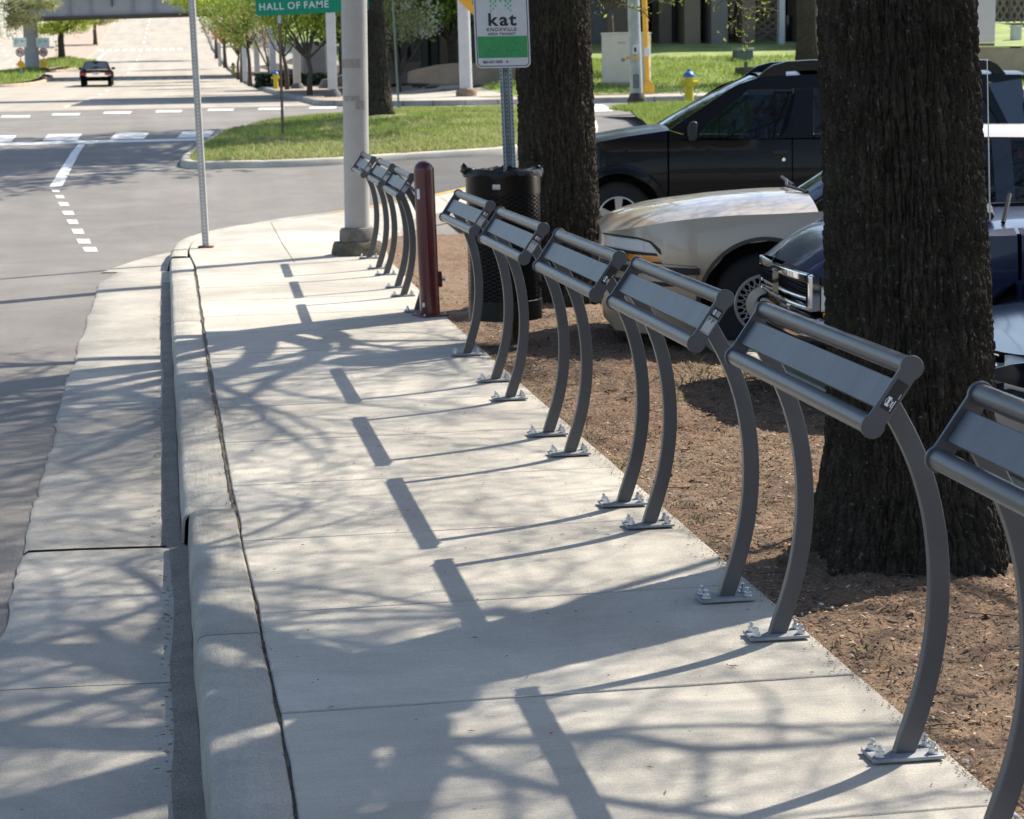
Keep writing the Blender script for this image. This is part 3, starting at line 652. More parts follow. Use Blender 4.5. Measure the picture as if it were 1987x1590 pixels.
def leg_mesh(y):
    tn = np.gradient(LEG, axis=0); tn /= np.linalg.norm(tn, axis=1)[:, None]; nn = np.stack([tn[:, 1], -tn[:, 0]], 1); cs = []
    for i, (p, q) in enumerate(zip(LEG, nn)):
        w = .0262-.003*i/len(LEG)
        if i == 0: q = np.array([1., 0])
        a, b = p-q*w, p+q*w
        cs.append([(a[0], y-.014, a[1]+.008), (b[0], y-.014, b[1]+.008), (b[0], y+.014, b[1]+.008), (a[0], y+.014, a[1]+.008)])
    return MB().loft(cs, closed=True).add(cs[-1], [(0, 1, 2, 3)])
def plate_outline(r=.0295, wd=.0235, n=14):
    L = PLEN; a0 = math.asin(wd/r); P = []
    for k in range(n+1):
        w = math.pi/2+a0*0+(math.pi/2-a0)*0; t = -math.pi+a0+(2*math.pi-2*a0)*k/n+math.pi; ang = a0+(2*math.pi-2*a0)*k/n
        P.append((-r*math.cos(ang)*-1*-1, r*math.sin(ang)))
    # lobe at s=0: start on the shaft's one side, go round the far end, come back on the other
    lo = [(-(-r*math.cos(a0+(2*math.pi-2*a0)*k/n)), r*math.sin(a0+(2*math.pi-2*a0)*k/n)) for k in range(n+1)]
    lo = [(s, t) for s, t in lo]
    hi = [(L-s, -t) for s, t in lo]
    return lo+hi
def xz(s, t): return PB+ax*s+nx_*t                              # along the plate / out of it
def plate_mesh(y, th=.009):
    P = [xz(s, t) for s, t in plate_outline()]
    return MB().prism([(p[0], p[1]) for p in P], th, axis=1, off=y-th/2)
def sticker(kind, parent, y):
    M = frame((PB[0], y, PB[1]), (ax[0], 0, ax[1]), (nx_[0], 0, nx_[1]))  # local: along plate, across plate
    b = MB()
    def rect(s0, s1, t0, t1, h, m): b.box((s0, t0, 0), (s1, t1, h), m)
    def ring(cs, ct, rs_, rt, w, m, h=.0016):
        n = 28
        for k in range(n):
            a, c = 2*math.pi*k/n, 2*math.pi*(k+1)/n
            b.add([(cs+rs_*math.cos(a), ct+rt*math.sin(a), h), (cs+rs_*math.cos(c), ct+rt*math.sin(c), h), (cs+(rs_-w)*math.cos(c), ct+(rt-w)*math.sin(c), h), (cs+(rs_-w)*math.cos(a), ct+(rt-w)*math.sin(a), h)], [(0, 1, 2, 3)], m)
    if kind == 'A':
        rect(.047, .125, -.017, .014, .0010, 0)
        ring(.068, .003, .010, .0085, .0013, 1); rect(.0565, .0605, -.001, .009, .0017, 1); rect(.076, .080, -.001, .009, .0017, 1); rect(.058, .078, .001, .006, .0018, 1)
        rect(.058, .074, -.0085, -.0065, .0016, 1); rect(.050, .079, -.0125, -.0108, .0016, 1); rect(.084, .098, -.0145, -.0132, .0016, 1)
    else:
        rect(.098, .128, -.016, .014, .0010, 0); ring(.112, .006, .009, .006, .0012, 1); rect(.104, .120, .004, .008, .0016, 1)
        for k in range(3): rect(.103, .121, -.012+.004*k, -.0105+.004*k, .0016, 1)
        rect(.040, .094, -.016, .014, .0010, 1); rect(.041, .093, -.015, .013, .0013, 2)
        for k in range(6): rect(.044, .090-.006*(k % 3), -.0125+.0044*k, -.0105+.0044*k, .0016, 1)
    b.xform(M)
    return b.build('label_sticker', [M_blk, M_wht, M_gry], parent, smooth=False)
def bolt_mesh():
    b = MB(); b.lathe([(.0135, 0), (.0145, .003)], 12); b.lathe([(.0115, .003), (.0115, .0145)], 6); b.lathe([(.0065, .0145), (.0065, .027), (.005, .029)], 8); return b
def make_rail():
    r = empty('leaning_rail')
    for nm, P, rad in (('top_tube', PT, .0235), ('bottom_tube', PB, .0235)):
        n = 24; b = MB(); b.tube([(P[0], -HALF+.002, P[1]), (P[0], HALF-.002, P[1])], rad, n); b.build(nm, M_steel, r)
    c0, c1 = .5*PLEN-.040, .5*PLEN+.040
    q = [xz(c0, -.004), xz(c1, -.004), xz(c1, .010), xz(c0, .010)]
    MB().prism([(p[0], p[1]) for p in q], 2*HALF-.012, axis=1, off=-HALF+.006).build('panel', M_panel, r, bevel=.002)
    ends = []
    for y in (-HALF-.003, HALF+.003): ends.append(plate_mesh(y).build('end_plate', M_steel, r, bevel=.0015, seg=1))
    for y in (-LEGY, LEGY):
        leg_mesh(y).build('leg', M_steel, r, bevel=.003, seg=2)
        o = MB().box((-.092, -.048, 0), (.088, .048, .010)).build('base_plate', M_base, r, bevel=.002); o.location = (0, y, 0.001)
        me = None
        for (sx, sy) in ((-.070, -.028), (-.070, .028), (.066, -.028), (.066, .028)):
            bo = bolt_mesh().build('bolt', M_zinc, o, ang=30) if me is None else bpy.data.objects.new('bolt', me)
            if me is not None: C.objects.link(bo); bo.parent = o
            me = bo.data; bo.location = (sx, sy, .010); bo.rotation_euler = (0, 0, sx*31+sy*57)
    return r, ends
LB = [(716, 501), (735, 523), (748, 533), (773, 560), (786, 574), (807, 607), (907, 688), (963, 745), (990, 773), (1060, 845), (1105, 880), (1205, 978), (1260, 1025), (1415, 1165), (1505, 1240), (1770, 1473)]
mids = [(G(*LB[i], 0)+G(*LB[i+1], 0))/2 for i in range(0, 16, 2)]
mids = [np.array([m[0], m[1]]) for m in mids]
# even out the spacing of the rails in each row
nr = np.arange(5); cy = np.polyfit(nr, [m[1] for m in mids[3:]], 1); cx = np.polyfit(nr, [m[0] for m in mids[3:]], 2)
near = [np.array(q_) for q_ in ((1.671, 11.30), (1.648, 9.57), (1.652, 7.98), (1.660, 6.51), (1.685, 4.98), (1.67, 3.35))]
far = mids[:3]
labels = ['rail farthest from the camera, first of the three past the red bollard',
          'middle rail of the three standing past the red bollard',
          'rail directly behind the red bollard, half hidden by it',
          'rail in front of the left edge of the black litter bin',
          'rail covering the right half of the black litter bin',
          'rail between the litter bin and the beige car headlight',
          'rail whose top tube crosses the beige car front bumper and wheel arch',
          'rail in front of the chrome truck grille and thick tree trunk',
          'closest rail, cut off by the right edge of the picture']
rail0, ends0 = make_rail(); rails = []
for i, p in enumerate(far+near):
    r = rail0 if i == 0 else copy_tree(rail0)
    r.location = (p[0], p[1], .003); r.rotation_euler = (0, 0, math.radians(-1.1) if i < 3 else math.radians([.2, .1, 0, -.3, -.5, -.7][i-3]))
    tag(r, 'grey steel leaning '+labels[i], 'leaning rail', 'leaning rails along the pavement edge'); rails.append(r)
for i, r in enumerate(rails):
    e = [c for c in r.children if c.name.startswith('end_plate')]
    e = min(e, key=lambda o: sum(v.co.y for v in o.data.vertices))
    sticker('A' if i in (5, 7) else 'B', e, -HALF-.0078)
# ================================================================ BOLLARD
M_mar = mat('maroon_paint', (.085, .008, .014), .28, var=.12, scale=9, coat=.4)
bp_ = G(835, 613, 0)
bol = empty('bollard', (bp_[0], bp_[1], 0)); bol.rotation_euler = (0, math.radians(-1.3), .3); tag(bol, 'dark red steel bollard standing between the two rows of leaning rails', 'bollard')
R = .071; prof = [(R, .012), (R, 1.03)]+[(R*math.cos(t), 1.03+R*.9*math.sin(t)) for t in np.linspace(.1, math.pi/2-.02, 9)]
MB().lathe(prof, 40).build('post', M_mar, bol, ang=60)
MB().box((-.1, -.1, 0), (.1, .1, .012)).build('base_flange', mat('flange_red', (.10, .03, .028), .55, var=.4, scale=12), bol, bevel=.003)
hb = MB(); hb.box((R-.012, -.03, .20), (R+.022, .03, .31)); o = hb.build('lock_bracket', M_mar, bol, bevel=.004)
MB().tube([(R+.0, 0, .255), (R+.045, 0, .255)], .012, 12).tube([(R+.03, 0, .255), (R+.052, 0, .255)], .017, 6).build('lock_bolt', M_zinc, o)
b = MB()
for z0, z1, a0, a1 in ((.83, .90, math.radians(196), math.radians(216)), (.07, .10, math.radians(200), math.radians(216))):
    b.loft([[((R+.001)*math.cos(a), (R+.001)*math.sin(a), z) for a in np.linspace(a0, a1, 6)] for z in (z0, z1)])
b.build('sticker', M_wht, bol)
for sx in (-.08, .08):
    for sy in (-.08, .08):
        o = bolt_mesh().build('bolt', M_zinc, bol, ang=30); o.location = (sx, sy, .012); o.scale = (.7, .7, .5)
# ================================================================ LITTER BIN on the sign post
M_bin = mat('black_bin_metal', (.004, .0045, .005), .35, spec=.3); M_bag = mat('black_bag', (.006, .006, .007), .25, bump=1.2, bscale=22, spec=.35)
sp = G(1003, 656, 0)
bc = W(978, 460, sp@FH-.255)
binr = empty('litter_bin', (bc[0], bc[1], 0)); tag(binr, 'black perforated metal litter bin with a black bag over its rim', 'litter bin')
R = .228; ZB, ZT = .16, 1.085
# stretched-metal wall: rows of slanted slots between ribs, real openings
V = []; F = []; NA = 96; rows = 52; z0, z1 = ZB+.12, ZT-.14
for i in range(rows*2+1):
    z = z0+(z1-z0)*i/(rows*2); rr = R+(.0035 if i % 2 else -.001)
    for j in range(NA): w = 2*math.pi*j/NA; V.append((rr*math.cos(w), rr*math.sin(w), z))
for i in range(rows*2):
    for j in range(NA):
        if i % 2 == 1 and (j+(i//2) % 2*2) % 4 < 2: continue
        F.append((i*NA+j, i*NA+(j+1) % NA, (i+1)*NA+(j+1) % NA, (i+1)*NA+j))
fastmesh('perforated_wall', V, F, M_bin, binr, smooth=False)
MB().lathe([(R+.004, ZT-.145), (R+.006, ZT-.14), (R+.006, ZT-.03), (R+.012, ZT-.02), (R+.012, ZT-.005), (R+.004, ZT)], 64, caps=False).build('top_band', M_bin, binr)
MB().lathe([(R-.02, ZB), (R+.004, ZB+.002), (R+.005, ZB+.125), (R-.002, ZB+.13)], 64, caps=False).build('bottom_band', M_bin, binr)
MB().lathe([(R-.012, ZB+.02), (R-.012, ZT-.05)], 48).build('liner', mat('liner_black', (.008, .008, .0085), .9), binr)
rr = np.random.RandomState(2); cs = []
for k, (dr, dz) in enumerate(((-.03, -.10), (-.006, -.004), (.008, .012), (.018, .008), (.020, -.012), (.019, -.03))):
    cs.append([((R+dr+.004*math.sin(9*w+k)+rr.normal(0, .002))*math.cos(w), (R+dr+.004*math.sin(9*w+k))*math.sin(w), ZT+dz+.006*math.sin(5*w+1)+.004*math.sin(17*w)+rr.normal(0, .003)) for w in np.linspace(0, 2*math.pi, 73)[:-1]])
MB().loft(cs, closed=True).build('bag', M_bag, binr, ang=180)
kn = MB(); kc = np.array([-R-.005, -.03, ZT+.005])
for k in range(7):
    a = kc+rr.normal(0, .012, 3); kn.tube([a, a+[-.012+.012*rr.randn(), rr.normal(0, .015), .018*rr.rand()], a+[.035*rr.rand()-.02, rr.normal(0, .02), .012+.02*rr.rand()]], [.012, .018, .007], 7)
kn.build('bag_knot', M_bag, binr, ang=180)
kn = MB(); kc = np.array([R+.012, .03, ZT+.003])
for k in range(4):
    a = kc+rr.normal(0, .008, 3); kn.tube([a, a+[.01*rr.randn(), rr.normal(0, .015), .01*rr.rand()]], [.012, .009], 7)
kn.build('bag_knot', M_bag, binr, ang=180)
wv = W(963, 344, bc@FH-R)-bc; an = math.atan2(wv[1], wv[0])
b = MB(); pl = []
for zz in (ZT-.105, ZT-.075):
    pl.append([((R+.009)*math.cos(an+d), (R+.009)*math.sin(an+d), zz) for d in np.linspace(-.1, .1, 9)])
b.loft(pl); o = b.build('badge', mat('badge_white', (.6, .6, .58), .4), binr)
b = MB(); b.loft([[((R+.0102)*math.cos(an+d), (R+.0102)*math.sin(an+d), zz) for d in np.linspace(-.075, .075, 7)] for zz in (ZT-.099, ZT-.095)]); b.build('badge_line', M_gry, o)
for s in (-1, 1):
    MB().obox((R*.8, s*.05-.012, ZT-.2 if s > 0 else ZB+.2), (.09, 0, 0), (0, .024, 0), (0, 0, .03)).build('bracket', M_bin, binr)
binr.rotation_euler = (0, 0, 0)
# ================================================================ BUS STOP SIGN
def uchannel(h, w=.078, d=.035, t=.005):
    P = [(-w/2, d), (-w/2, d-t), (-w*.28, d-t), (-w*.2, 0), (w*.2, 0), (w*.28, d-t), (w/2, d-t), (w/2, d), (w*.23, d), (w*.15, t), (-w*.15, t), (-w*.23, d)]
    return P
M_galv = mat('galvanised', (.30, .335, .355), .5, metal=.35, var=.25, scale=14); M_rust = mat('rusty_steel', (.16, .085, .05), .85, var=.5, scale=22)
M_hole = mat('hole_dark', (.01, .01, .011), .9)
bs = empty('bus_stop_sign', (sp[0], sp[1], 0)); tag(bs, 'white and green bus stop sign on a perforated grey post behind the bin', 'sign')
lean = W(981, 134, sp@FH)-np.array([sp[0], sp[1], 0]); lx = lean@RH/lean[2]; bs.rotation_euler = (0, 0, -YAW)
def shear(o): o.data.transform(Matrix(((1, 0, lx, 0), (0, 1, 0, 0), (0, 0, 1, 0), (0, 0, 0, 1))))
o = MB().prism([(x, -y) for x, y in uchannel(1)], 2.4, off=.34).build('post', M_galv, bs, ang=30); shear(o)
o2 = MB().prism([(x*1.25, -y*1.3+.004) for x, y in uchannel(1)], .62, off=-.2).build('post_stub', M_rust, bs, ang=30); shear(o2)
b = MB()
for k in range(90):
    z = .40+.0254*k
    for x in (0, .031, -.031):
        yf = -.0061 if x == 0 else -.0362
        if x == 0 or k % 1 == 0: b.add([(x+.0045*math.cos(t), yf-.0, z+.0045*math.sin(t)) for t in np.linspace(0, 6.283, 9)[:-1]], [tuple(range(8))])
h = b.build('perforations', M_hole, bs, smooth=False); tag(h, kind='stuff'); shear(h)
SD = sp@FH-.045; s_ = 3864/SD
O = W(977, 132, SD); zb = O[2]; xo = (O-np.array([sp[0], sp[1], O[2]]))@RH
def rrect(w, h, r, n=6):
    P = []
    for cx_, cy_, a0 in ((w/2-r, r, -90), (w/2-r, h-r, 0), (-w/2+r, h-r, 90), (-w/2+r, r, 180)):
        P += [(cx_+r*math.cos(math.radians(a0+90*k/n)), cy_+r*math.sin(math.radians(a0+90*k/n))) for k in range(n+1)]
    return P
SW, SH = .345, .62; tilt = lx
def on_sign(b, name, m, y, par): 
    o = b.build(name, m, par, smooth=False); o.data.transform(Matrix(((1, 0, tilt, xo), (0, 1, 0, y), (0, 0, 1, zb), (0, 0, 0, 1)))); return o
M_sw = mat('sign_white', (.62, .62, .63), .35, var=.05, scale=12); M_sk = mat('sign_black', (.012, .012, .014), .4); M_sg = mat('sign_green', (.028, .30, .085), .4, var=.15, scale=18); M_sgd = mat('sign_green_dot', (.08, .42, .20), .4)
plt = on_sign(MB().prism(rrect(SW, SH, .035), .003, axis=1, off=-.003), 'sign_plate', M_sw, -.040, bs)
ro, ri = rrect(SW-.018, SH-.018, .028), rrect(SW-.028, SH-.028, .023); n = len(ro)
b = MB().add([(x, -.0035, z+.009) for x, z in ro]+[(x, -.0035, z+.014) for x, z in ri], [(i, (i+1) % n, n+(i+1) % n, n+i) for i in range(n)]); on_sign(b, 'border_line', M_sk, -.040, plt)
g0, g1 = .062, .196
on_sign(MB().add([(-SW/2+.017, -.0036, g0), (SW/2-.017, -.0036, g0), (SW/2-.017, -.0036, g1), (-SW/2+.017, -.0036, g1)], [(0, 1, 2, 3)]), 'green_band', M_sg, -.040, plt)
b = MB(); r4 = np.random.RandomState(3)
for k in range(60):
    x, z, w = r4.uniform(-.14, .14), r4.uniform(g0+.004, g1-.004)**1, r4.uniform(.001, .004)
    if r4.rand() < .5: z = g0+.045+r4.normal(0, .006); x = r4.uniform(-.1, .14)
    b.add([(x-w*1.6, -.0038, z-w*.5), (x+w*1.4, -.0038, z-w*.4), (x+w*1.2, -.0038, z+w*.5), (x-w, -.0038, z+w*.4)], [(0, 1, 2, 3)])
on_sign(b, 'grime_spot', mat('grime', (.03, .10, .05), .8), -.040, plt)
b = MB(); cxd, czd = -.002, .44
for i in range(-6, 7):
    for j in range(-6, 7):
        x, z = (i+j)*.0155, (i-j)*.0145
        if abs(x) > .066 or abs(z) > .088: continue
        rdot = .0086*(1-.35*abs(z)/.09)
        if z < -.03 and abs(x) < .012+(-z-.03)*.4: continue
        b.add([(cxd+x+rdot*math.cos(t), -.0037, czd+z+rdot*math.sin(t)) for t in np.linspace(0, 6.283, 13)[:-1]], [tuple(range(12))])
on_sign(b, 'dot_emblem', M_sgd, -.040, plt)
def sign_text(s, size, x, z, m, bold, sx=1., space=1.):
    M = np.eye(4); M[:3, 0] = (1, 0, 0); M[:3, 1] = (tilt, 0, 1); M[:3, 2] = (0, -1, 0); M[:3, 3] = (xo+x+tilt*z, -.0440, zb+z)
    return text('lettering', s, size, m, plt, M, bold, align='CENTER', sx=sx, space=space)
kx = 0.; kl = []
for ch in 'kat':
    o_ = sign_text(ch, .108, 0, .262, M_sk, .0030, 1.14); xs_l = [v.co.x for v in o_.data.vertices]; o_.name = 'letter'
    kl.append((o_, kx-min(xs_l))); kx += max(xs_l)-min(xs_l)+.0035
for o_, d_ in kl: o_.data.transform(Matrix.Translation((d_+xo-.002-(kx-.0035)/2, 0, 0)))
sign_text('KNOXVILLE', .0290, -.002, .2275, M_sk, .0006, 1.0, 1.28); sign_text('AREA TRANSIT', .0220, -.002, .2025, M_sk, .0004, 1.0, 1.22)
sign_text('865-637-3000', .0235, -.065, .030, M_sk, .0003, .92)
b = MB(); b.add([(.025+.008*math.cos(t), -.0037, .038+.008*math.sin(t)) for t in np.linspace(0, 6.283, 13)[:-1]], [tuple(range(12))]); on_sign(b, 'seal', mat('seal_tan', (.30, .2, .12)), -.04, plt)
b = MB(); b.lathe([(.006, 0), (.006, .003)], 10); b.xform(frame((xo, -.043, zb+.055), (1, 0, 0), (0, 0, 1))); b.build('rivet', M_zinc, plt)
# ================================================================ LEFT SIGN POST (square perforated tube, sign plate above the frame)
q = G(400, 481, 0); top = W(372, 0, q@FH); lp = empty('sign_post', (q[0], q[1], 0), -YAW); tag(lp, 'tall pale grey perforated square post at the kerb corner', 'sign post')
dx = (top-q)@RH/top[2]; b = MB().box((-.032, -.032, 0), (.032, .032, 3.1)); o = b.build('post', mat('galv_pale', (.40, .40, .39), .5, metal=.2, var=.15, scale=9), lp, bevel=.004)
SHM = Matrix(((1, 0, dx, 0), (0, 1, 0, 0), (0, 0, 1, 0), (0, 0, 0, 1))); o.data.transform(SHM)
b = MB()
for k in range(84):
    z = .06+.036*k
    for f in range(2):
        c = [(.011*math.cos(t), .011*math.sin(t)) for t in np.linspace(0, 6.283, 11)[:-1]]
        b.add([((a, -.0325, z+e) if f == 0 else (-.0325, a, z+e)) for a, e in c], [tuple(range(10))])
h = b.build('perforations', mat('hole_grey', (.62, .61, .58), .8), lp, smooth=False); h.data.transform(SHM); tag(h, kind='stuff')
MB().box((-.075, -.06, 0), (.075, .06, .02)).build('base_plate', M_rust, lp, bevel=.004)
# ================================================================ CONCRETE LIGHT POLE
q = G(694, 494, 0); top = W(687, 0, q@FH); pole = empty('light_pole', (q[0], q[1], 0), -YAW); tag(pole, 'thick pale concrete pole on a mossy block behind the far rails', 'pole')
M_pole = mat('pole_concrete', (.40, .385, .36), .75, var=.10, scale=5, bump=.15, bscale=150, speck=.07)
dx = (top-q)@RH/top[2]
def rough_lathe(prof, n, seed, amp, per=None):
    b = MB(); b.lathe(prof, n); r = np.random.RandomState(seed); v = np.array(b.v); v += (fbm(v[:, 0]*14+3, v[:, 1]*14+v[:, 2]*9, seed)[:, None]-.47)*amp*np.array([1, 1, .6])*np.sign(v); b.v = [tuple(p) for p in v]; return b
o = MB().lathe([(.121, .1)]+[(.121+.003*k/12, .2+.75*k) for k in range(13)], 40).build('shaft', M_pole, pole, ang=60)
o.data.transform(Matrix(((1, 0, dx, 0), (0, 1, 0, 0), (0, 0, 1, 0), (0, 0, 0, 1))))
b = rough_lathe([(.20, -.05), (.215, .02), (.20, .09), (.185, .125)]+[(.12, .128)], 26, 3, .03); b.xform(np.diag([1.18, 1.1, 1, 1])); b.build('base_block', mat('mossy_block', (.20, .17, .12), .95, var=.5, scale=14, bump=1.5, bscale=50, var2=(.07, .06, .04)), pole, ang=40)
b = rough_lathe([(.165, .12), (.172, .15), (.166, .225), (.15, .255)]+[(.122, .262)], 26, 5, .014); b.build('collar', mat('collar_grout', (.17, .155, .135), .9, var=.35, scale=12, bump=.8, bscale=60), pole, ang=40)
M_res = mat('tape_residue', (.22, .20, .18), .85, var=.6, scale=40, var2=(.36, .34, .31))
for y0, y1, u0, u1 in ((115, 132, -.125, .06), (186, 196, -.10, .05), (196, 213, .01, .09)):
    z0, z1 = YP(690, y1, q[1]-.1)[2], YP(690, y0, q[1]-.1)[2]; b = MB(); cs = []
    for k in range(12):
        xx = u0+(u1-u0)*k/11; xx = max(-.119, min(.119, xx)); w = math.asin(xx/.1235); e = .012*(fbm(np.array(k*.9), np.array(y0*1.), 3)-.5)
        cs.append([(.1250*math.sin(w)+dx*z, -.1250*math.cos(w), z+e) for z in (z0, (z0+z1)/2, z1)])
    b.loft(cs).build('tape_residue', M_res, pole)
# ================================================================ TREES
M_bark = mat('dark_bark', (.048, .039, .029), .95, var=.6, scale=22, bump=1.3, bscale=110, speck=.6, stretch=(1, 1, .5), spec=.25)
def bark_nodes():
    n = M_bark.node_tree; L = n.links; b = n.nodes['Principled BSDF']; s = b.inputs['Base Color'].links[0].from_socket; tc = n.nodes.new('ShaderNodeTexCoord')
    for sc_, lo, hi, c, k in ((2.2, .48, .66, (.060, .056, .038, 1), .7), (46., .61, .69, (.24, .235, .19, 1), .8), (1.3, .5, .7, (.022, .016, .012, 1), .6)):
        no = n.nodes.new('ShaderNodeTexNoise'); no.inputs['Scale'].default_value = sc_; no.inputs['Detail'].default_value = 5; no.inputs['Roughness'].default_value = .65; L.new(tc.outputs['Object'], no.inputs['Vector'])
        mr = n.nodes.new('ShaderNodeMapRange'); mr.inputs[1].default_value = lo; mr.inputs[2].default_value = hi; mr.inputs[4].default_value = k; L.new(no.outputs[0], mr.inputs[0])
        mx = n.nodes.new('ShaderNodeMix'); mx.data_type = 'RGBA'; L.new(mr.outputs[0], mx.inputs[0]); L.new(s, mx.inputs[6]); mx.inputs[7].default_value = c; s = mx.outputs[2]
    L.new(s, b.inputs['Base Color'])
bark_nodes()
M_limb = mat('limb_bark', (.085, .068, .052), .9, var=.35, scale=12, bump=.6, bscale=40)
M_twig = mat('twig_bark', (.09, .07, .052), .9, var=.2, scale=8)
M_bud = leafmat('spring_leaf', (.16, .21, .05), .4, .5)
def trunk_mesh(name, C_, parent, nt_, nz, amp, cw, ch, m, seed=0, flare=True):
    """C_: rows (x, y, z, r) up the axis; bark plates with furrows between them are real relief"""
    C_ = np.array(C_); z = np.linspace(C_[0, 2], C_[-1, 2], nz); cx, cy, cr = (np.interp(z, C_[:, 2], C_[:, k]) for k in (0, 1, 3))
    for _ in range(int(nz*.02)+2):
        for a in (cx, cy, cr): a[1:-1] = (a[:-2]+2*a[1:-1]+a[2:])/4
    TH, Z = np.meshgrid(np.linspace(0, 2*math.pi, nt_+1)[:-1], z); Rm = cr[:, None]*np.ones_like(TH); R0 = cr.mean()
    ncell = max(6, int(round(2*math.pi*R0/cw))); u = TH/(2*math.pi)*ncell; v = Z/ch
    wx = np.cos(TH)*R0; wy = np.sin(TH)*R0
    n1 = fbm(wx*6+wy*3.3+10, Z*2.4+wy*5, seed, 4)
    f1, f2 = worley(u+3.2*(fbm(np.cos(TH)*2+7, Z*3.1+np.sin(TH)*2, seed+1, 4)-.5), v+1.8*(n1-.5), seed, ncell)
    g1, g2 = worley(u*2.1+.6*n1, v*2.6+n1, seed+5, None)
    e = np.clip((f2-f1)/.26, 0, 1); e = e*e*(3-2*e); e2 = np.clip((g2-g1)/.4, 0, 1)
    rg1 = 1-np.abs(2*fbm(u*1.15+2.2*n1, v*.55+3, seed+11, 4)/.94-1); rg2 = 1-np.abs(2*fbm(u*2.6+1.5*n1, v*1.3+9, seed+15, 3)/.88-1)
    d = amp*.55*(e-.75)+amp*.35*(e2-.6)-amp*1.2*np.clip(rg1-.72, 0, 1)/.28-amp*.8*np.clip(rg2-.76, 0, 1)/.24+amp*.75*(fbm(wx*60+3, Z*34+wy*60, seed+7, 4)-.45)+amp*1.0*(n1-.5)
    if flare:
        k = np.exp(-np.clip(Z-C_[0, 2]-.10, 0, 9)/.17); lob = .5+.5*np.cos(5*TH+seed*1.3+.5*np.sin(2*TH)); d = d+k*R0*(.05+.30*lob**3)
    Rm = Rm+d
    V = np.stack([cx[:, None]+Rm*np.cos(TH), cy[:, None]+Rm*np.sin(TH), Z], -1).reshape(-1, 3)
    a = np.arange(nt_*nz).reshape(nz, nt_); b = np.roll(a, -1, 1)
    F = np.stack([a[:-1], b[:-1], b[1:], a[1:]], -1).reshape(-1, 4)
    return fastmesh(name, V, F, m, parent, smooth=True)
def grow(lst, p, d, r, L, lvl, rg, maxl, nch, up=.10, wob=.16, ratio=.62):
    n = {0: 9, 1: 8, 2: 6, 3: 5}.get(lvl, 3); pts = [np.array(p, float)]; d = np.array(d, float)/np.linalg.norm(d); rad = [max(r, .0035)]; dirs = [d]
    for k in range(1, n+1):
        d = d+rg.normal(0, wob, 3)*(1 if lvl else .6)+np.array([0, 0, up*(1 if d[2] < .8 else .2)]); d /= np.linalg.norm(d)
        pts.append(pts[-1]+d*L/n); rad.append(max(.003, r*(1-.72*k/n))); dirs.append(d)
    lst.append((pts, rad, lvl))
    if lvl >= maxl: return
    m = nch[min(lvl, len(nch)-1)]
    for j in range(m):
        t = (.28+.72*(j+rg.rand())/m) if lvl else (.35+.65*(j+rg.rand())/m); k = min(n, max(1, int(round(t*n))))
        dd = dirs[k]; a = rg.normal(0, 1, 3); a -= dd*(a@dd); a /= np.linalg.norm(a)+1e-6
        ang = rg.uniform(.5, 1.1); nd = dd*math.cos(ang)+a*math.sin(ang)
        grow(lst, pts[k], nd, max(.0024, rad[k]*rg.uniform(.45, .7)), L*ratio*rg.uniform(.65, 1.15), lvl+1, rg, maxl, nch, up, wob*1.1, ratio)
def tubes_np(items, ns):
    V = []; F = []; o = 0
    cs = [(math.cos(2*math.pi*j/ns), math.sin(2*math.pi*j/ns)) for j in range(ns)]; cs = np.array(cs)
    for pts, rad, _ in items:
        P = np.array(pts); n = len(P); t = np.gradient(P, axis=0); t /= np.linalg.norm(t, axis=1)[:, None]+1e-9
        a = np.where(np.abs(t[:, 2:3]) < .9, [[0, 0, 1.]], [[1., 0, 0]]); e1 = np.cross(t, a); e1 /= np.linalg.norm(e1, axis=1)[:, None]+1e-9; e2 = np.cross(t, e1)
        R = np.array(rad)[:, None, None]; V.append((P[:, None]+R*(cs[None, :, :1]*e1[:, None]+cs[None, :, 1:]*e2[:, None])).reshape(-1, 3))
        b = np.arange(n*ns).reshape(n, ns)+o; c = np.roll(b, -1, 1); F.append(np.stack([b[:-1], c[:-1], c[1:], b[1:]], -1).reshape(-1, 4)); o += n*ns
    return np.concatenate(V), np.concatenate(F)
def leaves_at(P, n, size, rg, spread=.06):
    k = rg.randint(0, len(P), n); c = P[k]+rg.normal(0, spread, (n, 3)); return leafquads(c, size, rg)
def leafquads(c, size, rg):
    n = len(c); a = rg.normal(0, 1, (n, 3)); a /= np.linalg.norm(a, axis=1)[:, None]; b = rg.normal(0, 1, (n, 3)); b -= a*(a*b).sum(1)[:, None]; b /= np.linalg.norm(b, axis=1)[:, None]
    s = size*rg.uniform(.6, 1.4, n)[:, None]
    V = np.stack([c-a*s, c-b*s*.45+a*s*.1, c+a*s, c+b*s*.45+a*s*.1], 1).reshape(-1, 3); return V, np.arange(4*n).reshape(n, 4)
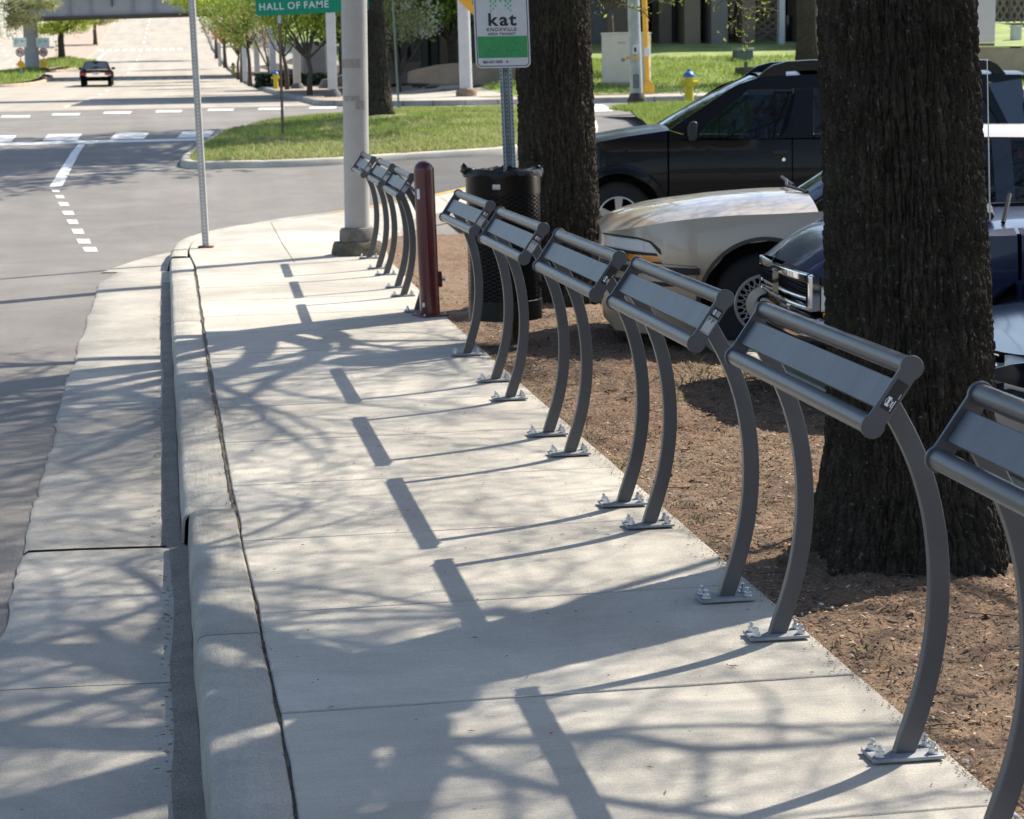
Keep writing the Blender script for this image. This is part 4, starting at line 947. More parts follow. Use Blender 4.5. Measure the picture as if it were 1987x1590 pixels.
def big_tree(name, label, group, C_, limbs, seed, trunk_res, amp, cw, ch, maxl=4, nch=(7, 7, 6, 5), leaves=4000, lsize=.025, L0=3.2, rel=None):
    base = C_[0]; root = empty(name, (base[0], base[1], base[2])); tag(root, label, 'tree', group)
    off = np.array(base[:3]); C2 = [(x-off[0], y-off[1], z-off[2], r) for x, y, z, r in C_]
    trunk_mesh('trunk', C2, root, trunk_res[0], trunk_res[1], amp, cw, ch, M_bark, seed)
    rg = np.random.RandomState(seed); L = []
    top = np.array(C2[-1][:3])
    for li_, (z, d, r, ln) in enumerate(limbs):
        rg = np.random.RandomState(seed*100+li_)
        p = np.array([np.interp(z, [c[2] for c in C2], [c[0] for c in C2]), np.interp(z, [c[2] for c in C2], [c[1] for c in C2]), z])-np.array(d)/np.linalg.norm(d)*.1
        grow(L, p, d, r, ln, 0, rg, maxl, nch, ratio=rel or .62)
    big = [t for t in L if t[2] <= 1]; mid = [t for t in L if t[2] == 2]; fine = [t for t in L if t[2] > 2]
    V, F = tubes_np(big, 9); fastmesh('limbs', V, F, M_limb, root, True)
    V, F = tubes_np(mid, 5); fastmesh('branches', V, F, M_limb, root, True)
    if fine: V, F = tubes_np(fine, 3); tag(fastmesh('twigs', V, F, M_twig, root, False), kind='stuff')
    tips = np.array([t[0][-1] for t in fine]+[t[0][len(t[0])//2] for t in fine])
    if leaves: V, F = leaves_at(tips, leaves, lsize, rg, .05); tag(fastmesh('leaves', V, F, M_bud, root), kind='stuff')
    return root, L
def axis_px(rows, D):                                            # rows: (px centre, py, px width)
    out = []
    for px, py, w in rows: p = W(px, py, D); out.append((p[0], p[1], p[2], w/2/FPX*D*.985))
    return out
NCH, REL = (8, 7, 6, 4), .66
A1 = axis_px([(1774, 1078, 385), (1768, 850, 336), (1762, 600, 322), (1752, 300, 310), (1738, 0, 303)], 6.76)
A1 = [(A1[0][0], A1[0][1], -.12, A1[0][3])]+A1+[(A1[-1][0]-.03, A1[-1][1], 2.5, .21)]
A1[1] = (A1[1][0], A1[1][1], .1, A1[1][3])
big_tree('oak_tree', 'thick dark furrowed tree trunk in front of the blue pickup, nearest tree', 'trees in the dirt bed', A1,
    [(2.3, (-.15, -.05, 1), .19, 4.2), (2.15, (-.35, -.75, .62), .12, 3.4), (2.25, (.8, .2, .62), .12, 3.6), (2.3, (-.45, .6, .66), .11, 3.4), (2.4, (.35, .85, .6), .10, 3.4), (2.35, (.5, -.7, .7), .09, 3.0), (2.45, (.95, -.15, .50), .10, 4.4), (2.4, (.7, -.55, .6), .08, 3.4), (2.4, (.9, .5, .5), .08, 4.2), (2.45, (.2, .9, .5), .08, 4.0)],
    5, (620, 760), .016, .024, .115, leaves=5000, nch=NCH, lsize=.022, rel=REL)
A2 = axis_px([(1094, 590, 176), (1090, 470, 162), (1082, 300, 152), (1075, 137, 149), (1070, 0, 147)], 14.85)
A2 = [(A2[0][0], A2[0][1], -.12, A2[0][3]*1.02)]+A2+[(A2[-1][0]-.04, A2[-1][1], 2.9, .22)]
big_tree('oak_tree', 'dark tree trunk behind the litter bin and the white-green bus stop sign', 'trees in the dirt bed', A2,
    [(2.8, (-.1, .05, 1), .19, 4.4), (2.5, (-.6, -.45, .65), .12, 3.4), (2.6, (.8, .1, .6), .12, 3.8), (2.7, (-.3, .65, .7), .11, 3.2), (2.75, (.4, -.75, .62), .11, 3.4), (2.8, (.9, -.4, .55), .10, 4.2), (2.8, (.1, -.95, .5), .10, 4.0), (2.8, (-.5, -.8, .6), .09, 3.6)],
    11, (300, 380), .016, .028, .12, leaves=6000, nch=NCH, lsize=.022, rel=REL)
A3 = [(T3[0], T3[1], hp(T3[1])+.02, .33), (T3[0]-.02, T3[1], 1.5, .29), (T3[0]-.10, T3[1], 3.2, .26), (T3[0]-.15, T3[1], 4.2, .22)]
big_tree('oak_tree', 'dark tree trunk on the grass island right behind the concrete pole', 'trees in the dirt bed', A3,
    [(4.1, (.25, -.3, 1), .18, 3.4), (3.9, (.1, -.85, .75), .11, 4.4), (3.8, (.8, -.3, .6), .11, 4.0), (3.9, (.5, -.8, .5), .10, 4.4), (3.9, (-.4, -.7, .7), .09, 3.6), (3.3, (1., .25, .30), .09, 4.2), (3.4, (.8, .7, .35), .09, 4.2), (3.5, (.3, 1., .4), .09, 3.8)],
    17, (90, 160), .02, .07, .18, maxl=3, nch=(8, 8, 7), leaves=38000, lsize=.085)
def leafy_tree(name, label, group, x, y, z0, th, tr, forks, crown, n, size, leaf, seed, cat='tree', spread=1., dark=None, dens=1.):
    """crown: list of (dx, dy, dz, rx, ry, rz) clumps; limbs run from the trunk's head into the clumps"""
    rg = np.random.RandomState(seed); root = empty(name, (x, y, z0)); tag(root, label, cat, group)
    P = [(0, 0, -.1), (.01, 0, th*.3), (rg.normal(0, .03), rg.normal(0, .03), th*.7), (rg.normal(0, .04), 0, th)]
    b = MB(); b.tube(P, [tr*1.25, tr, tr*.9, tr*.82], 9); b.build('trunk', dark or M_limb, root, ang=180)
    h = np.array(P[-1]); items = []
    for c in crown:
        for _ in range(forks):
            e = np.array(c[:3])+rg.normal(0, .35, 3)*np.array(c[3:]); m_ = h*.5+e*.5+rg.normal(0, .06, 3)*np.linalg.norm(e-h)
            items.append(([h, h*.72+e*.28+(m_-h*.5-e*.5)*.8, m_, e], [tr*.5, tr*.38, tr*.26, tr*.1], 0))
    V, F = tubes_np(items, 5); fastmesh('limbs', V, F, dark or M_limb, root, True)
    cen = []; per = max(1, n//len(crown))
    for c in crown:
        nb = max(8, int(per/26)); u = rg.normal(0, 1, (nb, 3)); u /= np.linalg.norm(u, axis=1)[:, None]; u *= (rg.rand(nb)**.42)[:, None]
        bc_ = np.array(c[:3])+u*np.array(c[3:]); q = bc_[rg.randint(0, nb, per)]+rg.normal(0, .17, (per, 3))*np.array(c[3:])*spread
        cen.append(q)
    V, F = leafquads(np.concatenate(cen), size, rg); fastmesh('crown', V, F, leaf, root)
    return root
L_lime = leafmat('leaf_lime', (.42, .50, .07), .35, .5); L_mid = leafmat('leaf_mid', (.27, .36, .07), .4, .5); L_rust = leafmat('leaf_rust', (.45, .29, .10), .35, .45); L_pink = leafmat('leaf_haze', (.52, .42, .32), .25, .5)
L_dark = leafmat('leaf_dark', (.035, .055, .022), .5, .25); L_olive = leafmat('leaf_olive', (.34, .36, .17), .3, .45); L_white = leafmat('blossom', (.75, .74, .66), .1, .4); L_pale = leafmat('leaf_pale', (.36, .37, .20), .25, .5)
def st(px, Y, th, crown, n, size, leaf, seed, label, tr=.09):
    x = colX(px, Y); return leafy_tree('street_tree', label, 'young trees along the far pavement', x, Y, hp(Y), th, tr, 3, crown, n, size, leaf, seed)
st(601, 66, 1.15, [(-.5, 0, 2.35, 1.0, 1.0, .65), (.7, 0, 2.3, .9, .9, .6), (-1.2, .2, 2.9, .9, .9, .7), (.3, 0, 3.2, 1.4, 1.2, .8), (0, 0, 4.2, 1.5, 1.3, .8)], 5200, .062, L_lime, 1, 'young green tree with forked trunk between two white posts, nearest the cross street')
st(557, 82, 1.3, [(0, 0, 2.8, 1.2, 1.1, .8), (-.6, 0, 3.6, 1.3, 1.2, .9), (.3, 0, 4.4, 1.4, 1.2, .8)], 3600, .07, L_mid, 2, 'thin brown-trunked tree right behind the yellow hydrant')
st(522, 95, .8, [(0, 0, 2.2, 1.0, .9, .8), (.2, 0, 3.3, 1.3, 1.2, .9), (-.3, 0, 4.4, 1.3, 1.2, .8)], 2400, .055, L_pink, 3, 'bare pinkish tree with low fork left of the hydrant', .07)
st(485, 100, 1.7, [(-.2, 0, 2.5, 1.3, 1.2, .8), (-.8, 0, 3.4, 1.5, 1.3, .9), (.6, 0, 3.2, .9, 1., .8), (0, 0, 4.4, 1.7, 1.4, .8)], 5200, .075, L_mid, 4, 'green tree with slim dark leaning trunk in the middle of the row', .10)
st(462, 118, 1.2, [(-.2, 0, 2.6, 1.2, 1.2, .9), (.3, 0, 3.8, 1.6, 1.4, 1.), (-.3, 0, 5., 1.6, 1.4, .8)], 3600, .075, L_rust, 5, 'orange tinged young tree beyond the green one', .08)
st(437, 150, 1.5, [(-.3, 0, 3.0, 1.6, 1.4, 1.1), (.2, 0, 4.8, 1.9, 1.6, 1.2), (-1.4, 0, 4.6, 1.3, 1.3, 1.)], 3400, .09, L_pink, 6, 'greyish pink bare tree farthest up the far pavement', .14)
st(470, 112, 2.4, [(-1.2, 0, 4.2, 1.7, 1.4, .9), (0, 0, 5.0, 1.8, 1.4, .9), (-2.6, 0, 4.6, 1.3, 1.2, .8)], 5600, .085, L_lime, 7, 'tall lime green tree overhanging the road at the top of the row', .11)
st(420, 175, 3., [(-.6, 0, 6.0, 2.2, 2., 1.4), (-2.2, 0, 6.6, 1.9, 2., 1.2), (1.5, 0, 6.4, 2, 2, 1.4)], 4600, .13, L_mid, 8, 'green tree crown touching the bridge above the far kerb', .14)
# trees on the medians and left of the street
leafy_tree('median_tree', 'bright green tree with dark trunk on a grass hump of the median', None, XT, 156, hp(156)+.5, 2.1, .26, 3, [(-.9, 0, 2.5, 1.5, 1.4, .7), (.8, 0, 2.7, 1.5, 1.4, .8), (0, 0, 3.8, 2.2, 1.8, 1.), (1.9, 0, 3.2, 1.2, 1.2, .6)], 5200, .10, L_lime, 21, dark=M_bark)
leafy_tree('median_tree', 'pale olive tree on the median beyond the bridge', None, colX(185, 215), 215, hp(215), 2.2, .2, 3, [(-.5, 0, 2.6, 2.4, 2.2, .8), (1.3, 0, 2.8, 1.6, 2., .8), (-2.4, 0, 3., 1.8, 2., .9), (0, 0, 4.4, 2.6, 2., 1.)], 4600, .12, L_olive, 22)
leafy_tree('flowering_tree', 'large hazy olive tree hanging over the bridge pier at the left edge', None, colX(-60, 106), 106, hp(106), 2.6, .22, 4, [(1.5, 0, 3.2, 1.2, 1.2, .8), (2.7, 0, 3.5, 1.1, 1.1, .65), (3.9, 0, 4.2, .9, 1.0, .4), (1.4, 0, 4.4, 1.8, 1.6, .8), (2.9, 0, 4.6, 1.8, 1.8, .7)], 9000, .065, L_olive, 23)
leafy_tree('flowering_tree', 'white blossoming tree cut off by the left picture edge', None, colX(-34, 98), 98, hp(98), 1.8, .14, 4, [(.75, 0, 3.3, .55, .8, .7), (.85, 0, 2.6, .45, .8, .5), (.4, 0, 4.2, .9, .9, .6)], 3400, .05, L_white, 24)
# planting in front of the dark building across the cross street
def fx(px, Y): return colX(px, Y, float(far_z(np.array(10.), np.array(Y))))
def fl(px, Y):
    x = colX(px, Y)
    for _ in range(4): x = colX(px, Y, float(far_z(np.array(x), np.array(Y))))
    return x, float(far_z(np.array(x), np.array(Y)))
x, z = fl(775, 66); leafy_tree('dogwood_tree', 'multi-stemmed dogwood tree with white blossom before the dark wall', None, x, 66, z, .5, .07, 6, [(-.5, 0, 2.1, .9, .8, .7), (.4, 0, 2.2, .9, .8, .5), (-.2, 0, 3.0, 1.1, .9, .6)], 2600, .055, L_olive, 31)
x, z = fl(815, 67.5); leafy_tree('dogwood_tree', 'small blossoming dogwood reaching in from behind the grey thin post', None, x, 67.5, z, .9, .06, 4, [(-.3, 0, 2.0, .9, .7, .5), (.2, 0, 2.5, .9, .7, .5)], 900, .05, L_white, 32)
x, z = fl(880, 69); leafy_tree('evergreen_tree', 'dense olive green tree behind the white traffic pole', None, x, 69, z, 1.3, .2, 4, [(-1., 0, 2.6, 1.2, 1., 1.), (.4, 0, 2.9, 1.3, 1., 1.1), (-.4, 0, 4.2, 1.9, 1.4, 1.), (1.7, 0, 3., 1.2, 1., 1.2)], 5200, .1, L_mid, 33, dark=M_bark)
x, z = fl(760, 73); leafy_tree('evergreen_tree', 'very dark evergreen crown above the grey wall', None, x, 73, z, 2.4, .25, 4, [(-.8, 0, 4.2, 2.2, 1.5, 1.2), (1.4, 0, 4.0, 2.0, 1.5, 1.2), (0, 0, 5.6, 2.6, 1.8, 1.2)], 5200, .13, L_dark, 34, dark=M_bark)
x, z = fl(668, 92); leafy_tree('evergreen_tree', 'dark magnolia seen between the concrete pole and a white post', None, x, 92, z, 1.5, .2, 3, [(-.6, 0, 3.0, 1.4, 1.4, 1.3), (.4, 0, 4.6, 2., 1.6, 1.5)], 3800, .15, L_dark, 35, dark=M_bark)
x, z = fl(1185, 63); leafy_tree('evergreen_tree', 'light green tree hanging over the top of the utility cabinet', None, x, 63, z, 2.0, .12, 5, [(-.6, 0, 3.1, 1.1, 1., .5), (1.2, 0, 3.2, 1.0, .9, .5), (2.1, 0, 2.9, .7, .7, .7), (0, 0, 4.2, 1.8, 1.3, .8)], 3000, .07, L_mid, 36)
x, z = fl(1566, 60); leafy_tree('lawn_tree', 'dark brown tree trunk on the lawn left of the thick furrowed trunk', None, x, 60, z, 4.0, .34, 4, [(-1.5, 0, 5.6, 2., 2., 1.), (1.4, 0, 5.8, 2., 2., 1.), (0, 0, 7, 2.5, 2.2, 1.2)], 1800, .09, L_mid, 37, dark=M_bark)
# low drooping sprays of the second oak, at the top of the view
T2r = bpy.data.objects['oak_tree.001']; rg = np.random.RandomState(6); Lh = []
for px, py, dpx, dpy in ((1285, -60, 40, 70), (1340, -50, 70, 55), (1430, -50, 30, 75), (1490, -50, -40, 50), (1240, -40, 50, 30), (1180, -60, 30, 60)):
    p = W(px, py, 15.6); d = W(px+dpx, py+dpy, 15.3)-p; o_ = np.array(T2r.location)
    grow(Lh, p-o_, d, .006, np.linalg.norm(d)*1.1, 2, rg, 4, (0, 0, 6, 5), up=-.02, wob=.2, ratio=.5)
V, F = tubes_np(Lh, 3); fastmesh('drooping_twigs', V, F, M_twig, T2r)
tp = np.concatenate([np.array(t[0][2:]) for t in Lh]); V, F = leaves_at(tp, 520, .016, rg, .02); tag(fastmesh('drooping_leaves', V, F, leafmat('leaf_fresh', (.24, .30, .05), .3, .55), T2r), kind='stuff')
# ================================================================ VEHICLES
def glassmat(name, tint, tr):
    m = bpy.data.materials.new(name); m.use_nodes = True; n = m.node_tree; n.nodes.clear(); L = n.links
    o = n.nodes.new('ShaderNodeOutputMaterial'); t = n.nodes.new('ShaderNodeBsdfTransparent'); t.inputs[0].default_value = tint+(1,)
    g = n.nodes.new('ShaderNodeBsdfGlossy'); g.inputs['Roughness'].default_value = .02; g.inputs[0].default_value = (.9, .95, 1, 1)
    f = n.nodes.new('ShaderNodeFresnel'); f.inputs[0].default_value = 1.5; d = n.nodes.new('ShaderNodeBsdfDiffuse'); d.inputs[0].default_value = (.01, .014, .016, 1)
    a = n.nodes.new('ShaderNodeMixShader'); a.inputs[0].default_value = tr; L.new(d.outputs[0], a.inputs[1]); L.new(t.outputs[0], a.inputs[2])
    b = n.nodes.new('ShaderNodeMixShader'); L.new(f.outputs[0], b.inputs[0]); L.new(a.outputs[0], b.inputs[1]); L.new(g.outputs[0], b.inputs[2]); L.new(b.outputs[0], o.inputs[0])
    return m
M_glass = glassmat('car_glass', (.36, .46, .52), .85); M_glasss = glassmat('blue_glass', (.10, .17, .25), .75); M_glassd = glassmat('tinted_glass', (.10, .12, .14), .6)
M_tyre = mat('tyre_rubber', (.018, .018, .019), .85, var=.2, scale=20); M_well = mat('wheel_well', (.010, .010, .011), .95)
M_alloy = mat('alloy_rim', (.55, .56, .57), .3, metal=.85); M_chrome = mat('chrome', (.80, .81, .83), .06, metal=1.)
M_trim = mat('black_trim', (.016, .016, .018), .5); M_int = mat('car_interior', (.05, .052, .056), .9); M_lens = mat('clear_lens', (.70, .71, .70), .25, spec=.5, coat=.3)
M_amber = mat('amber_lens', (.75, .27, .02), .15, coat=.5); M_redl = mat('red_lens', (.36, .010, .012), .15, coat=.5)
M_cover = mat('wheel_cover', (.45, .44, .42), .35, metal=.5)
class Car:
    def __init__(s, name, label, px0, D, z0, width, cat='car', group='cars parked nose-in beside the dirt bed'):
        o = W(px0, 500, D); s.O = np.array([o[0], o[1], z0]); s.D = D; s.w = width
        s.root = empty(name, s.O, -YAW); tag(s.root, label, cat, group)
    def L(s, px, py, dy=0.):
        p = W(px, py, s.D+dy)-s.O; return np.array([p@RH, p[2]])
    def P(s, pts, dy=0.): return [tuple(s.L(a, b, dy)) for a, b in pts]
    def X(s, px, dy=0.): return s.L(px, 500, dy)[0]
    def Z(s, py, px=1500, dy=0.): return s.L(px, py, dy)[1]
def arcpts(cx, cz, r, a0, a1, n=18): return [(cx+r*math.cos(math.radians(a0+(a1-a0)*k/n)), cz+r*math.sin(math.radians(a0+(a1-a0)*k/n))) for k in range(n+1)]
def panel(car, name, poly, ins, m, both=True, out=0., th=.012, sx=.09, sz=.06, parent=None, label=None):
    """a body panel: outline in the side view (x, z), bent over the body's curvature ins(x, z), with folded-in edges"""
    bm = bmesh.new(); f = bm.faces.new([bm.verts.new((x, 0, z)) for x, z in poly]); bmesh.ops.triangulate(bm, faces=[f], ngon_method='EAR_CLIP')
    P = np.array(poly); lo, hi = P.min(0), P.max(0)
    for axi, st, k in ((0, sx, 0), (2, sz, 1)):
        for c in np.arange(math.ceil(lo[k]/st)*st+.0007, hi[k], st):
            co = [0, 0, 0]; co[axi] = c; nv = [0, 0, 0]; nv[axi] = 1
            bmesh.ops.bisect_plane(bm, geom=bm.verts[:]+bm.edges[:]+bm.faces[:], plane_co=co, plane_no=nv, dist=1e-5)
    for v in bm.verts: v.co.y = ins(v.co.x, v.co.z)-out
    bmesh.ops.recalc_face_normals(bm, faces=bm.faces)
    s = sum(f.normal.y*f.calc_area() for f in bm.faces)
    if s > 0: bmesh.ops.reverse_faces(bm, faces=bm.faces)
    edge = [e for e in bm.edges if e.is_boundary]; r = bmesh.ops.extrude_edge_only(bm, edges=edge)
    for g in r['geom']:
        if isinstance(g, bmesh.types.BMVert): g.co.y += th
    me = bpy.data.meshes.new(name); bm.to_mesh(me)
    o = finish(name, me, m, parent or car.root, True, 40, fix=False)
    if label: o['label'] = label
    if both:
        for v in bm.verts: v.co.y = car.w-v.co.y
        bmesh.ops.reverse_faces(bm, faces=bm.faces); me = bpy.data.meshes.new(name); bm.to_mesh(me); finish(name, me, m, parent or car.root, True, 40, fix=False)
    bm.free(); return o
def sheet(car, name, xs, ze, zc_, yin, m, nx=24, ny=13, p=2.2, parent=None):
    """hood, roof or deck: near edge height ze(x), centre height zc_(x), inset yin(x)"""
    cs = []
    for x in np.linspace(xs[0], xs[1], nx):
        a, b = yin(x), car.w-yin(x); row = []
        for t in np.sin(np.linspace(-math.pi/2, math.pi/2, ny)):
            row.append((x, (a+b)/2+(b-a)/2*t, ze(x)+(zc_(x)-ze(x))*(1-abs(t)**p)))
        cs.append(row)
    return MB().loft(cs).build(name, m, parent or car.root, ang=60)
def wheel(car, x, z, R, rim, wid, style, y=.02, far=True):
    for side in ((0, 1) if far else (0,)):
        w = empty('wheel', (x, y if side == 0 else car.w-y, z), 0 if side == 0 else math.pi, car.root)
        prof = [(rim*.98, .03), (rim, .0), (rim+.02, -.006), (R*.86, -.004), (R*.96, .012), (R, .04), (R, wid-.04), (R*.9, wid), (rim*.9, wid)]
        b = MB(); b.lathe([(r, -h) for r, h in prof], 44, caps=False); b.xform([[1, 0, 0, 0], [0, 0, -1, 0], [0, 1, 0, 0], [0, 0, 0, 1]]); b.build('tyre', M_tyre, w, ang=50)
        b = MB()
        def put(bb): bb.xform([[1, 0, 0, 0], [0, 0, -1, 0], [0, 1, 0, 0], [0, 0, 0, 1]])
        b.lathe([(rim*.99, -.004), (rim*.93, -.002), (rim*.9, -.03), (rim*.88, -.12)], 40, caps=False)
        if style == 'alloy':
            for k in range(5):
                a = 2*math.pi*k/5+.3; c, s_ = math.cos(a), math.sin(a); e = np.array([c, s_, 0]); t = np.array([-s_, c, 0])
                q = lambda rr, ww, zz: [tuple(e*rr-t*ww+[0, 0, zz]), tuple(e*rr+t*ww+[0, 0, zz]), tuple(e*rr+t*ww*.9+[0, 0, zz-.03]), tuple(e*rr-t*ww*.9+[0, 0, zz-.03])]
                b.loft([q(rim*.1, rim*.14, -.012), q(rim*.5, rim*.15, -.014), q(rim*.93, rim*.2, -.006)], closed=True)
            b.lathe([(rim*.24, -.016), (rim*.22, -.006), (rim*.05, -.003)], 20)
        else:
            b.lathe([(rim*.62, -.02), (rim*.60, .002), (rim*.3, .008), (rim*.28, .004), (rim*.1, .006)], 32)
            for k in range(24):
                for sgn in (-1, 1):
                    a, c = 2*math.pi*k/24, 2*math.pi*(k+sgn*.75)/24
                    b.tube([(rim*.61*math.cos(a), rim*.61*math.sin(a), -.004), (rim*.93*math.cos(c), rim*.93*math.sin(c), -.004)], .0045, 4)
            b.lathe([(rim*1.0, .001), (rim*.97, .006), (rim*.90, .004), (rim*.89, -.006)], 40, caps=False)
        put(b); b.build('rim', M_alloy if style == 'alloy' else M_cover, w, ang=40)
        b = MB(); b.lathe([(rim*.9, -.10), (.01, -.10)], 24); put(b); b.build('hub_shadow_disc' if False else 'wheel_shade_disc', M_well, w)  # black disc behind the rim, painted shade for the wheel's dark inside
def inner(car, x0, x1, z0, z1, y=.14, name='underbody'):
    MB().box((x0, y, z0), (x1, car.w-y, z1)).build(name, M_well, car.root)
def fi(P, k=0):                                               # outline z as a function of x
    P = np.array(sorted(P)); return lambda x: float(np.interp(x, P[:, 0], P[:, 1]))
# ---------------------------------------------------------------- black off-roader
suv = Car('parked_suv', 'black off-road car with roof rack, parked farthest from the camera', 1201, 20.3, -.135, 1.80)
M_suv = mat('black_paint', (.004, .0045, .006), .3, spec=.25, coat=.2)
zb = suv.Z(271, 1450)
def ins_s(x, z): return (.34*(z-zb) if z > zb else .05*((z-.72)/.35)**2*(1 if z < .72 else .6))+(.22*((-.15-x)/.40)**2 if x < -.15 else 0)
wx, wz = suv.L(1201, 423); ar = .455; wb = 2.70
arch = arcpts(wx, wz, ar, -14, 194); arch2 = arcpts(wx+wb, wz, ar, -14, 194)
F_ = suv.P([(1086, 330), (1094, 300), (1110, 285), (1156, 277), (1216, 265.5), (1272, 257.5), (1295, 254)])
bot = suv.Z(452); xA, xB, xC = suv.X(1296), suv.X(1299), suv.X(1537.5)
panel(suv, 'fender', F_+[(xA, bot)]+arch+[(suv.X(1100), wz-.12), (suv.X(1086), wz)], ins_s, M_suv)
D_ = suv.P([(1299, 254), (1340, 266.5), (1355, 271), (1510, 271), (1537, 271)]); door = panel(suv, 'door', D_+[(xC-.008, bot), (xB, bot)], ins_s, M_suv)
Q_ = suv.P([(1539.5, 271), (1900, 268), (1988, 266), (1992, 330), (1990, 430)])
panel(suv, 'quarter_panel', [(xC, bot)]+Q_[:0]+suv.P([(1539.5, 271), (1900, 268), (1984, 266), (1992, 300), (1993, 400)])+[(suv.X(1990), bot+.03)]+arch2+[(wx+wb-ar-.08, bot)], ins_s, M_suv)
panel(suv, 'windscreen_pillar', suv.P([(1299, 253), (1324, 235), (1432, 166), (1478, 150), (1484, 160), (1458, 174), (1370, 245), (1352, 269), (1340, 265)]), ins_s, M_suv, out=.004)
panel(suv, 'roof_rail_panel', suv.P([(1478, 150), (1583, 144.5), (1898, 144), (1992, 145), (1992, 152), (1940, 160), (1900, 158), (1546, 173), (1458, 174), (1484, 160)]), ins_s, M_suv)
panel(suv, 'door_pillar', suv.P([(1546, 173.5), (1584, 172), (1578, 270), (1510, 270), (1528, 252), (1546, 192)]), ins_s, M_suv, out=.003)
panel(suv, 'rear_pillar', suv.P([(1898, 158.5), (1924, 160), (1968, 266), (1955, 266)]), ins_s, M_suv, out=.004)
M_suvg = M_glassd
panel(suv, 'side_window', suv.P([(1353, 268.5), (1371, 245), (1459, 174.5), (1546, 174), (1546, 191), (1528, 251), (1511, 270)]), lambda x, z: ins_s(x, z)+.012, M_glasss, th=.004)
panel(suv, 'side_window', suv.P([(1585, 172.5), (1898, 159), (1955, 266), (1580, 269)]), lambda x, z: ins_s(x, z)+.012, M_glassd, th=.004)
panel(suv, 'side_window', suv.P([(1925, 161), (1992, 153), (1999, 265), (1969, 265)]), lambda x, z: ins_s(x, z)+.008, mat('sky_glass', (.02, .025, .03), .02, spec=1., coat=1.), th=.004)
panel(suv, 'window_seal', suv.P([(1459, 174), (1546, 173.4), (1546, 178), (1455, 179)]), lambda x, z: ins_s(x, z)-.004, M_trim, both=False, th=.004)
flo, fli = arcpts(wx, wz, ar+.085, -20, 200, 24), arcpts(wx, wz, ar-.005, -20, 200, 24)
for off in (0, wb):
    b = MB(); n = len(flo)
    b.loft([[(x+off, ins_s(x+off, z)+.004, z) for x, z in flo], [(x+off, ins_s(x+off, z)-.035, z) for x, z in [((a[0]*.7+c[0]*.3), (a[1]*.7+c[1]*.3)) for a, c in zip(flo, fli)]], [(x+off, ins_s(x+off, z)-.04, z) for x, z in fli], [(x+off, .10, z) for x, z in fli]])
    b.build('wheel_flare', M_suv, suv.root, ang=50)
he, hc = fi(F_), fi([(a, b+.055) for a, b in F_]); sheet(suv, 'bonnet', (suv.X(1090), suv.X(1300)), he, hc, lambda x: ins_s(x, he(x))+.004, M_suv, p=3)
roofe = fi(suv.P([(1478, 150), (1583, 144.5), (1898, 144), (1992, 145)])); sheet(suv, 'roof', (suv.X(1478), suv.X(1992)), roofe, lambda x: roofe(x)+.045, lambda x: ins_s(x, roofe(x))+.004, M_suv, p=3)
# windscreen between cowl and roof
a0, a1 = suv.L(1300, 252), suv.L(1478, 150)
cs = []
for t in np.linspace(0, 1, 6):
    x = a0[0]+(a1[0]-a0[0])*t; z = a0[1]+(a1[1]-a0[1])*t+.02*math.sin(t*3.14); i0 = ins_s(x, z)+.05
    cs.append([(x-.10*(1-u*u)*(1-t*.6), suv.w/2+u*(suv.w/2-i0), z+.02*(1-u*u)) for u in np.linspace(-1, 1, 9)])
MB().loft(cs).build('windscreen', M_glassd, suv.root)
rk = suv.P([(1476, 150), (1492, 136), (1506, 127), (1532, 119.5), (1583, 116.5), (1700, 115), (1897, 115.5), (1930, 117), (1946, 125), (1962, 143)])
rki = suv.P([(1590, 142), (1530, 141), (1528, 134), (1590, 133)])
for y in (.22, suv.w-.28):
    b = MB(); n = len(rk); lo = fi(rk)
    cs = []
    for i, (x, z) in enumerate(rk):
        h = .10 if 0 < i < n-1 else .02
        zz = z-h if 3 <= i <= 7 else roofe(x)-.02
        cs.append([(x, y, z), (x, y+.05, z+.006), (x, y+.06, zz), (x, y, zz)])
    b.loft(cs, closed=True); b.build('roof_rack', M_suv, suv.root, ang=45)
    MB().box((rk[2][0], y+.01, roofe(rk[2][0])-.01), (rk[3][0], y+.05, rk[3][1]-.03)).build('rack_foot', M_suv, suv.root, bevel=.01)
MB().box((suv.X(1560), .26, suv.Z(139)), (suv.X(1600), suv.w-.26, suv.Z(132))).build('rack_bar', M_trim, suv.root, bevel=.01)
mp = suv.P([(1333, 262), (1334, 246), (1340, 237), (1350, 235), (1353, 240), (1353, 268), (1348, 276), (1337, 276)])
MB().prism(mp, -.14, axis=1, off=.10).build('wing_mirror', M_trim, suv.root, bevel=.02, seg=3)
hp_ = suv.P([(1498, 292), (1530, 290), (1530, 300), (1500, 302)]); MB().prism(hp_, -.03, axis=1, off=ins_s(hp_[0][0], hp_[0][1])+.012).build('door_handle', M_trim, door, bevel=.008)
lk_ = suv.L(1521, 310); b = MB(); b.tube([(lk_[0], ins_s(*lk_)+.004, lk_[1]), (lk_[0], ins_s(*lk_)-.006, lk_[1])], .018, 14); b.build('door_lock', M_chrome, door)
wheel(suv, wx, wz, .365, .215, .24, 'alloy', .06); wheel(suv, wx+wb, wz, .365, .215, .24, 'alloy', .06)
inner(suv, suv.X(1110), suv.X(1985), .32, .75, .30); inner(suv, wx+.5, suv.X(1985), .30, zb-.12, .09, 'cabin_floor')
MB().box((suv.X(1088), .1, suv.Z(440)), (suv.X(1108), suv.w-.1, suv.Z(380))).build('bumper', M_trim, suv.root, bevel=.03)
MB().box((suv.X(1090), .2, suv.Z(380)), (suv.X(1105), suv.w-.2, suv.Z(300))).build('grille', M_trim, suv.root, bevel=.02)
MB().box((suv.X(1986), .02, suv.Z(452)), (suv.X(1996), suv.w-.02, suv.Z(200))).build('tailgate', M_suv, suv.root, bevel=.02)
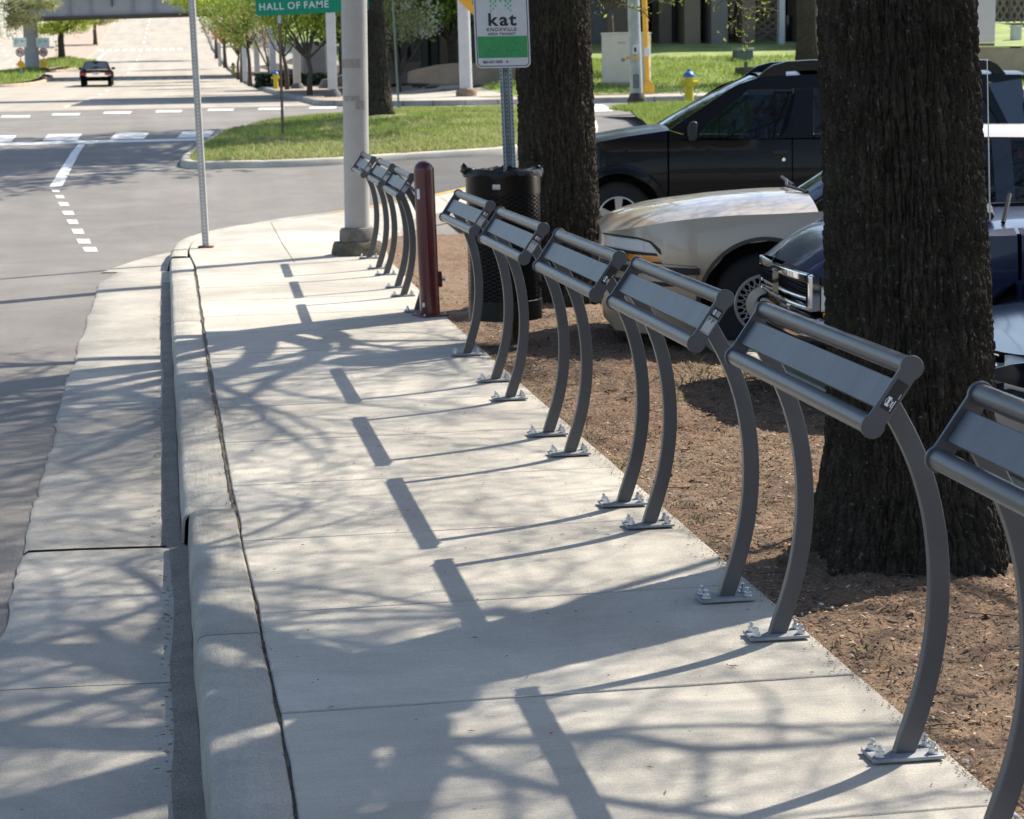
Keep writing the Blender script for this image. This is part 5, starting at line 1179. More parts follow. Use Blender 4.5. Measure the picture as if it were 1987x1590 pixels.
tlp = suv.P([(1975, 287), (1986, 290), (1988, 351), (1974, 352)]); MB().prism(tlp, .05, axis=1, off=ins_s(tlp[0][0], 1.)-.012).build('tail_lamp', M_redl, suv.root, bevel=.008)
for s in (.42, 1.18):
    sx_ = suv.X(1475); b = MB(); b.obox((sx_, s, zb-.35), (.16, 0, .0), (0, .42, 0), (.10, 0, .55)); b.obox((sx_+.10, s+.10, zb+.22), (.1, 0, 0), (0, .22, 0), (.03, 0, .16)); b.build('seat', M_int, suv.root, bevel=.05, seg=3)
b = MB(); ctr = np.array([suv.X(1425), .45, zb+.02]); b.tube([ctr+[.10*math.sin(t)*.5, .19*math.cos(t), .19*math.sin(t)*.85] for t in np.linspace(0, 6.283, 19)[:-1]], .014, 6, closed=True); b.build('steering_wheel', M_int, suv.root)
# ---------------------------------------------------------------- beige saloon
sed = Car('parked_saloon', 'beige saloon car with spoked wheel cover, between the black off-road car and blue pickup', 1484, 12.2, -.11, 1.76)
M_bei = mat('beige_paint', (.50, .415, .31), .32, metal=.2, coat=.7)
wx, wz = sed.L(1484, 592); ar = .405; wb = 2.66
xn = sed.X(1171)
def ins_d(x, z):
    r = .09*((z-.62)/.4)**2 if z < .62 else .16*(z-.62)**2/.3+.0
    if z > .93: r = .05+.36*(z-.93)
    if x < xn+.55: r += .42*((xn+.55-x)/.55)**2.4
    return r
arch = arcpts(wx, wz, ar, -8, 188); arch2 = arcpts(wx+wb, wz, ar, -8, 188); bot = sed.Z(648)
crease = sed.P([(1174, 463), (1185, 457), (1216, 450), (1259, 440), (1302, 431), (1364, 424), (1432, 419), (1520, 416), (1597, 412)])
body = panel(sed, 'fender', crease+[(sed.X(1640), sed.Z(408, 1640)), (sed.X(1640), bot), (wx+ar+.04, bot)]+arch+sed.P([(1352, 610), (1352, 517), (1286, 513), (1281, 488), (1264, 473), (1240, 467.5), (1178, 464.5)]), ins_d, M_bei)
lo_, li_ = arcpts(wx, wz, ar+.014, -6, 186, 30), arcpts(wx, wz, ar-.010, -6, 186, 30)
MB().loft([[(x, ins_d(x, z)+.004, z) for x, z in lo_], [(x, ins_d(x, z)-.008, z) for x, z in lo_], [(x, ins_d(x, z)-.008, z) for x, z in li_], [(x, .12, z) for x, z in li_]]).build('wheel_arch_lip', mat('arch_dark', (.06, .055, .05), .5), sed.root, ang=40)
belt = sed.P([(1643, 407), (1700, 402), (1800, 398), (1910, 395), (2300, 390), (2460, 400)])
panel(sed, 'door_panels', belt+[(belt[-1][0]+.15, .62), (belt[-1][0]+.12, bot+.08)]+arch2+[(sed.X(1643), bot)], ins_d, M_bei)
panel(sed, 'bumper', sed.P([(1172, 500), (1221, 511.5), (1284, 513.5), (1351, 518), (1351, 655), (1200, 655), (1178, 630), (1170, 560)]), lambda x, z: ins_d(x, z)-.015, M_bei)
panel(sed, 'bumper_strip', sed.P([(1170, 512), (1215, 519), (1284, 519), (1357, 521), (1357, 533.5), (1284, 533), (1215, 533), (1168, 527)]), lambda x, z: ins_d(x, z)-.035, M_trim, th=.03)
panel(sed, 'bumper_strip', sed.P([(1169, 545), (1284, 549), (1351, 549), (1351, 556), (1284, 557), (1169, 556)]), lambda x, z: ins_d(x, z)-.022, M_trim, th=.02)
hl = panel(sed, 'headlight', sed.P([(1177, 465), (1240, 468), (1263, 474), (1280, 489), (1283, 494), (1222, 491), (1180, 486)]), lambda x, z: ins_d(x, z)+.006, M_lens)
panel(sed, 'headlight_reflector', sed.P([(1190, 468.5), (1250, 471.5), (1252, 490), (1192, 485)]), lambda x, z: ins_d(x, z)+.003, mat('reflector', (.8, .81, .8), .35), both=False, th=.003, parent=hl)
panel(sed, 'lamp_bezel', sed.P([(1175, 461), (1240, 464), (1265, 470), (1282, 485), (1285, 495), (1281.5, 495), (1262, 473.5), (1240, 468), (1177, 465)]), lambda x, z: ins_d(x, z)-.002, M_trim)
panel(sed, 'turn_signal', sed.P([(1221, 498), (1282, 499), (1283.5, 511), (1222, 510)]), lambda x, z: ins_d(x, z)+.004, M_amber)
panel(sed, 'lamp_bezel', sed.P([(1176, 486), (1222, 491.5), (1283, 494), (1283, 498.5), (1221, 497.5), (1222, 511), (1178, 499)]), lambda x, z: ins_d(x, z)+.002, M_trim)
he = fi(crease); top = [tuple(sed.L(a, b, .55)) for a, b in [(1171, 443), (1178, 430), (1188, 423), (1220, 411), (1259, 401), (1300, 394), (1346, 388), (1390, 382), (1432, 378), (1475, 374.5), (1512, 372.5), (1600, 370)]]
hc = fi(top); sheet(sed, 'bonnet', (xn+.01, sed.X(1590)), he, lambda x: max(hc(x), he(x)+.02), lambda x: ins_d(x, he(x))+.003, M_bei, 40, 21, 2.6)
cs = []
for z in np.linspace(sed.Z(640), sed.Z(455), 8):
    cs.append([(xn+.01+.10*abs(u)**3+.02*((z-.55)/.3)**2, sed.w/2+u*(sed.w/2-.42), z) for u in np.linspace(-1, 1, 13)])
MB().loft(cs).build('front_fascia', M_bei, sed.root)
w0 = [(1532, 378), (1565, 357), (1595, 337), (1640, 307), (1690, 276)]
cs = []
for k, (a, b) in enumerate(w0):
    x, z = sed.L(a, b, .8); t = k/4; ins_ = .13+.16*t
    cs.append([(x+(.26*(1-t*.7))*u*u, sed.w/2+u*(sed.w/2-ins_), z-(.075*(1-t*.75))*u*u) for u in np.linspace(-1, 1, 13)])
MB().loft(cs).build('windscreen', M_glass, sed.root)
pl_ = [np.array(c[0]) for c in cs]; MB().tube([p+[0, -.01, 0] for p in pl_], .035, 8).build('windscreen_pillar', M_bei, sed.root); pl_ = [np.array(c[-1]) for c in cs]; MB().tube([p+[0, .01, 0] for p in pl_], .035, 8).build('windscreen_pillar', M_bei, sed.root)
b = MB(); q0 = np.array([sed.X(1590), .5, sed.Z(384)]); b.tube([q0, q0+[-.10, .25, .03], q0+[-.05, .62, .05]], .011, 5); b.tube([q0+[-.02, .5, .02], q0+[-.03, 1.0, .05]], .011, 5); b.build('wiper', M_trim, sed.root)
rl = sed.P([(1690, 279), (1800, 271), (1910, 268), (2050, 269), (2200, 280)]); re = fi(rl); rt = fi([tuple(sed.L(a, b, .5)) for a, b in [(1690, 271), (1800, 250), (1910, 243.5), (2050, 243), (2200, 256)]])
sheet(sed, 'roof', (sed.X(1690), sed.X(2200)), re, rt, lambda x: .255, M_bei, p=2.5)
insw = lambda x, z: min(.26, .06+.34*max(0, z-.93))
panel(sed, 'side_window', sed.P([(1622, 406), (1700, 330), (1742, 282), (1938, 273), (1938, 394)]), insw, M_glass, th=.004)
panel(sed, 'side_window', sed.P([(1976, 273), (2130, 280), (2150, 392), (1976, 393)]), insw, M_glass, th=.004)
panel(sed, 'door_pillar', sed.P([(1938, 271), (1976, 271), (1976, 396), (1938, 396)]), lambda x, z: insw(x, z)-.008, mat('pillar_blue_grey', (.03, .04, .055), .25, coat=.5))
panel(sed, 'window_frame', sed.P([(1690, 281), (1800, 272), (1910, 268.5), (2050, 269), (2200, 281), (2200, 287), (2050, 276), (1910, 275), (1800, 279), (1742, 285)]), lambda x, z: insw(x, z)-.004, M_trim)
wheel(sed, wx, wz, .312, .185, .20, 'cover', .05); wheel(sed, wx+wb, wz, .312, .185, .20, 'cover', .05)
inner(sed, xn+.2, belt[-1][0], .22, .62, .24); inner(sed, xn+.3, wx+.75, .6, .80, .3, 'engine_bay')
for s in (.30, 1.02):
    sx_ = sed.X(1890); b = MB(); b.obox((sx_, s, .45), (.16, 0, 0), (0, .45, 0), (.12, 0, .55)); b.obox((sx_+.12, s+.10, 1.02), (.10, 0, 0), (0, .24, 0), (.02, 0, .14)); b.build('seat', M_int, sed.root, bevel=.05, seg=3)
# rear end (out of view): boot lid and lamps so that the car is whole
xr = belt[-1][0]+.14
sheet(sed, 'boot_lid', (sed.X(2330), xr), lambda x: .86, lambda x: .93, lambda x: .10, M_bei); MB().box((xr-.03, .12, .3), (xr, sed.w-.12, .86)).build('rear_panel', M_bei, sed.root, bevel=.02)
cs = [[(sed.X(2200)+(sed.X(2345)-sed.X(2200))*t, sed.w/2+u*(sed.w/2-.24+.1*t), re(sed.X(2200))+(.90-re(sed.X(2200)))*t) for u in np.linspace(-1, 1, 7)] for t in np.linspace(0, 1, 5)]
MB().loft(cs).build('rear_window', M_glass, sed.root)
# ---------------------------------------------------------------- dark blue pickup
trk = Car('pickup_truck', 'dark blue pickup truck with chrome grille, nose behind the nearest tree trunk', 1480, 9.7, -.12, 1.84, 'pickup truck')
M_blue = mat('blue_paint', (.006, .011, .042), .28, spec=.3, coat=.45)
cyt = trk.w/2; trk.root.rotation_euler = (0, 0, -YAW+.09)
xcen = trk.X(1500, .92)+.130
def nose(y): u = abs(y-cyt)/cyt; return xcen+.085*u**2.4+1.0*max(0., u-.62)**1.5
def tz(py, px=1540, dy=.35): return trk.L(px, py, dy)[1]
xg0 = nose(0)+.03
def ins_t(x, z):
    r = .05*((z-.6)/.3)**2 if z < .6 else .10*max(0, z-.72)**2/.3
    if z > .98: r = .06+.3*(z-.98)
    if x < xg0+.30: r += .16*((xg0+.30-x)/.30)**2
    return r
wx, wz, ar, wb = xg0+.78, .335, .43, 2.85
arch = arcpts(wx, wz, ar, -8, 188); arch2 = arcpts(wx+wb, wz, ar, -8, 188); bot = .28
tope = trk.P([(1588, 548), (1600, 534), (1660, 506), (1760, 476), (1908, 454), (1990, 448)])
panel(trk, 'fender', [(xg0+.02, tope[0][1])]+tope+[(trk.X(1995), bot), (wx+ar+.03, bot)]+arch+[(xg0+.24, .40), (xg0+.10, .42), (xg0+.06, .62), (xg0+.03, .70)], ins_t, M_blue)
xd = trk.X(1998); panel(trk, 'door', [(xd, bot), (xd, tope[-1][1]), (xd+1.15, tope[-1][1]+.02), (xd+1.15, bot)], ins_t, M_blue)
panel(trk, 'cargo_bed', [(xd+1.16, bot), (xd+1.16, tope[-1][1]+.02), (xd+3.1, tope[-1][1]+.02), (xd+3.1, .45)]+[p for p in arch2]+[(xd+1.2, bot)], ins_t, M_blue)
M_hood = M_blue
he = fi(tope); hs = [tuple(trk.L(a, b, .75)) for a, b in [(1480, 517), (1487, 507), (1518, 490), (1561, 470), (1598, 459), (1700, 440), (1908, 426), (1990, 419), (2330, 409)]]
hcz = fi(hs); cs = []
xs_ = np.concatenate([np.linspace(0, .35, 14), np.linspace(.4, 1, 12)])
xe = trk.X(2330)
for t in xs_:
    row = []
    for u in np.sin(np.linspace(-math.pi/2, math.pi/2, 19)):
        y = cyt+u*(cyt-.075); xf = nose(y)+.0; x = xf+(xe-xf)*t; zz = he(x)+(max(hcz(x), he(x))-he(x))*(1-abs(u)**2.6); fb = min(1., t/.16); fb = fb*(2-fb); zz = (.785-.075*abs(u)**3)*(1-fb)+(zz-.03*abs(u)**4)*fb
        row.append((x, y, zz))
    cs.append(row)
MB().loft(cs).build('bonnet', M_hood, trk.root, ang=60)
zt, zm, zl, z0 = tz(521), tz(583, 1500, .7), tz(576), tz(611, 1575, .3)
def bar(y0, y1, za, zb_, d, m, name, n=10, dx=0., par=None, bv=.012):
    cs = []
    for y in np.linspace(y0, y1, n):
        x = nose(y)+dx; cs.append([(x, y, za), (x-.0, y, zb_), (x+d, y, zb_), (x+d, y, za)])
    b = MB().loft(cs, closed=True); b.add(cs[0], [(0, 1, 2, 3)]); b.add(cs[-1], [(3, 2, 1, 0)])
    return b.build(name, m, par or trk.root, bevel=bv, seg=3)
gy0, gy1 = .36, trk.w-.36
zG0, zG1 = .60, .735
gr = empty('grille', (0, 0, 0), 0, trk.root)
gb = bar(gy0+.01, gy1-.01, zG0, zG1, .02, M_well, 'backing', dx=.12, par=gr, bv=0)
bar(gy0, gy1, zG1-.022, zG1+.03, .13, M_chrome, 'chrome_frame', dx=-.02, par=gr); bar(gy0, gy1, zG0-.03, zG0-.005, .13, M_chrome, 'chrome_frame', dx=-.01, par=gr)
bar(gy0-.045, gy0+.03, zG0-.02, zG1+.02, .14, M_chrome, 'chrome_frame', 4, -.015, gr); bar(gy1-.03, gy1+.045, zG0-.02, zG1+.02, .14, M_chrome, 'chrome_frame', 4, -.015, gr)
bar(cyt-.07, cyt+.07, zG0, zG1, .13, M_chrome, 'chrome_bar', 4, -.03, gr); bar(gy0, gy1, .618, .642, .10, M_chrome, 'chrome_bar', 12, -.01, gr)
for k in range(5): bar(gy0+.02, gy1-.02, zG0+.046+.018*k, zG0+.052+.018*k, .05, M_trim, 'slat', 10, .075, gr, .003)
for y0, y1 in ((.06, .30), (trk.w-.30, trk.w-.06)):
    bar(y0, y1, .575, .70, .06, M_lens, 'headlight', 6, .02, bv=.015); bar(y0, y1, .708, .765, .06, M_blue, 'corner_panel', 6, .02)
    bar(y0, y1, .545, .57, .05, M_amber, 'turn_signal', 6, .03, bv=.008)
bm_ = bar(.0, trk.w, .415, .54, .10, M_chrome, 'bumper', 16, -.035, bv=.035); bar(.35, trk.w-.35, .29, .405, .06, M_trim, 'air_dam', 10, -.02)
# cab
pw = trk.P([(1985, 430), (2010, 421)]); cs = []
for t in np.linspace(0, 1, 6):
    x, z = xe+.0+.62*t, tope[-1][1]+.01+.46*t+.02*math.sin(3.14*t); i_ = .12+.14*t
    cs.append([(x-.10*(1-u*u), cyt+u*(cyt-i_), z+.03*(1-u*u)) for u in np.linspace(-1, 1, 9)])
MB().loft(cs).build('windscreen', M_glassd, trk.root)
zr = tope[-1][1]+.47; sheet(trk, 'roof', (xe+.60, xe+1.75), lambda x: zr, lambda x: zr+.06, lambda x: .27, M_blue)
panel(trk, 'side_window', [(xe+.12, tope[-1][1]+.03), (xe+.68, zr-.03), (xe+1.68, zr-.03), (xe+1.78, tope[-1][1]+.04)], lambda x, z: .06+.36*max(0, z-tope[-1][1]), M_glassd, th=.004)
panel(trk, 'window_frame', [(xe+.02, tope[-1][1]+.02), (xe+.60, zr+.01), (xe+1.76, zr+.01), (xe+1.76, zr-.025), (xe+.69, zr-.025), (xe+.13, tope[-1][1]+.02)], lambda x, z: .055+.36*max(0, z-tope[-1][1]), M_blue)
MB().box((xe+1.74, .2, .5), (xe+1.80, trk.w-.2, zr-.02)).build('cab_back', M_blue, trk.root, bevel=.02); MB().box((xd+3.06, .06, .45), (xd+3.1, trk.w-.06, tope[-1][1])).build('tailgate', M_blue, trk.root)
wheel(trk, wx, wz, .35, .20, .22, 'alloy', .05); wheel(trk, wx+wb, wz, .35, .20, .22, 'alloy', .05); inner(trk, xg0+.15, xd+3., .30, .75, .2)
p0 = trk.L(1942, 424, .25); p1 = trk.L(1936, 113, .25); MB().tube([(p0[0], .25, p0[1]-.02), (p1[0], .25, p1[1])], [.004, .0022], 6).build('aerial', mat('aerial_steel', (.5, .5, .5), .3, metal=.8), trk.root)
q0 = trk.L(1972, 428, .35); q1 = trk.L(1990, 380, .5); b = MB(); b.tube([(q0[0], .35, q0[1]-.02), (q0[0]+.03, .4, q0[1]+.03), (q1[0], .5, q1[1])], .012, 6); b.build('wiper_arm', M_trim, trk.root)
b = MB(); b.tube([(trk.X(1950, .35), .4, tz(424, 1955)), (trk.X(1985, .35), .7, tz(414, 1985))], .022, 6); b.build('wiper_blade', M_trim, trk.root)
# ---------------------------------------------------------------- blue car at the right edge
M_navy = mat('navy_paint', (.004, .007, .022), .12, spec=.3)
cr = Car('parked_car', 'dark blue car whose bonnet just shows at the right edge below the pickup', 1990, 7.25, -.10, 1.74)
xn4 = cr.X(1921, .5)
def nose4(y): return xn4+.16*(abs(y-.87)/.87)**2.5*1.5
def ins_c(x, z):
    r = .09*((z-.5)/.4)**2
    if z > .9: r = .06+.36*(z-.9)
    if x < xn4+.5: r += .20*((xn4+.5-x)/.5)**2
    return r
wx, wz, ar, wb = xn4+.95, .30, .37, 2.6
e4 = cr.P([(1938, 752), (1960, 734), (1990, 722), (2060, 706), (2250, 678), (2560, 660)])
panel(cr, 'fender', [(xn4+.14, e4[0][1]-.05)]+e4+[(e4[-1][0], .22), (wx+ar+.03, .22)]+arcpts(wx, wz, ar, -8, 188)+[(xn4+.45, .30), (xn4+.42, .48), (xn4+.30, .50)], ins_c, M_navy)
panel(cr, 'door_panels', [(e4[-1][0]+.006, .22), (e4[-1][0]+.006, e4[-1][1]), (e4[-1][0]+2.5, e4[-1][1]+.03), (e4[-1][0]+2.6, .3)]+arcpts(wx+wb, wz, ar, -8, 188)+[(wx+wb-ar-.04, .22)], ins_c, M_navy)
he4 = fi(e4); hs4 = fi([tuple(cr.L(a, b, .8)) for a, b in [(1905, 700), (1915, 684), (1928, 668), (1959, 655), (1990, 646), (2060, 632), (2250, 606), (2560, 588)]])
cs = []; xe4 = e4[-1][0]
for t in np.concatenate([np.linspace(0, .3, 12), np.linspace(.36, 1, 10)]):
    row = []
    for u in np.sin(np.linspace(-math.pi/2, math.pi/2, 19)):
        y = .87+u*(.87-.07); xf = nose4(y)+.02; x = xf+(xe4-xf)*t; row.append((x, y, he4(x)+(max(hs4(x), he4(x))-he4(x))*(1-abs(u)**2.6)))
    cs.append(row)
MB().loft(cs).build('bonnet', M_navy, cr.root, ang=60)
def bar4(y0, y1, za, zb_, d, m, name, n=8, dx=0., bv=.01):
    cs = []
    for y in np.linspace(y0, y1, n): x = nose4(y)+dx; cs.append([(x, y, za), (x, y, zb_), (x+d, y, zb_), (x+d, y, za)])
    b = MB().loft(cs, closed=True); b.add(cs[0], [(0, 1, 2, 3)]); b.add(cs[-1], [(3, 2, 1, 0)]); return b.build(name, m, cr.root, bevel=bv, seg=3)
bar4(.02, 1.72, .24, .50, .25, mat('bumper_grey', (.22, .225, .235), .4, coat=.4), 'bumper', 16, -.06, .04)
bar4(.48, 1.26, .535, .615, .03, M_chrome, 'grille', 10, .0); bar4(.50, 1.24, .55, .60, .04, M_well, 'grille_opening', 10, -.008)
for y0, y1 in ((.05, .42), (1.32, 1.69)): bar4(y0, y1, .52, .655, .12, M_lens, 'headlight', 6, .0, .03)
cs = []
for t in np.linspace(0, 1, 6):
    x, z = xe4+.75*t, e4[-1][1]+.40*t+.03; cs.append([(x-.1*(1-u*u), .87+u*(.87-.1-.16*t), z+.05*(1-u*u)) for u in np.linspace(-1, 1, 9)])
MB().loft(cs).build('windscreen', M_glassd, cr.root)
zr4 = e4[-1][1]+.42; sheet(cr, 'roof', (xe4+.74, xe4+2.0), lambda x: zr4, lambda x: zr4+.06, lambda x: .25, M_navy)
panel(cr, 'side_window', [(xe4+.2, e4[-1][1]+.02), (xe4+.8, zr4-.02), (xe4+1.9, zr4-.02), (xe4+2.3, e4[-1][1]+.03)], lambda x, z: .06+.36*max(0, z-e4[-1][1]), M_glassd, th=.004)
wheel(cr, wx, wz, .30, .18, .2, 'alloy', .05); wheel(cr, wx+wb, wz, .30, .18, .2, 'alloy', .05); inner(cr, xn4+.3, xe4+2.4, .24, .6, .2)
# ---------------------------------------------------------------- dark saloon driving away up the street
YC = 110.; xc = colX(186.5, YC); zc0 = hp(YC)-RD
car = empty('driving_car', (xc, YC, zc0)); tag(car, 'dark saloon car driving away on the road towards the bridge', 'car')
def sect(y, w, rows):                                          # half outline (x, z) mirrored
    P = [(x*w, y, z) for x, z in rows]; return P+[(-x, y, z) for x, y, z in P[::-1]]
low = lambda: [(.0, .20), (.80, .20), (.93, .30), (1., .55), (.98, .80), (.93, .90), (0, .93)]
secs_ = [(0., .80, .93), (.05, .84, .98), (.3, .86, 1.), (1.5, .86, 1.), (3.6, .86, .98), (4.3, .80, .86), (4.42, .74, .80)]
MB().loft([sect(y, w, [(a, .2+(b-.2)*k) for a, b in low()]) for y, w, k in secs_], closed=True).build('body', mat('night_paint', (.003, .0035, .006), .6, spec=.04), car, ang=40)
MB().loft([sect(y, w, [(0, .85), (.98, .85), (.96, .9), (a, z-.04), (a*.8, z), (0, z+.02)]) for y, w, a, z in ((.48, .80, .92, .93), (1.0, .78, .78, 1.34), (1.6, .78, .77, 1.38), (2.4, .78, .77, 1.37), (3.1, .80, .9, .95))], closed=True).build('cabin', bpy.data.materials['night_paint'], car, ang=40)
cs = [[(u*w, y, z) for u in np.linspace(-1, 1, 7)] for w, y, z in ((.66, .50, .955), (.60, .73, 1.15), (.54, .965, 1.325))]
MB().loft(cs).build('rear_window', mat('sky_glass', (.02, .025, .03)), car)
for s in (-1, 1):
    MB().box((s*.48 if s > 0 else -.80, -.015, .62), (.80 if s > 0 else -.48, .06, .76)).build('tail_lamp', M_redl, car, bevel=.02)
    MB().box((s*.88-.1, 1.9, .93), (s*.88+.1, 2.05, 1.06)).build('wing_mirror', M_trim, car, bevel=.03)
    for y in (.75, 3.45):
        b = MB(); b.tube([(s*.60, y, .30), (s*.82, y, .30)], .30, 20); b.build('wheel', M_tyre, car)
MB().box((-.17, -.02, .66), (.17, .03, .78)).build('number_plate', mat('plate_white', (.65, .66, .68), .5), car)
MB().box((-.80, -.05, .33), (.80, .1, .55)).build('bumper', bpy.data.materials['night_paint'], car, bevel=.05, seg=3)
# ================================================================ STREET FURNITURE AND BUILDINGS
M_gal2 = mat('painted_galv', (.52, .53, .54), .55, var=.1, scale=3, bump=.1)
M_yelp = mat('yellow_plastic', (.78, .40, .02), .4, coat=.3)
# street name sign on a rusty post
q = G(549, 268); Ys = q[1]; sg = empty('street_sign', (q[0], q[1], q[2])); tag(sg, 'green street name sign reading HALL OF FAME on a thin rusty post', 'sign')
t0 = YP(541, 0, Ys); dx = (t0[0]-q[0])/(t0[2]-q[2])
b = MB().box((-.022, -.022, -.1), (.022, .022, 3.4)); o = b.build('post', mat('rusty_perforated', (.13, .07, .045), .85, var=.5, scale=40), sg); SH_ = Matrix(((1, 0, dx, 0), (0, 1, 0, 0), (0, 0, 1, 0), (0, 0, 0, 1))); o.data.transform(SH_)
b = MB()
for k in range(64):
    z = .1+.04*k; b.add([(.008*math.cos(t), -.0225, z+.008*math.sin(t)) for t in np.linspace(0, 6.283, 9)[:-1]], [tuple(range(8))])
h = b.build('perforations', mat('hole_pale', (.45, .40, .33), .8), sg, smooth=False); h.data.transform(SH_); tag(h, kind='stuff')
zb0 = YP(545, 30, Ys)[2]-q[2]
o = MB().box((-.027, -.027, zb0-.13), (.027, .027, zb0+.01)).build('post_clamp', M_gal2, sg); o.data.transform(SH_)
a, b_ = YP(497, 31.5, Ys-.04), YP(716, 21.5, Ys-.04); ex = (b_-a); Ls = np.linalg.norm(ex)
Mx = frame((a[0]-q[0], -.04, a[2]-q[2]), (ex[0], 0, ex[2]), (-ex[2], 0, ex[0]))
b = MB().prism([(x+Ls/2, z) for x, z in rrect(Ls, .62, .05)], .004, off=0.); b.xform(Mx); sp_ = b.build('sign_plate', mat('sign_teal', (.004, .26, .145), .4, spec=.3), sg, smooth=False)
for wd_, px_ in (('HALL', 502.5), ('OF', 558), ('FAME', 589.5)):
    M2 = Mx.copy(); c = YP(px_, 20.5-.0457*(px_-502), Ys-.05); M2[:3, 3] = np.array([c[0]-q[0], -.0452, c[2]-q[2]])
    text('lettering', wd_, .162, mat('sign_letter', (.72, .74, .72), .4), sp_, M2, .0022, .001, sx=.97, space=1.17)

# thin grey-green post at the island's rear edge
q = G(774, 214); tp = empty('thin_post', (q[0], q[1], q[2])); tag(tp, 'thin grey-green metal post rising from the back of the grass island', 'post')
t0 = YP(762, 0, q[1]); dx = (t0[0]-q[0])/(t0[2]-q[2]); o = MB().box((-.02, -.02, -.1), (.02, .02, 3.0)).build('post', mat('green_post', (.20, .25, .22), .6, var=.2), tp); o.data.transform(Matrix(((1, 0, dx, 0), (0, 1, 0, 0), (0, 0, 1, 0), (0, 0, 0, 1))))
MB().box((-.04, -.04, -.05), (.04, .04, .1)).build('sleeve', M_galv, tp)
# traffic poles
def round_pole(name, label, px, Y, r0, base, m, z=None, toppx=None, h=8., tz=.03, cat='pole', group=None):
    x, zz = fl(px, Y) if z is None else (colX(px, Y, z), z)
    e = empty(name, (x, Y, zz)); tag(e, label, cat, group)
    dx = 0
    if toppx: t = YP(toppx, 0, Y); dx = (t[0]-x)/(t[2]-zz)
    o = MB().lathe([(r0*(1-tz*k), base*.6+h*k/6) for k in range(7)], 20).build('shaft', m, e, ang=60); o.data.transform(Matrix(((1, 0, dx, 0), (0, 1, 0, 0), (0, 0, 1, 0), (0, 0, 0, 1)))); return e, dx
wp_, dx = round_pole('traffic_pole', 'thick white pole with a brown base behind the yellow warning sign', 905, 57.2, .185, .25, M_gal2, toppx=899)
MB().lathe([(.30, -.02), (.31, .1), (.27, .2), (.2, .22)], 12).build('base_collar', mat('brown_base', (.25, .17, .11), .8, var=.4, scale=10), wp_, ang=30)
# yellow diamond in front of it
x0_, z0_ = fl(916, 55.5); sy = empty('warning_sign', (x0_, 55.5, z0_)); tag(sy, 'yellow diamond pedestrian warning sign, lower tip showing beside the bus stop sign', 'sign')
tip = YP(917.5, 29, 55.5); hz = tip[2]-z0_; s2 = .56
b = MB().prism([(0, hz), (s2, hz+s2), (0, hz+2*s2), (-s2, hz+s2)], .01, axis=1, off=-.01); pl = b.build('sign_plate', mat('sign_amber', (.72, .34, .02), .4), sy, smooth=False); pl.location = (tip[0]-x0_, 0, 0)
b = MB()
for P in ([(-.02, .30), (.05, .30), (.16, .62), (.06, .62)], [(-.10, .44), (-.02, .42), (.0, .62), (-.08, .64)], [(-.1, .62), (.17, .62), (.14, .95), (-.06, .95)], [(-.2, .62), (-.14, .60), (-.04, .90), (-.1, .93)], [(.12, .9), (.2, .66), (.26, .68), (.17, .95)]):
    b.add([(x, -.012, hz+z) for x, z in P], [(0, 1, 2, 3)])
b.add([(.04+.09*math.cos(t), -.012, hz+1.03+.09*math.sin(t)) for t in np.linspace(0, 6.283, 13)[:-1]], [tuple(range(12))]); b.build('walker_symbol', M_sk, pl, smooth=False)
MB().box((-.03+tip[0]-x0_, .004, -.1), (.03+tip[0]-x0_, .05, hz+1.)).build('post', M_galv, sy) if False else MB().box((tip[0]-x0_-.2, .0, hz+.5), (tip[0]-x0_+.05, .35, hz+.56)).build('bracket', M_galv, sy)
# near signal pole and yellow push-button post
gq = G(1236, 209); np_, dx = round_pole('signal_pole', 'grey steel signal pole with a small push-button plate before the utility cabinet', 1236, gq[1], .135, .3, mat('grey_pole', (.40, .42, .42), .5, metal=.2, var=.2, scale=4), z=float(wz(gq[0], gq[1]) if False else hp(gq[1])+.05), toppx=1229)
def onp(px, py, w, h, name, m, dy=-.15, th=.03, par=None):
    p = YP(px, py, gq[1]+dy)-np.array(np_.location); return MB().box((p[0]-w/2, dy-th, p[2]-h/2), (p[0]+w/2, dy+.02, p[2]+h/2)).build(name, m, par or np_, bevel=.006)
pb = onp(1232.5, 97, .11, .20, 'button_plate', M_sw); onp(1232.5, 97, .05, .09, 'button_symbol', M_sk, -.172, .012, pb); onp(1233, 113, .085, .09, 'push_button', M_yelp); onp(1216.5, 113, .07, .07, 'push_button', M_yelp, -.02)
onp(1234.5, 158, .14, .30, 'hand_hole', mat('hatch_grey', (.16, .16, .165), .6, var=.3, scale=20), -.128, .012)
MB().lathe([(.20, -.1), (.21, .12), (.18, .18), (.14, .26)], 14).build('base_collar', mat('dark_base', (.06, .05, .042), .85, var=.5, scale=12), np_, ang=30)
x, z = fl(1257, 55.6); yp = empty('yellow_post', (x, 55.6, z)); tag(yp, 'slim yellow crossing post with a flared yellow foot on the far pavement', 'post')
t0 = YP(1250, 0, 55.6); dx = (t0[0]-x)/(t0[2]-z); o = MB().tube([(0, 0, .2), (dx*4, 0, 4.)], .075, 14).build('shaft', M_yelp, yp)
MB().loft([[(s*a, t*a, h) for s, t in ((-1, -1), (1, -1), (1, 1), (-1, 1))] for a, h in ((.155, 0), (.15, .25), (.09, .36))], closed=True).build('foot', M_yelp, yp, bevel=.01)
MB().box((-.07+dx*1.2, -.11, 1.05), (.07+dx*1.2, -.06, 1.3)).build('button_plate', M_sw, yp, bevel=.006)
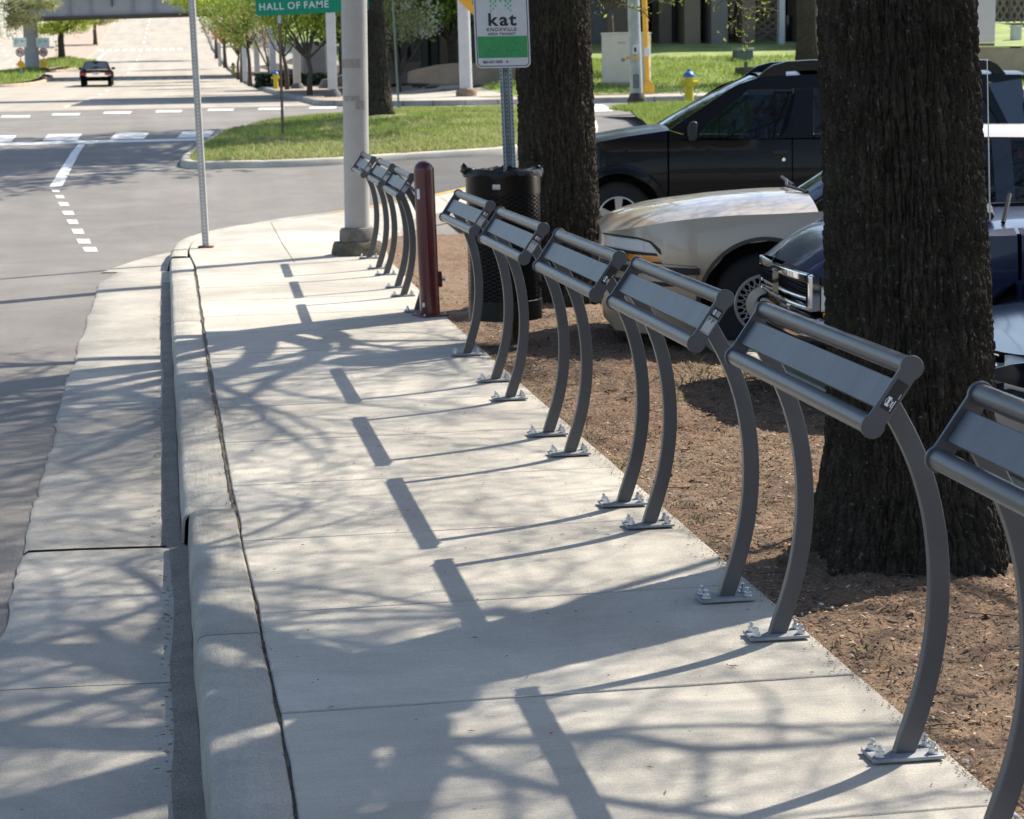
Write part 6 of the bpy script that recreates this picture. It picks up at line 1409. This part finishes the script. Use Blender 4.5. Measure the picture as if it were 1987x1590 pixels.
# utility cabinet
x, z = fl(1168, 58.5); cb = empty('utility_cabinet', (x, 58.5, z-.05), -.42); tag(cb, 'cream metal utility cabinet on the lawn behind the signal pole', 'cabinet')
M_cab = mat('cabinet_cream', (.52, .50, .43), .5, var=.06, scale=3)
MB().box((0, 0, .16), (1.30, .95, 1.58)).build('housing', M_cab, cb, bevel=.012); MB().box((.02, .03, 0), (1.28, .92, .16)).build('plinth', mat('plinth_grey', (.33, .32, .29), .7), cb); MB().box((-.02, -.02, 1.58), (1.32, .97, 1.63)).build('lid', M_cab, cb, bevel=.01)
MB().box((.05, -.012, .2), (1.25, 0.004, 1.52)).build('door', M_cab, cb, bevel=.006); MB().box((.60, -.03, .78), (.70, -.01, .88)).build('lock', mat('lock_blue', (.10, .22, .28), .4), cb, bevel=.01); MB().box((.5, -.02, 1.3), (.74, -.011, 1.36)).build('emblem_plate', mat('emblem_grey', (.36, .36, .33), .4), cb)
# hydrants
M_hy = mat('hydrant_yellow', (.62, .50, .02), .4, var=.1, scale=14); M_hb = mat('hydrant_blue', (.03, .14, .42), .4)
def hydrant(label, loc, s):
    e = empty('fire_hydrant', loc); e.scale = (s, s, s); tag(e, label, 'hydrant', 'yellow hydrants with blue caps')
    MB().lathe([(.15, -.05), (.15, .03), (.105, .035), (.10, .40), (.115, .41), (.115, .44), (.10, .45), (.105, .56), (.13, .565), (.13, .60)], 22).build('barrel', M_hy, e, ang=30)
    MB().lathe([(.135, .60), (.135, .625), (.12, .66), (.09, .70), (.05, .725), (.035, .73), (.035, .78), (.01, .785)], 20).build('bonnet', M_hb, e, ang=30)
    b = MB(); b.tube([(-.19, 0, .47), (.19, 0, .47)], .058, 14); b.tube([(-.215, 0, .47), (-.19, 0, .47)], .03, 6); b.tube([(.19, 0, .47), (.215, 0, .47)], .03, 6); b.tube([(0, -.19, .45), (0, -.05, .45)], .072, 14); b.build('outlet_caps', M_hy, e, ang=40)
    MB().tube([(.18, -.02, .42), (.20, -.03, .25), (.12, -.06, .20)], .008, 5).tube([(-.18, -.02, .42), (-.20, -.03, .25), (-.12, -.06, .20)], .008, 5).build('chain', M_galv, e)
g1 = G(1337, 208); hydrant('yellow fire hydrant with blue cap on the grass wedge behind the black off-road car', (g1[0], g1[1], hp(g1[1])+.04), .98)
Yh = 86; hydrant('yellow fire hydrant with blue cap beside the rusty sign post on the far pavement', (colX(536, Yh), Yh, hp(Yh)), .98)
Yh = 128; hydrant('small distant yellow hydrant beneath the pink tree up the far pavement', (colX(453, Yh), Yh, hp(Yh)), .92)
# white posts along the far pavement
def wpost(px, Y, toppy, w, label, capw=None, dark=True):
    x = colX(px, Y); z = hp(Y); e = empty('pavement_post', (x, Y, z)); tag(e, label, 'post', 'pale square posts along the far pavement')
    h = YP(px, toppy, Y)[2]-z; MB().box((-w/2, -w/2, 0), (w/2, w/2, h)).build('shaft', M_gal2, e, bevel=.02)
    if dark: MB().lathe([(w*.95, -.02), (w*.9, .12), (w*.6, .22)], 10).build('base_collar', mat('collar_dark', (.12, .115, .11), .85), e)
    if capw: MB().box((-capw/2, -capw/2, h), (capw/2, capw/2, h+.45)).build('cap', M_gal2, e, bevel=.03)
wpost(646, 61, -40, .27, 'white post nearest to the cross street on the far pavement')
wpost(577, 85, 70, .30, 'white post right of the rusty sign post, second from the cross street')
wpost(531, 92, 73, .28, 'white post with a wide cap, between the two thin bare trees', .36)
wpost(500, 102, 68, .27, 'pale post left of the capped one on the far pavement', dark=False)
wpost(476, 110, 92, .26, 'pale post right behind the dark leaning tree trunk', dark=False)
wpost(427, 150, 84, .22, 'pale post farthest up the far pavement', dark=False)
x, z = fl(614, 98); e = empty('wall_fin', (x, 98, z)); tag(e, 'tall grey concrete fin wall on the lawn behind the forked young tree', 'wall')
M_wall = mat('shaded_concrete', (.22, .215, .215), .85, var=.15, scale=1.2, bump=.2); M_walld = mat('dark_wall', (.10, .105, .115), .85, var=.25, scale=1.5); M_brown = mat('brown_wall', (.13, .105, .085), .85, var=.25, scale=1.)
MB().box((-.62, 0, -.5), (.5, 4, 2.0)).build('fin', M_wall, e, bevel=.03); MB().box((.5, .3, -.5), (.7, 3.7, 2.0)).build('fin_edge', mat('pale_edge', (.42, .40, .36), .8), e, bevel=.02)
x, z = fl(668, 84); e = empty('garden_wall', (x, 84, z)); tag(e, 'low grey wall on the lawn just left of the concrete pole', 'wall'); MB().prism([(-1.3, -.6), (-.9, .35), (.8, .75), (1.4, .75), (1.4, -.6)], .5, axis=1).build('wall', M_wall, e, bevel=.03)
x, z = fl(590, 92); e = empty('hedge', (x, 92, z)); tag(e, 'dark clipped hedge at the foot of the lawn behind the young trees', 'hedge')
rg = np.random.RandomState(3); c = rg.uniform(-1, 1, (2600, 3))*np.array([2.2, .5, .3])+[0, 0, .25]; V, F = leafquads(c, .1, rg); fastmesh('foliage', V, F, L_dark, e)
bank = MB().loft([[(x, y, hp(y)+.2+max(0, x-10)*.16+max(0, y-100)*.02) for x in (9.6, 12, 16, 22, 34)] for y in (90, 110, 140, 180, 260)]).build('grass_bank', mat('bank_grass', (.20, .27, .06), .9, var=.25, scale=.6, speck=.2), ang=180); tag(bank, kind='structure')
# buildings across the cross street
def boxat(name, pxa, pxb, pya, pyb, Y, dep, m, par, bv=.0):
    a, b_ = YP(pxa, pyb, Y), YP(pxb, pya, Y); L_ = np.array(par.location)
    return MB().box((a[0]-L_[0], Y-L_[1], min(a[2], b_[2])-L_[2]), (b_[0]-L_[0], Y+dep-L_[1], max(a[2], b_[2])-L_[2])).build(name, m, par, bevel=bv)
bl = empty('dark_building', (YP(760, 150, 74)[0], 74, 1.5)); tag(bl, 'dark grey walled building in deep shade behind the dogwood', 'building')
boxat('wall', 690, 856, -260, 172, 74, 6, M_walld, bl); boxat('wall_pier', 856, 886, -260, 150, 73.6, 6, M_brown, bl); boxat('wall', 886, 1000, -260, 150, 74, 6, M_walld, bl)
for k in range(8): boxat('board_joint', 852-20*k, 852.8-20*k, -60, 160, 73.97, .1, M_well, bl)
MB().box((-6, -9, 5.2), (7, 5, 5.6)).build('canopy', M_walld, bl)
pw_ = empty('planter_wall', (YP(780, 160, 69)[0], 69, 1.4)); tag(pw_, 'low brown planter wall at the foot of the dogwood', 'wall'); boxat('wall', 745, 815, 120, 146, 70.5, .4, M_brown, pw_, .03); boxat('wall', 745, 800, 142, 164, 67.5, 1.5, M_brown, pw_, .03)
rw = empty('ramp_wall', (YP(800, 160, 63)[0], 63, 1.4)); tag(rw, 'sloping brown concrete ramp wall behind the white traffic pole', 'wall')
Pw = [YP(a, b_, 63) for a, b_ in ((795, 162), (795, 140), (805, 136), (850, 126), (880, 123), (1010, 123), (1010, 170))]
MB().prism([(p[0]-rw.location[0], p[2]-1.4) for p in Pw], .6, axis=1).build('wall', mat('ramp_concrete', (.20, .165, .125), .85, var=.2, scale=1.5), rw, bevel=.03)
b2 = empty('brown_building', (YP(1350, 100, 74)[0], 74, 2.2)); tag(b2, 'brown building with concrete columns and dark glass above the lawn', 'building')
M_cg = mat('column_grey', (.20, .185, .175), .85, var=.12, scale=2); M_cb = mat('column_brown', (.21, .165, .12), .85, var=.12, scale=2); M_dg = mat('dark_glazing', (.012, .014, .018), .12, spec=.6); M_lat = mat('lattice_tan', (.30, .235, .17), .85, var=.15, scale=3)
boxat('back_wall', 1100, 1900, -300, 140, 76, 4, M_dg, b2)
for a, b_, m, y in ((1120, 1170, M_walld, 74.5), (1279, 1303, M_brown, 74.3), (1328, 1359, M_cb, 73.8), (1380, 1413, M_cg, 73.6), (1440, 1467, M_cb, 73.6), (1545, 1590, M_brown, 73.9)):
    boxat('column', a, b_, -200, 135, y, 1.2, m, b2, .02)
boxat('panel', 1303, 1328, -300, 135, 75.4, .3, mat('panel_blue_grey', (.17, .19, .20), .7, var=.1), b2)
for k in range(4): boxat('panel_rib', 1306+6*k, 1308+6*k, -20, 130, 75.3, .1, M_walld, b2)
boxat('lower_panel', 1467, 1511, 54, 140, 75, .3, M_cg, b2)
lt = boxat('lattice_backing', 1467, 1511, -300, 54, 75.2, .3, M_cb, b2)
for k in range(-2, 6):
    for sgn in (-1, 1):
        p = YP(1467, 54-k*16, 74.95); p2 = YP(1511, 54-k*16-28, 74.95) if sgn > 0 else None
        a_, c_ = (YP(1467, 54-k*14, 74.95), YP(1511, 54-k*14-30, 74.95)) if sgn > 0 else (YP(1511, 54-k*14, 74.95), YP(1467, 54-k*14-30, 74.95))
        L_ = np.array(b2.location); MB().tube([a_-L_, c_-L_], .07, 4).build('lattice_slat', M_lat, lt) if False else MB().tube([a_-L_, c_-L_], .06, 4).build('lattice_slat', M_lat, b2)
boxat('white_post', 1512, 1525, -300, 106, 73.2, .3, M_gal2, b2); boxat('door_frame', 1526, 1544, 30, 110, 74.4, .2, M_dg, b2)
for a in (1360, 1415): MB().tube([YP(a, 44, 75.6)-np.array(b2.location), YP(a+25, 27, 75.6)-np.array(b2.location)], .05, 5).build('orange_rail', mat('orange_trim', (.55, .27, .06), .5), b2)
for a in (1368, 1430): boxat('window_mullion', a, a+2, -100, 130, 75.8, .1, M_galv, b2)
MB().box((-22, -1.2, 5.2), (24, 3, 5.7)).build('canopy', M_brown, b2)
x, z = fl(1446, 66); e = empty('transformer_box', (x, 66, z)); tag(e, 'small green-grey transformer box on the lawn above the black off-road car', 'utility box')
MB().box((-.29, 0, -.1), (.29, .6, .36)).build('housing', mat('box_green', (.10, .125, .115), .6, var=.15), e, bevel=.03); MB().box((-.31, -.02, .36), (.31, .62, .46)).build('lid', mat('box_lid', (.24, .26, .25), .5), e, bevel=.02)
x, z = fl(1490, 60.5); e = empty('stone_planter', (x, 60.5, z)); tag(e, 'low dark planter wall on the lawn beside the roof rack', 'planter'); MB().box((-.72, 0, -.6), (1.7, 1.2, .32)).build('wall', mat('planter_dark', (.075, .062, .05), .9, var=.3, scale=3), e, bevel=.03); MB().box((-.74, -.05, .2), (-.66, .1, .48)).build('end_post', M_walld, e)
# right edge: board, lattice fence, small box and retaining wall
rt_ = empty('retaining_wall', (YP(1940, 120, 58)[0], 58, 1.8)); tag(rt_, 'tan concrete retaining wall at the right edge above the black car roof', 'wall'); boxat('wall', 1840, 2140, 91, 150, 58, .5, mat('tan_concrete', (.30, .255, .19), .85, var=.25, scale=1.5), rt_, .03); boxat('coping', 1838, 2142, 88, 92, 57.94, .62, M_cb, rt_, .01)
e = empty('sign_board', (YP(1900, 90, 57)[0], 57, 2.3)); tag(e, 'blank pale grey board right of the nearest tree trunk', 'sign board'); boxat('board', 1850, 1936, -160, 84, 57, .3, mat('board_grey', (.47, .46, .43), .6, var=.05), e, .01); boxat('plinth', 1856, 1930, 84, 90.5, 57.05, .2, M_brown, e)
ln2 = MB().loft([[(x, y, YP(1950, 90, 58.6)[2]+(y-58.6)*.09) for x in (YP(1820, 90, 58.6)[0], YP(2200, 90, 58.6)[0])] for y in (58.6, 62, 67, 72)]).build('raised_lawn', M_lawn, ang=180); tag(ln2, kind='structure')
e = empty('lattice_fence', (YP(1960, 40, 70)[0], 70, 3.5)); tag(e, 'tan lattice panel fence at the top right corner', 'fence')
boxat('base_beam', 1900, 2100, 43, 56, 70, .3, M_cb, e); L_ = np.array(e.location)
boxat('backing', 1900, 2100, -120, 43, 70.4, .1, M_cg, e)
for k in range(-9, 13):
    for sgn in (-1, 1):
        xa = 1940+k*14; MB().tube([YP(xa, 43, 70.1)-L_, YP(xa+sgn*60, -60, 70.1)-L_], .045, 4).build('slat', M_lat, e)
for a in (1962, 2010, 2060): boxat('fence_post', a-3, a+3, -120, 43, 70.0, .2, M_cb, e)
z_ = YP(1974, 88, 61)[2]; e = empty('utility_pedestal', (YP(1974, 88, 61)[0], 61, z_)); tag(e, 'small white utility pedestal on the grass strip at the right edge', 'utility box'); MB().box((-.15, 0, -.1), (.15, .25, .60)).build('housing', M_gal2, e, bevel=.02); MB().box((-.17, -.02, .56), (.17, .27, .62)).build('lid', M_gal2, e, bevel=.01)
# ---- bridge over the hill road
br = empty('road_bridge', (-5, 128, 6)); tag(br, 'grey steel girder bridge crossing over the street', 'bridge'); L_ = np.array(br.location)
M_gird = mat('girder_grey', (.33, .335, .36), .6, var=.12, scale=.8)
a, b_ = YP(74, 34.5, 126), YP(480, 22.5, 126); d = b_-a; P0, P1 = a-d*.6-L_, b_+d*1.2-L_; dv = (P1-P0)
for k, yo in enumerate((0, 2.4, 4.8, 7.2)):
    MB().obox(P0+[0, yo, .04], dv, (0, .05, 0), (0, 0, 1.9)).build('girder', M_gird, br); MB().obox(P0+[0, yo-.2, 0], dv, (0, .45, 0), (0, 0, .05)).build('girder_flange', mat('flange_grey', (.13, .13, .14), .6), br)
u = dv/np.linalg.norm(dv); n = int(np.linalg.norm(dv)/1.22)
for k in range(n):
    p = P0+dv*(k+.5)/n; dp = k % 3 == 0
    MB().obox(p+np.array([0, -.17, .06 if not dp else .55]), u*.035 if not dp else u*.07, (0, .17, 0), (0, 0, 1.8)).build('stiffener', M_gird if not dp else mat('bracket_dark', (.05, .055, .06), .6), br)
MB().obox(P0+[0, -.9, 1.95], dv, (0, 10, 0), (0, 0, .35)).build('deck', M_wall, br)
pp = empty('bridge_pier', (XP, 128.5, hp(128)-.1)); tag(pp, 'round pale concrete bridge pier standing on the grass median', 'pier'); hpier = YP(62, 40, 128.5)[2]-pp.location[2]
MB().lathe([(.44, 0), (.44, hpier+.4)], 28).build('shaft', mat('pier_concrete', (.42, .415, .42), .8, var=.1, scale=2), pp, ang=60); MB().box((-.7, -.6, hpier+.02), (.7, .6, hpier+.3)).build('bearing_cap', mat('rust_cap', (.26, .17, .11), .8, var=.3, scale=3), pp, bevel=.04)
# median sign posts: parking arrow, no-turn disc, yellow diamond
M_red = mat('sign_red', (.50, .05, .06), .5); M_sgt = mat('sign_turq', (.05, .42, .28), .5)
def msign(px, Y, pybase, label, dim=0):
    x = colX(px, Y); zb_ = YP(px, pybase, Y)[2]; e = empty('median_sign', (x, Y, zb_)); tag(e, label, 'sign', 'sign posts on the median')
    Zp = lambda py: YP(px, py, Y)[2]-zb_; k = Y/FPX
    MB().tube([(0, 0, -.2), (0, 0, Zp(75))], .03, 6).build('post', M_galv, e)
    p = MB().box((-12*k, -.06, Zp(92)), (12*k, -.045, Zp(73.5))).build('parking_plate', mat('plate_pale', (.66, .70, .68), .5) if not dim else mat('plate_dim', (.48, .52, .50), .5), e)
    M = frame((-9*k, -.062, Zp(87)), (1, 0, 0), (0, 0, 1)); text('lettering', 'P', 13.5*k, M_sgt, p, M, .004, .001)
    b = MB(); b.add([(3*k, -.063, Zp(80)), (10*k, -.063, Zp(80)+.5*k), (10*k, -.063, Zp(80)-.9*k), (3*k, -.063, Zp(80)-.9*k)], [(0, 1, 2, 3)]); b.add([(1*k, -.063, Zp(80)-.3*k), (5*k, -.063, Zp(77.5)), (5*k, -.063, Zp(82.5))], [(0, 1, 2)]); b.build('arrow', M_sgt, p)
    c = Zp(102); cir = lambda r, y: [(r*math.cos(t), y, c+r*math.sin(t)) for t in np.linspace(0, 6.283, 25)[:-1]]
    b = MB(); b.prism([(x_, z_) for x_, _, z_ in cir(8.3*k, 0)], .012, axis=1, off=-.058); d_ = b.build('no_turn_disc', M_sw if not dim else mat('disc_dim', (.42, .40, .38), .5), e)
    ro_, ri_ = cir(8.3*k, -.062), cir(6.6*k, -.062); n = 24; MB().add(ro_+ri_, [(i, (i+1) % n, n+(i+1) % n, n+i) for i in range(n)]).build('red_ring', M_red, d_)
    b = MB()
    for s in (-1, 1):
        b.tube([(s*3*k, -.064, c-3.5*k), (s*3*k, -.064, c+2*k), (s*.8*k, -.064, c+3.2*k)], .8*k, 4)
    b.build('turn_symbol', M_sk, d_); MB().tube([(-5*k, -.068, c+5*k), (5*k, -.068, c-5*k)], .6*k, 4).build('red_bar', M_red, d_)
    c2 = Zp(125); r = 8.6*k; MB().prism([(0, c2-r), (r, c2), (0, c2+r), (-r, c2)], .012, axis=1, off=-.058).build('yellow_diamond', mat('sign_amber', (.72, .34, .02)), e)
    if dim: MB().box((-7*k, -.058, Zp(136)), (6*k, -.046, Zp(132))).build('black_plate', M_sk, e)
msign(42.5, 117, 168, 'sign post left of the bridge pier with parking arrow and yellow diamond')
msign(87, 124, 156, 'sign post right of the bridge pier with faded no-turn disc and yellow diamond', 1)
x = colX(110.5, 160); e = empty('marker_post', (x, 160, hp(160)+.2)); tag(e, 'tiny lime yellow marker signs beside the median tree', 'sign'); Zp = lambda py: YP(110, py, 160)[2]-hp(160)-.2
MB().tube([(0, 0, -.3), (0, 0, Zp(80))], .025, 5).build('post', M_galv, e); M_lm = mat('sign_lime', (.55, .62, .02), .5)
MB().box((-.12, -.05, Zp(82)), (.14, -.03, Zp(79.5))).build('marker_plate', M_lm, e); MB().prism([(0, Zp(100)), (.12, Zp(97)), (0, Zp(94)), (-.12, Zp(97))], .01, axis=1, off=-.05).build('marker_diamond', M_lm, e)
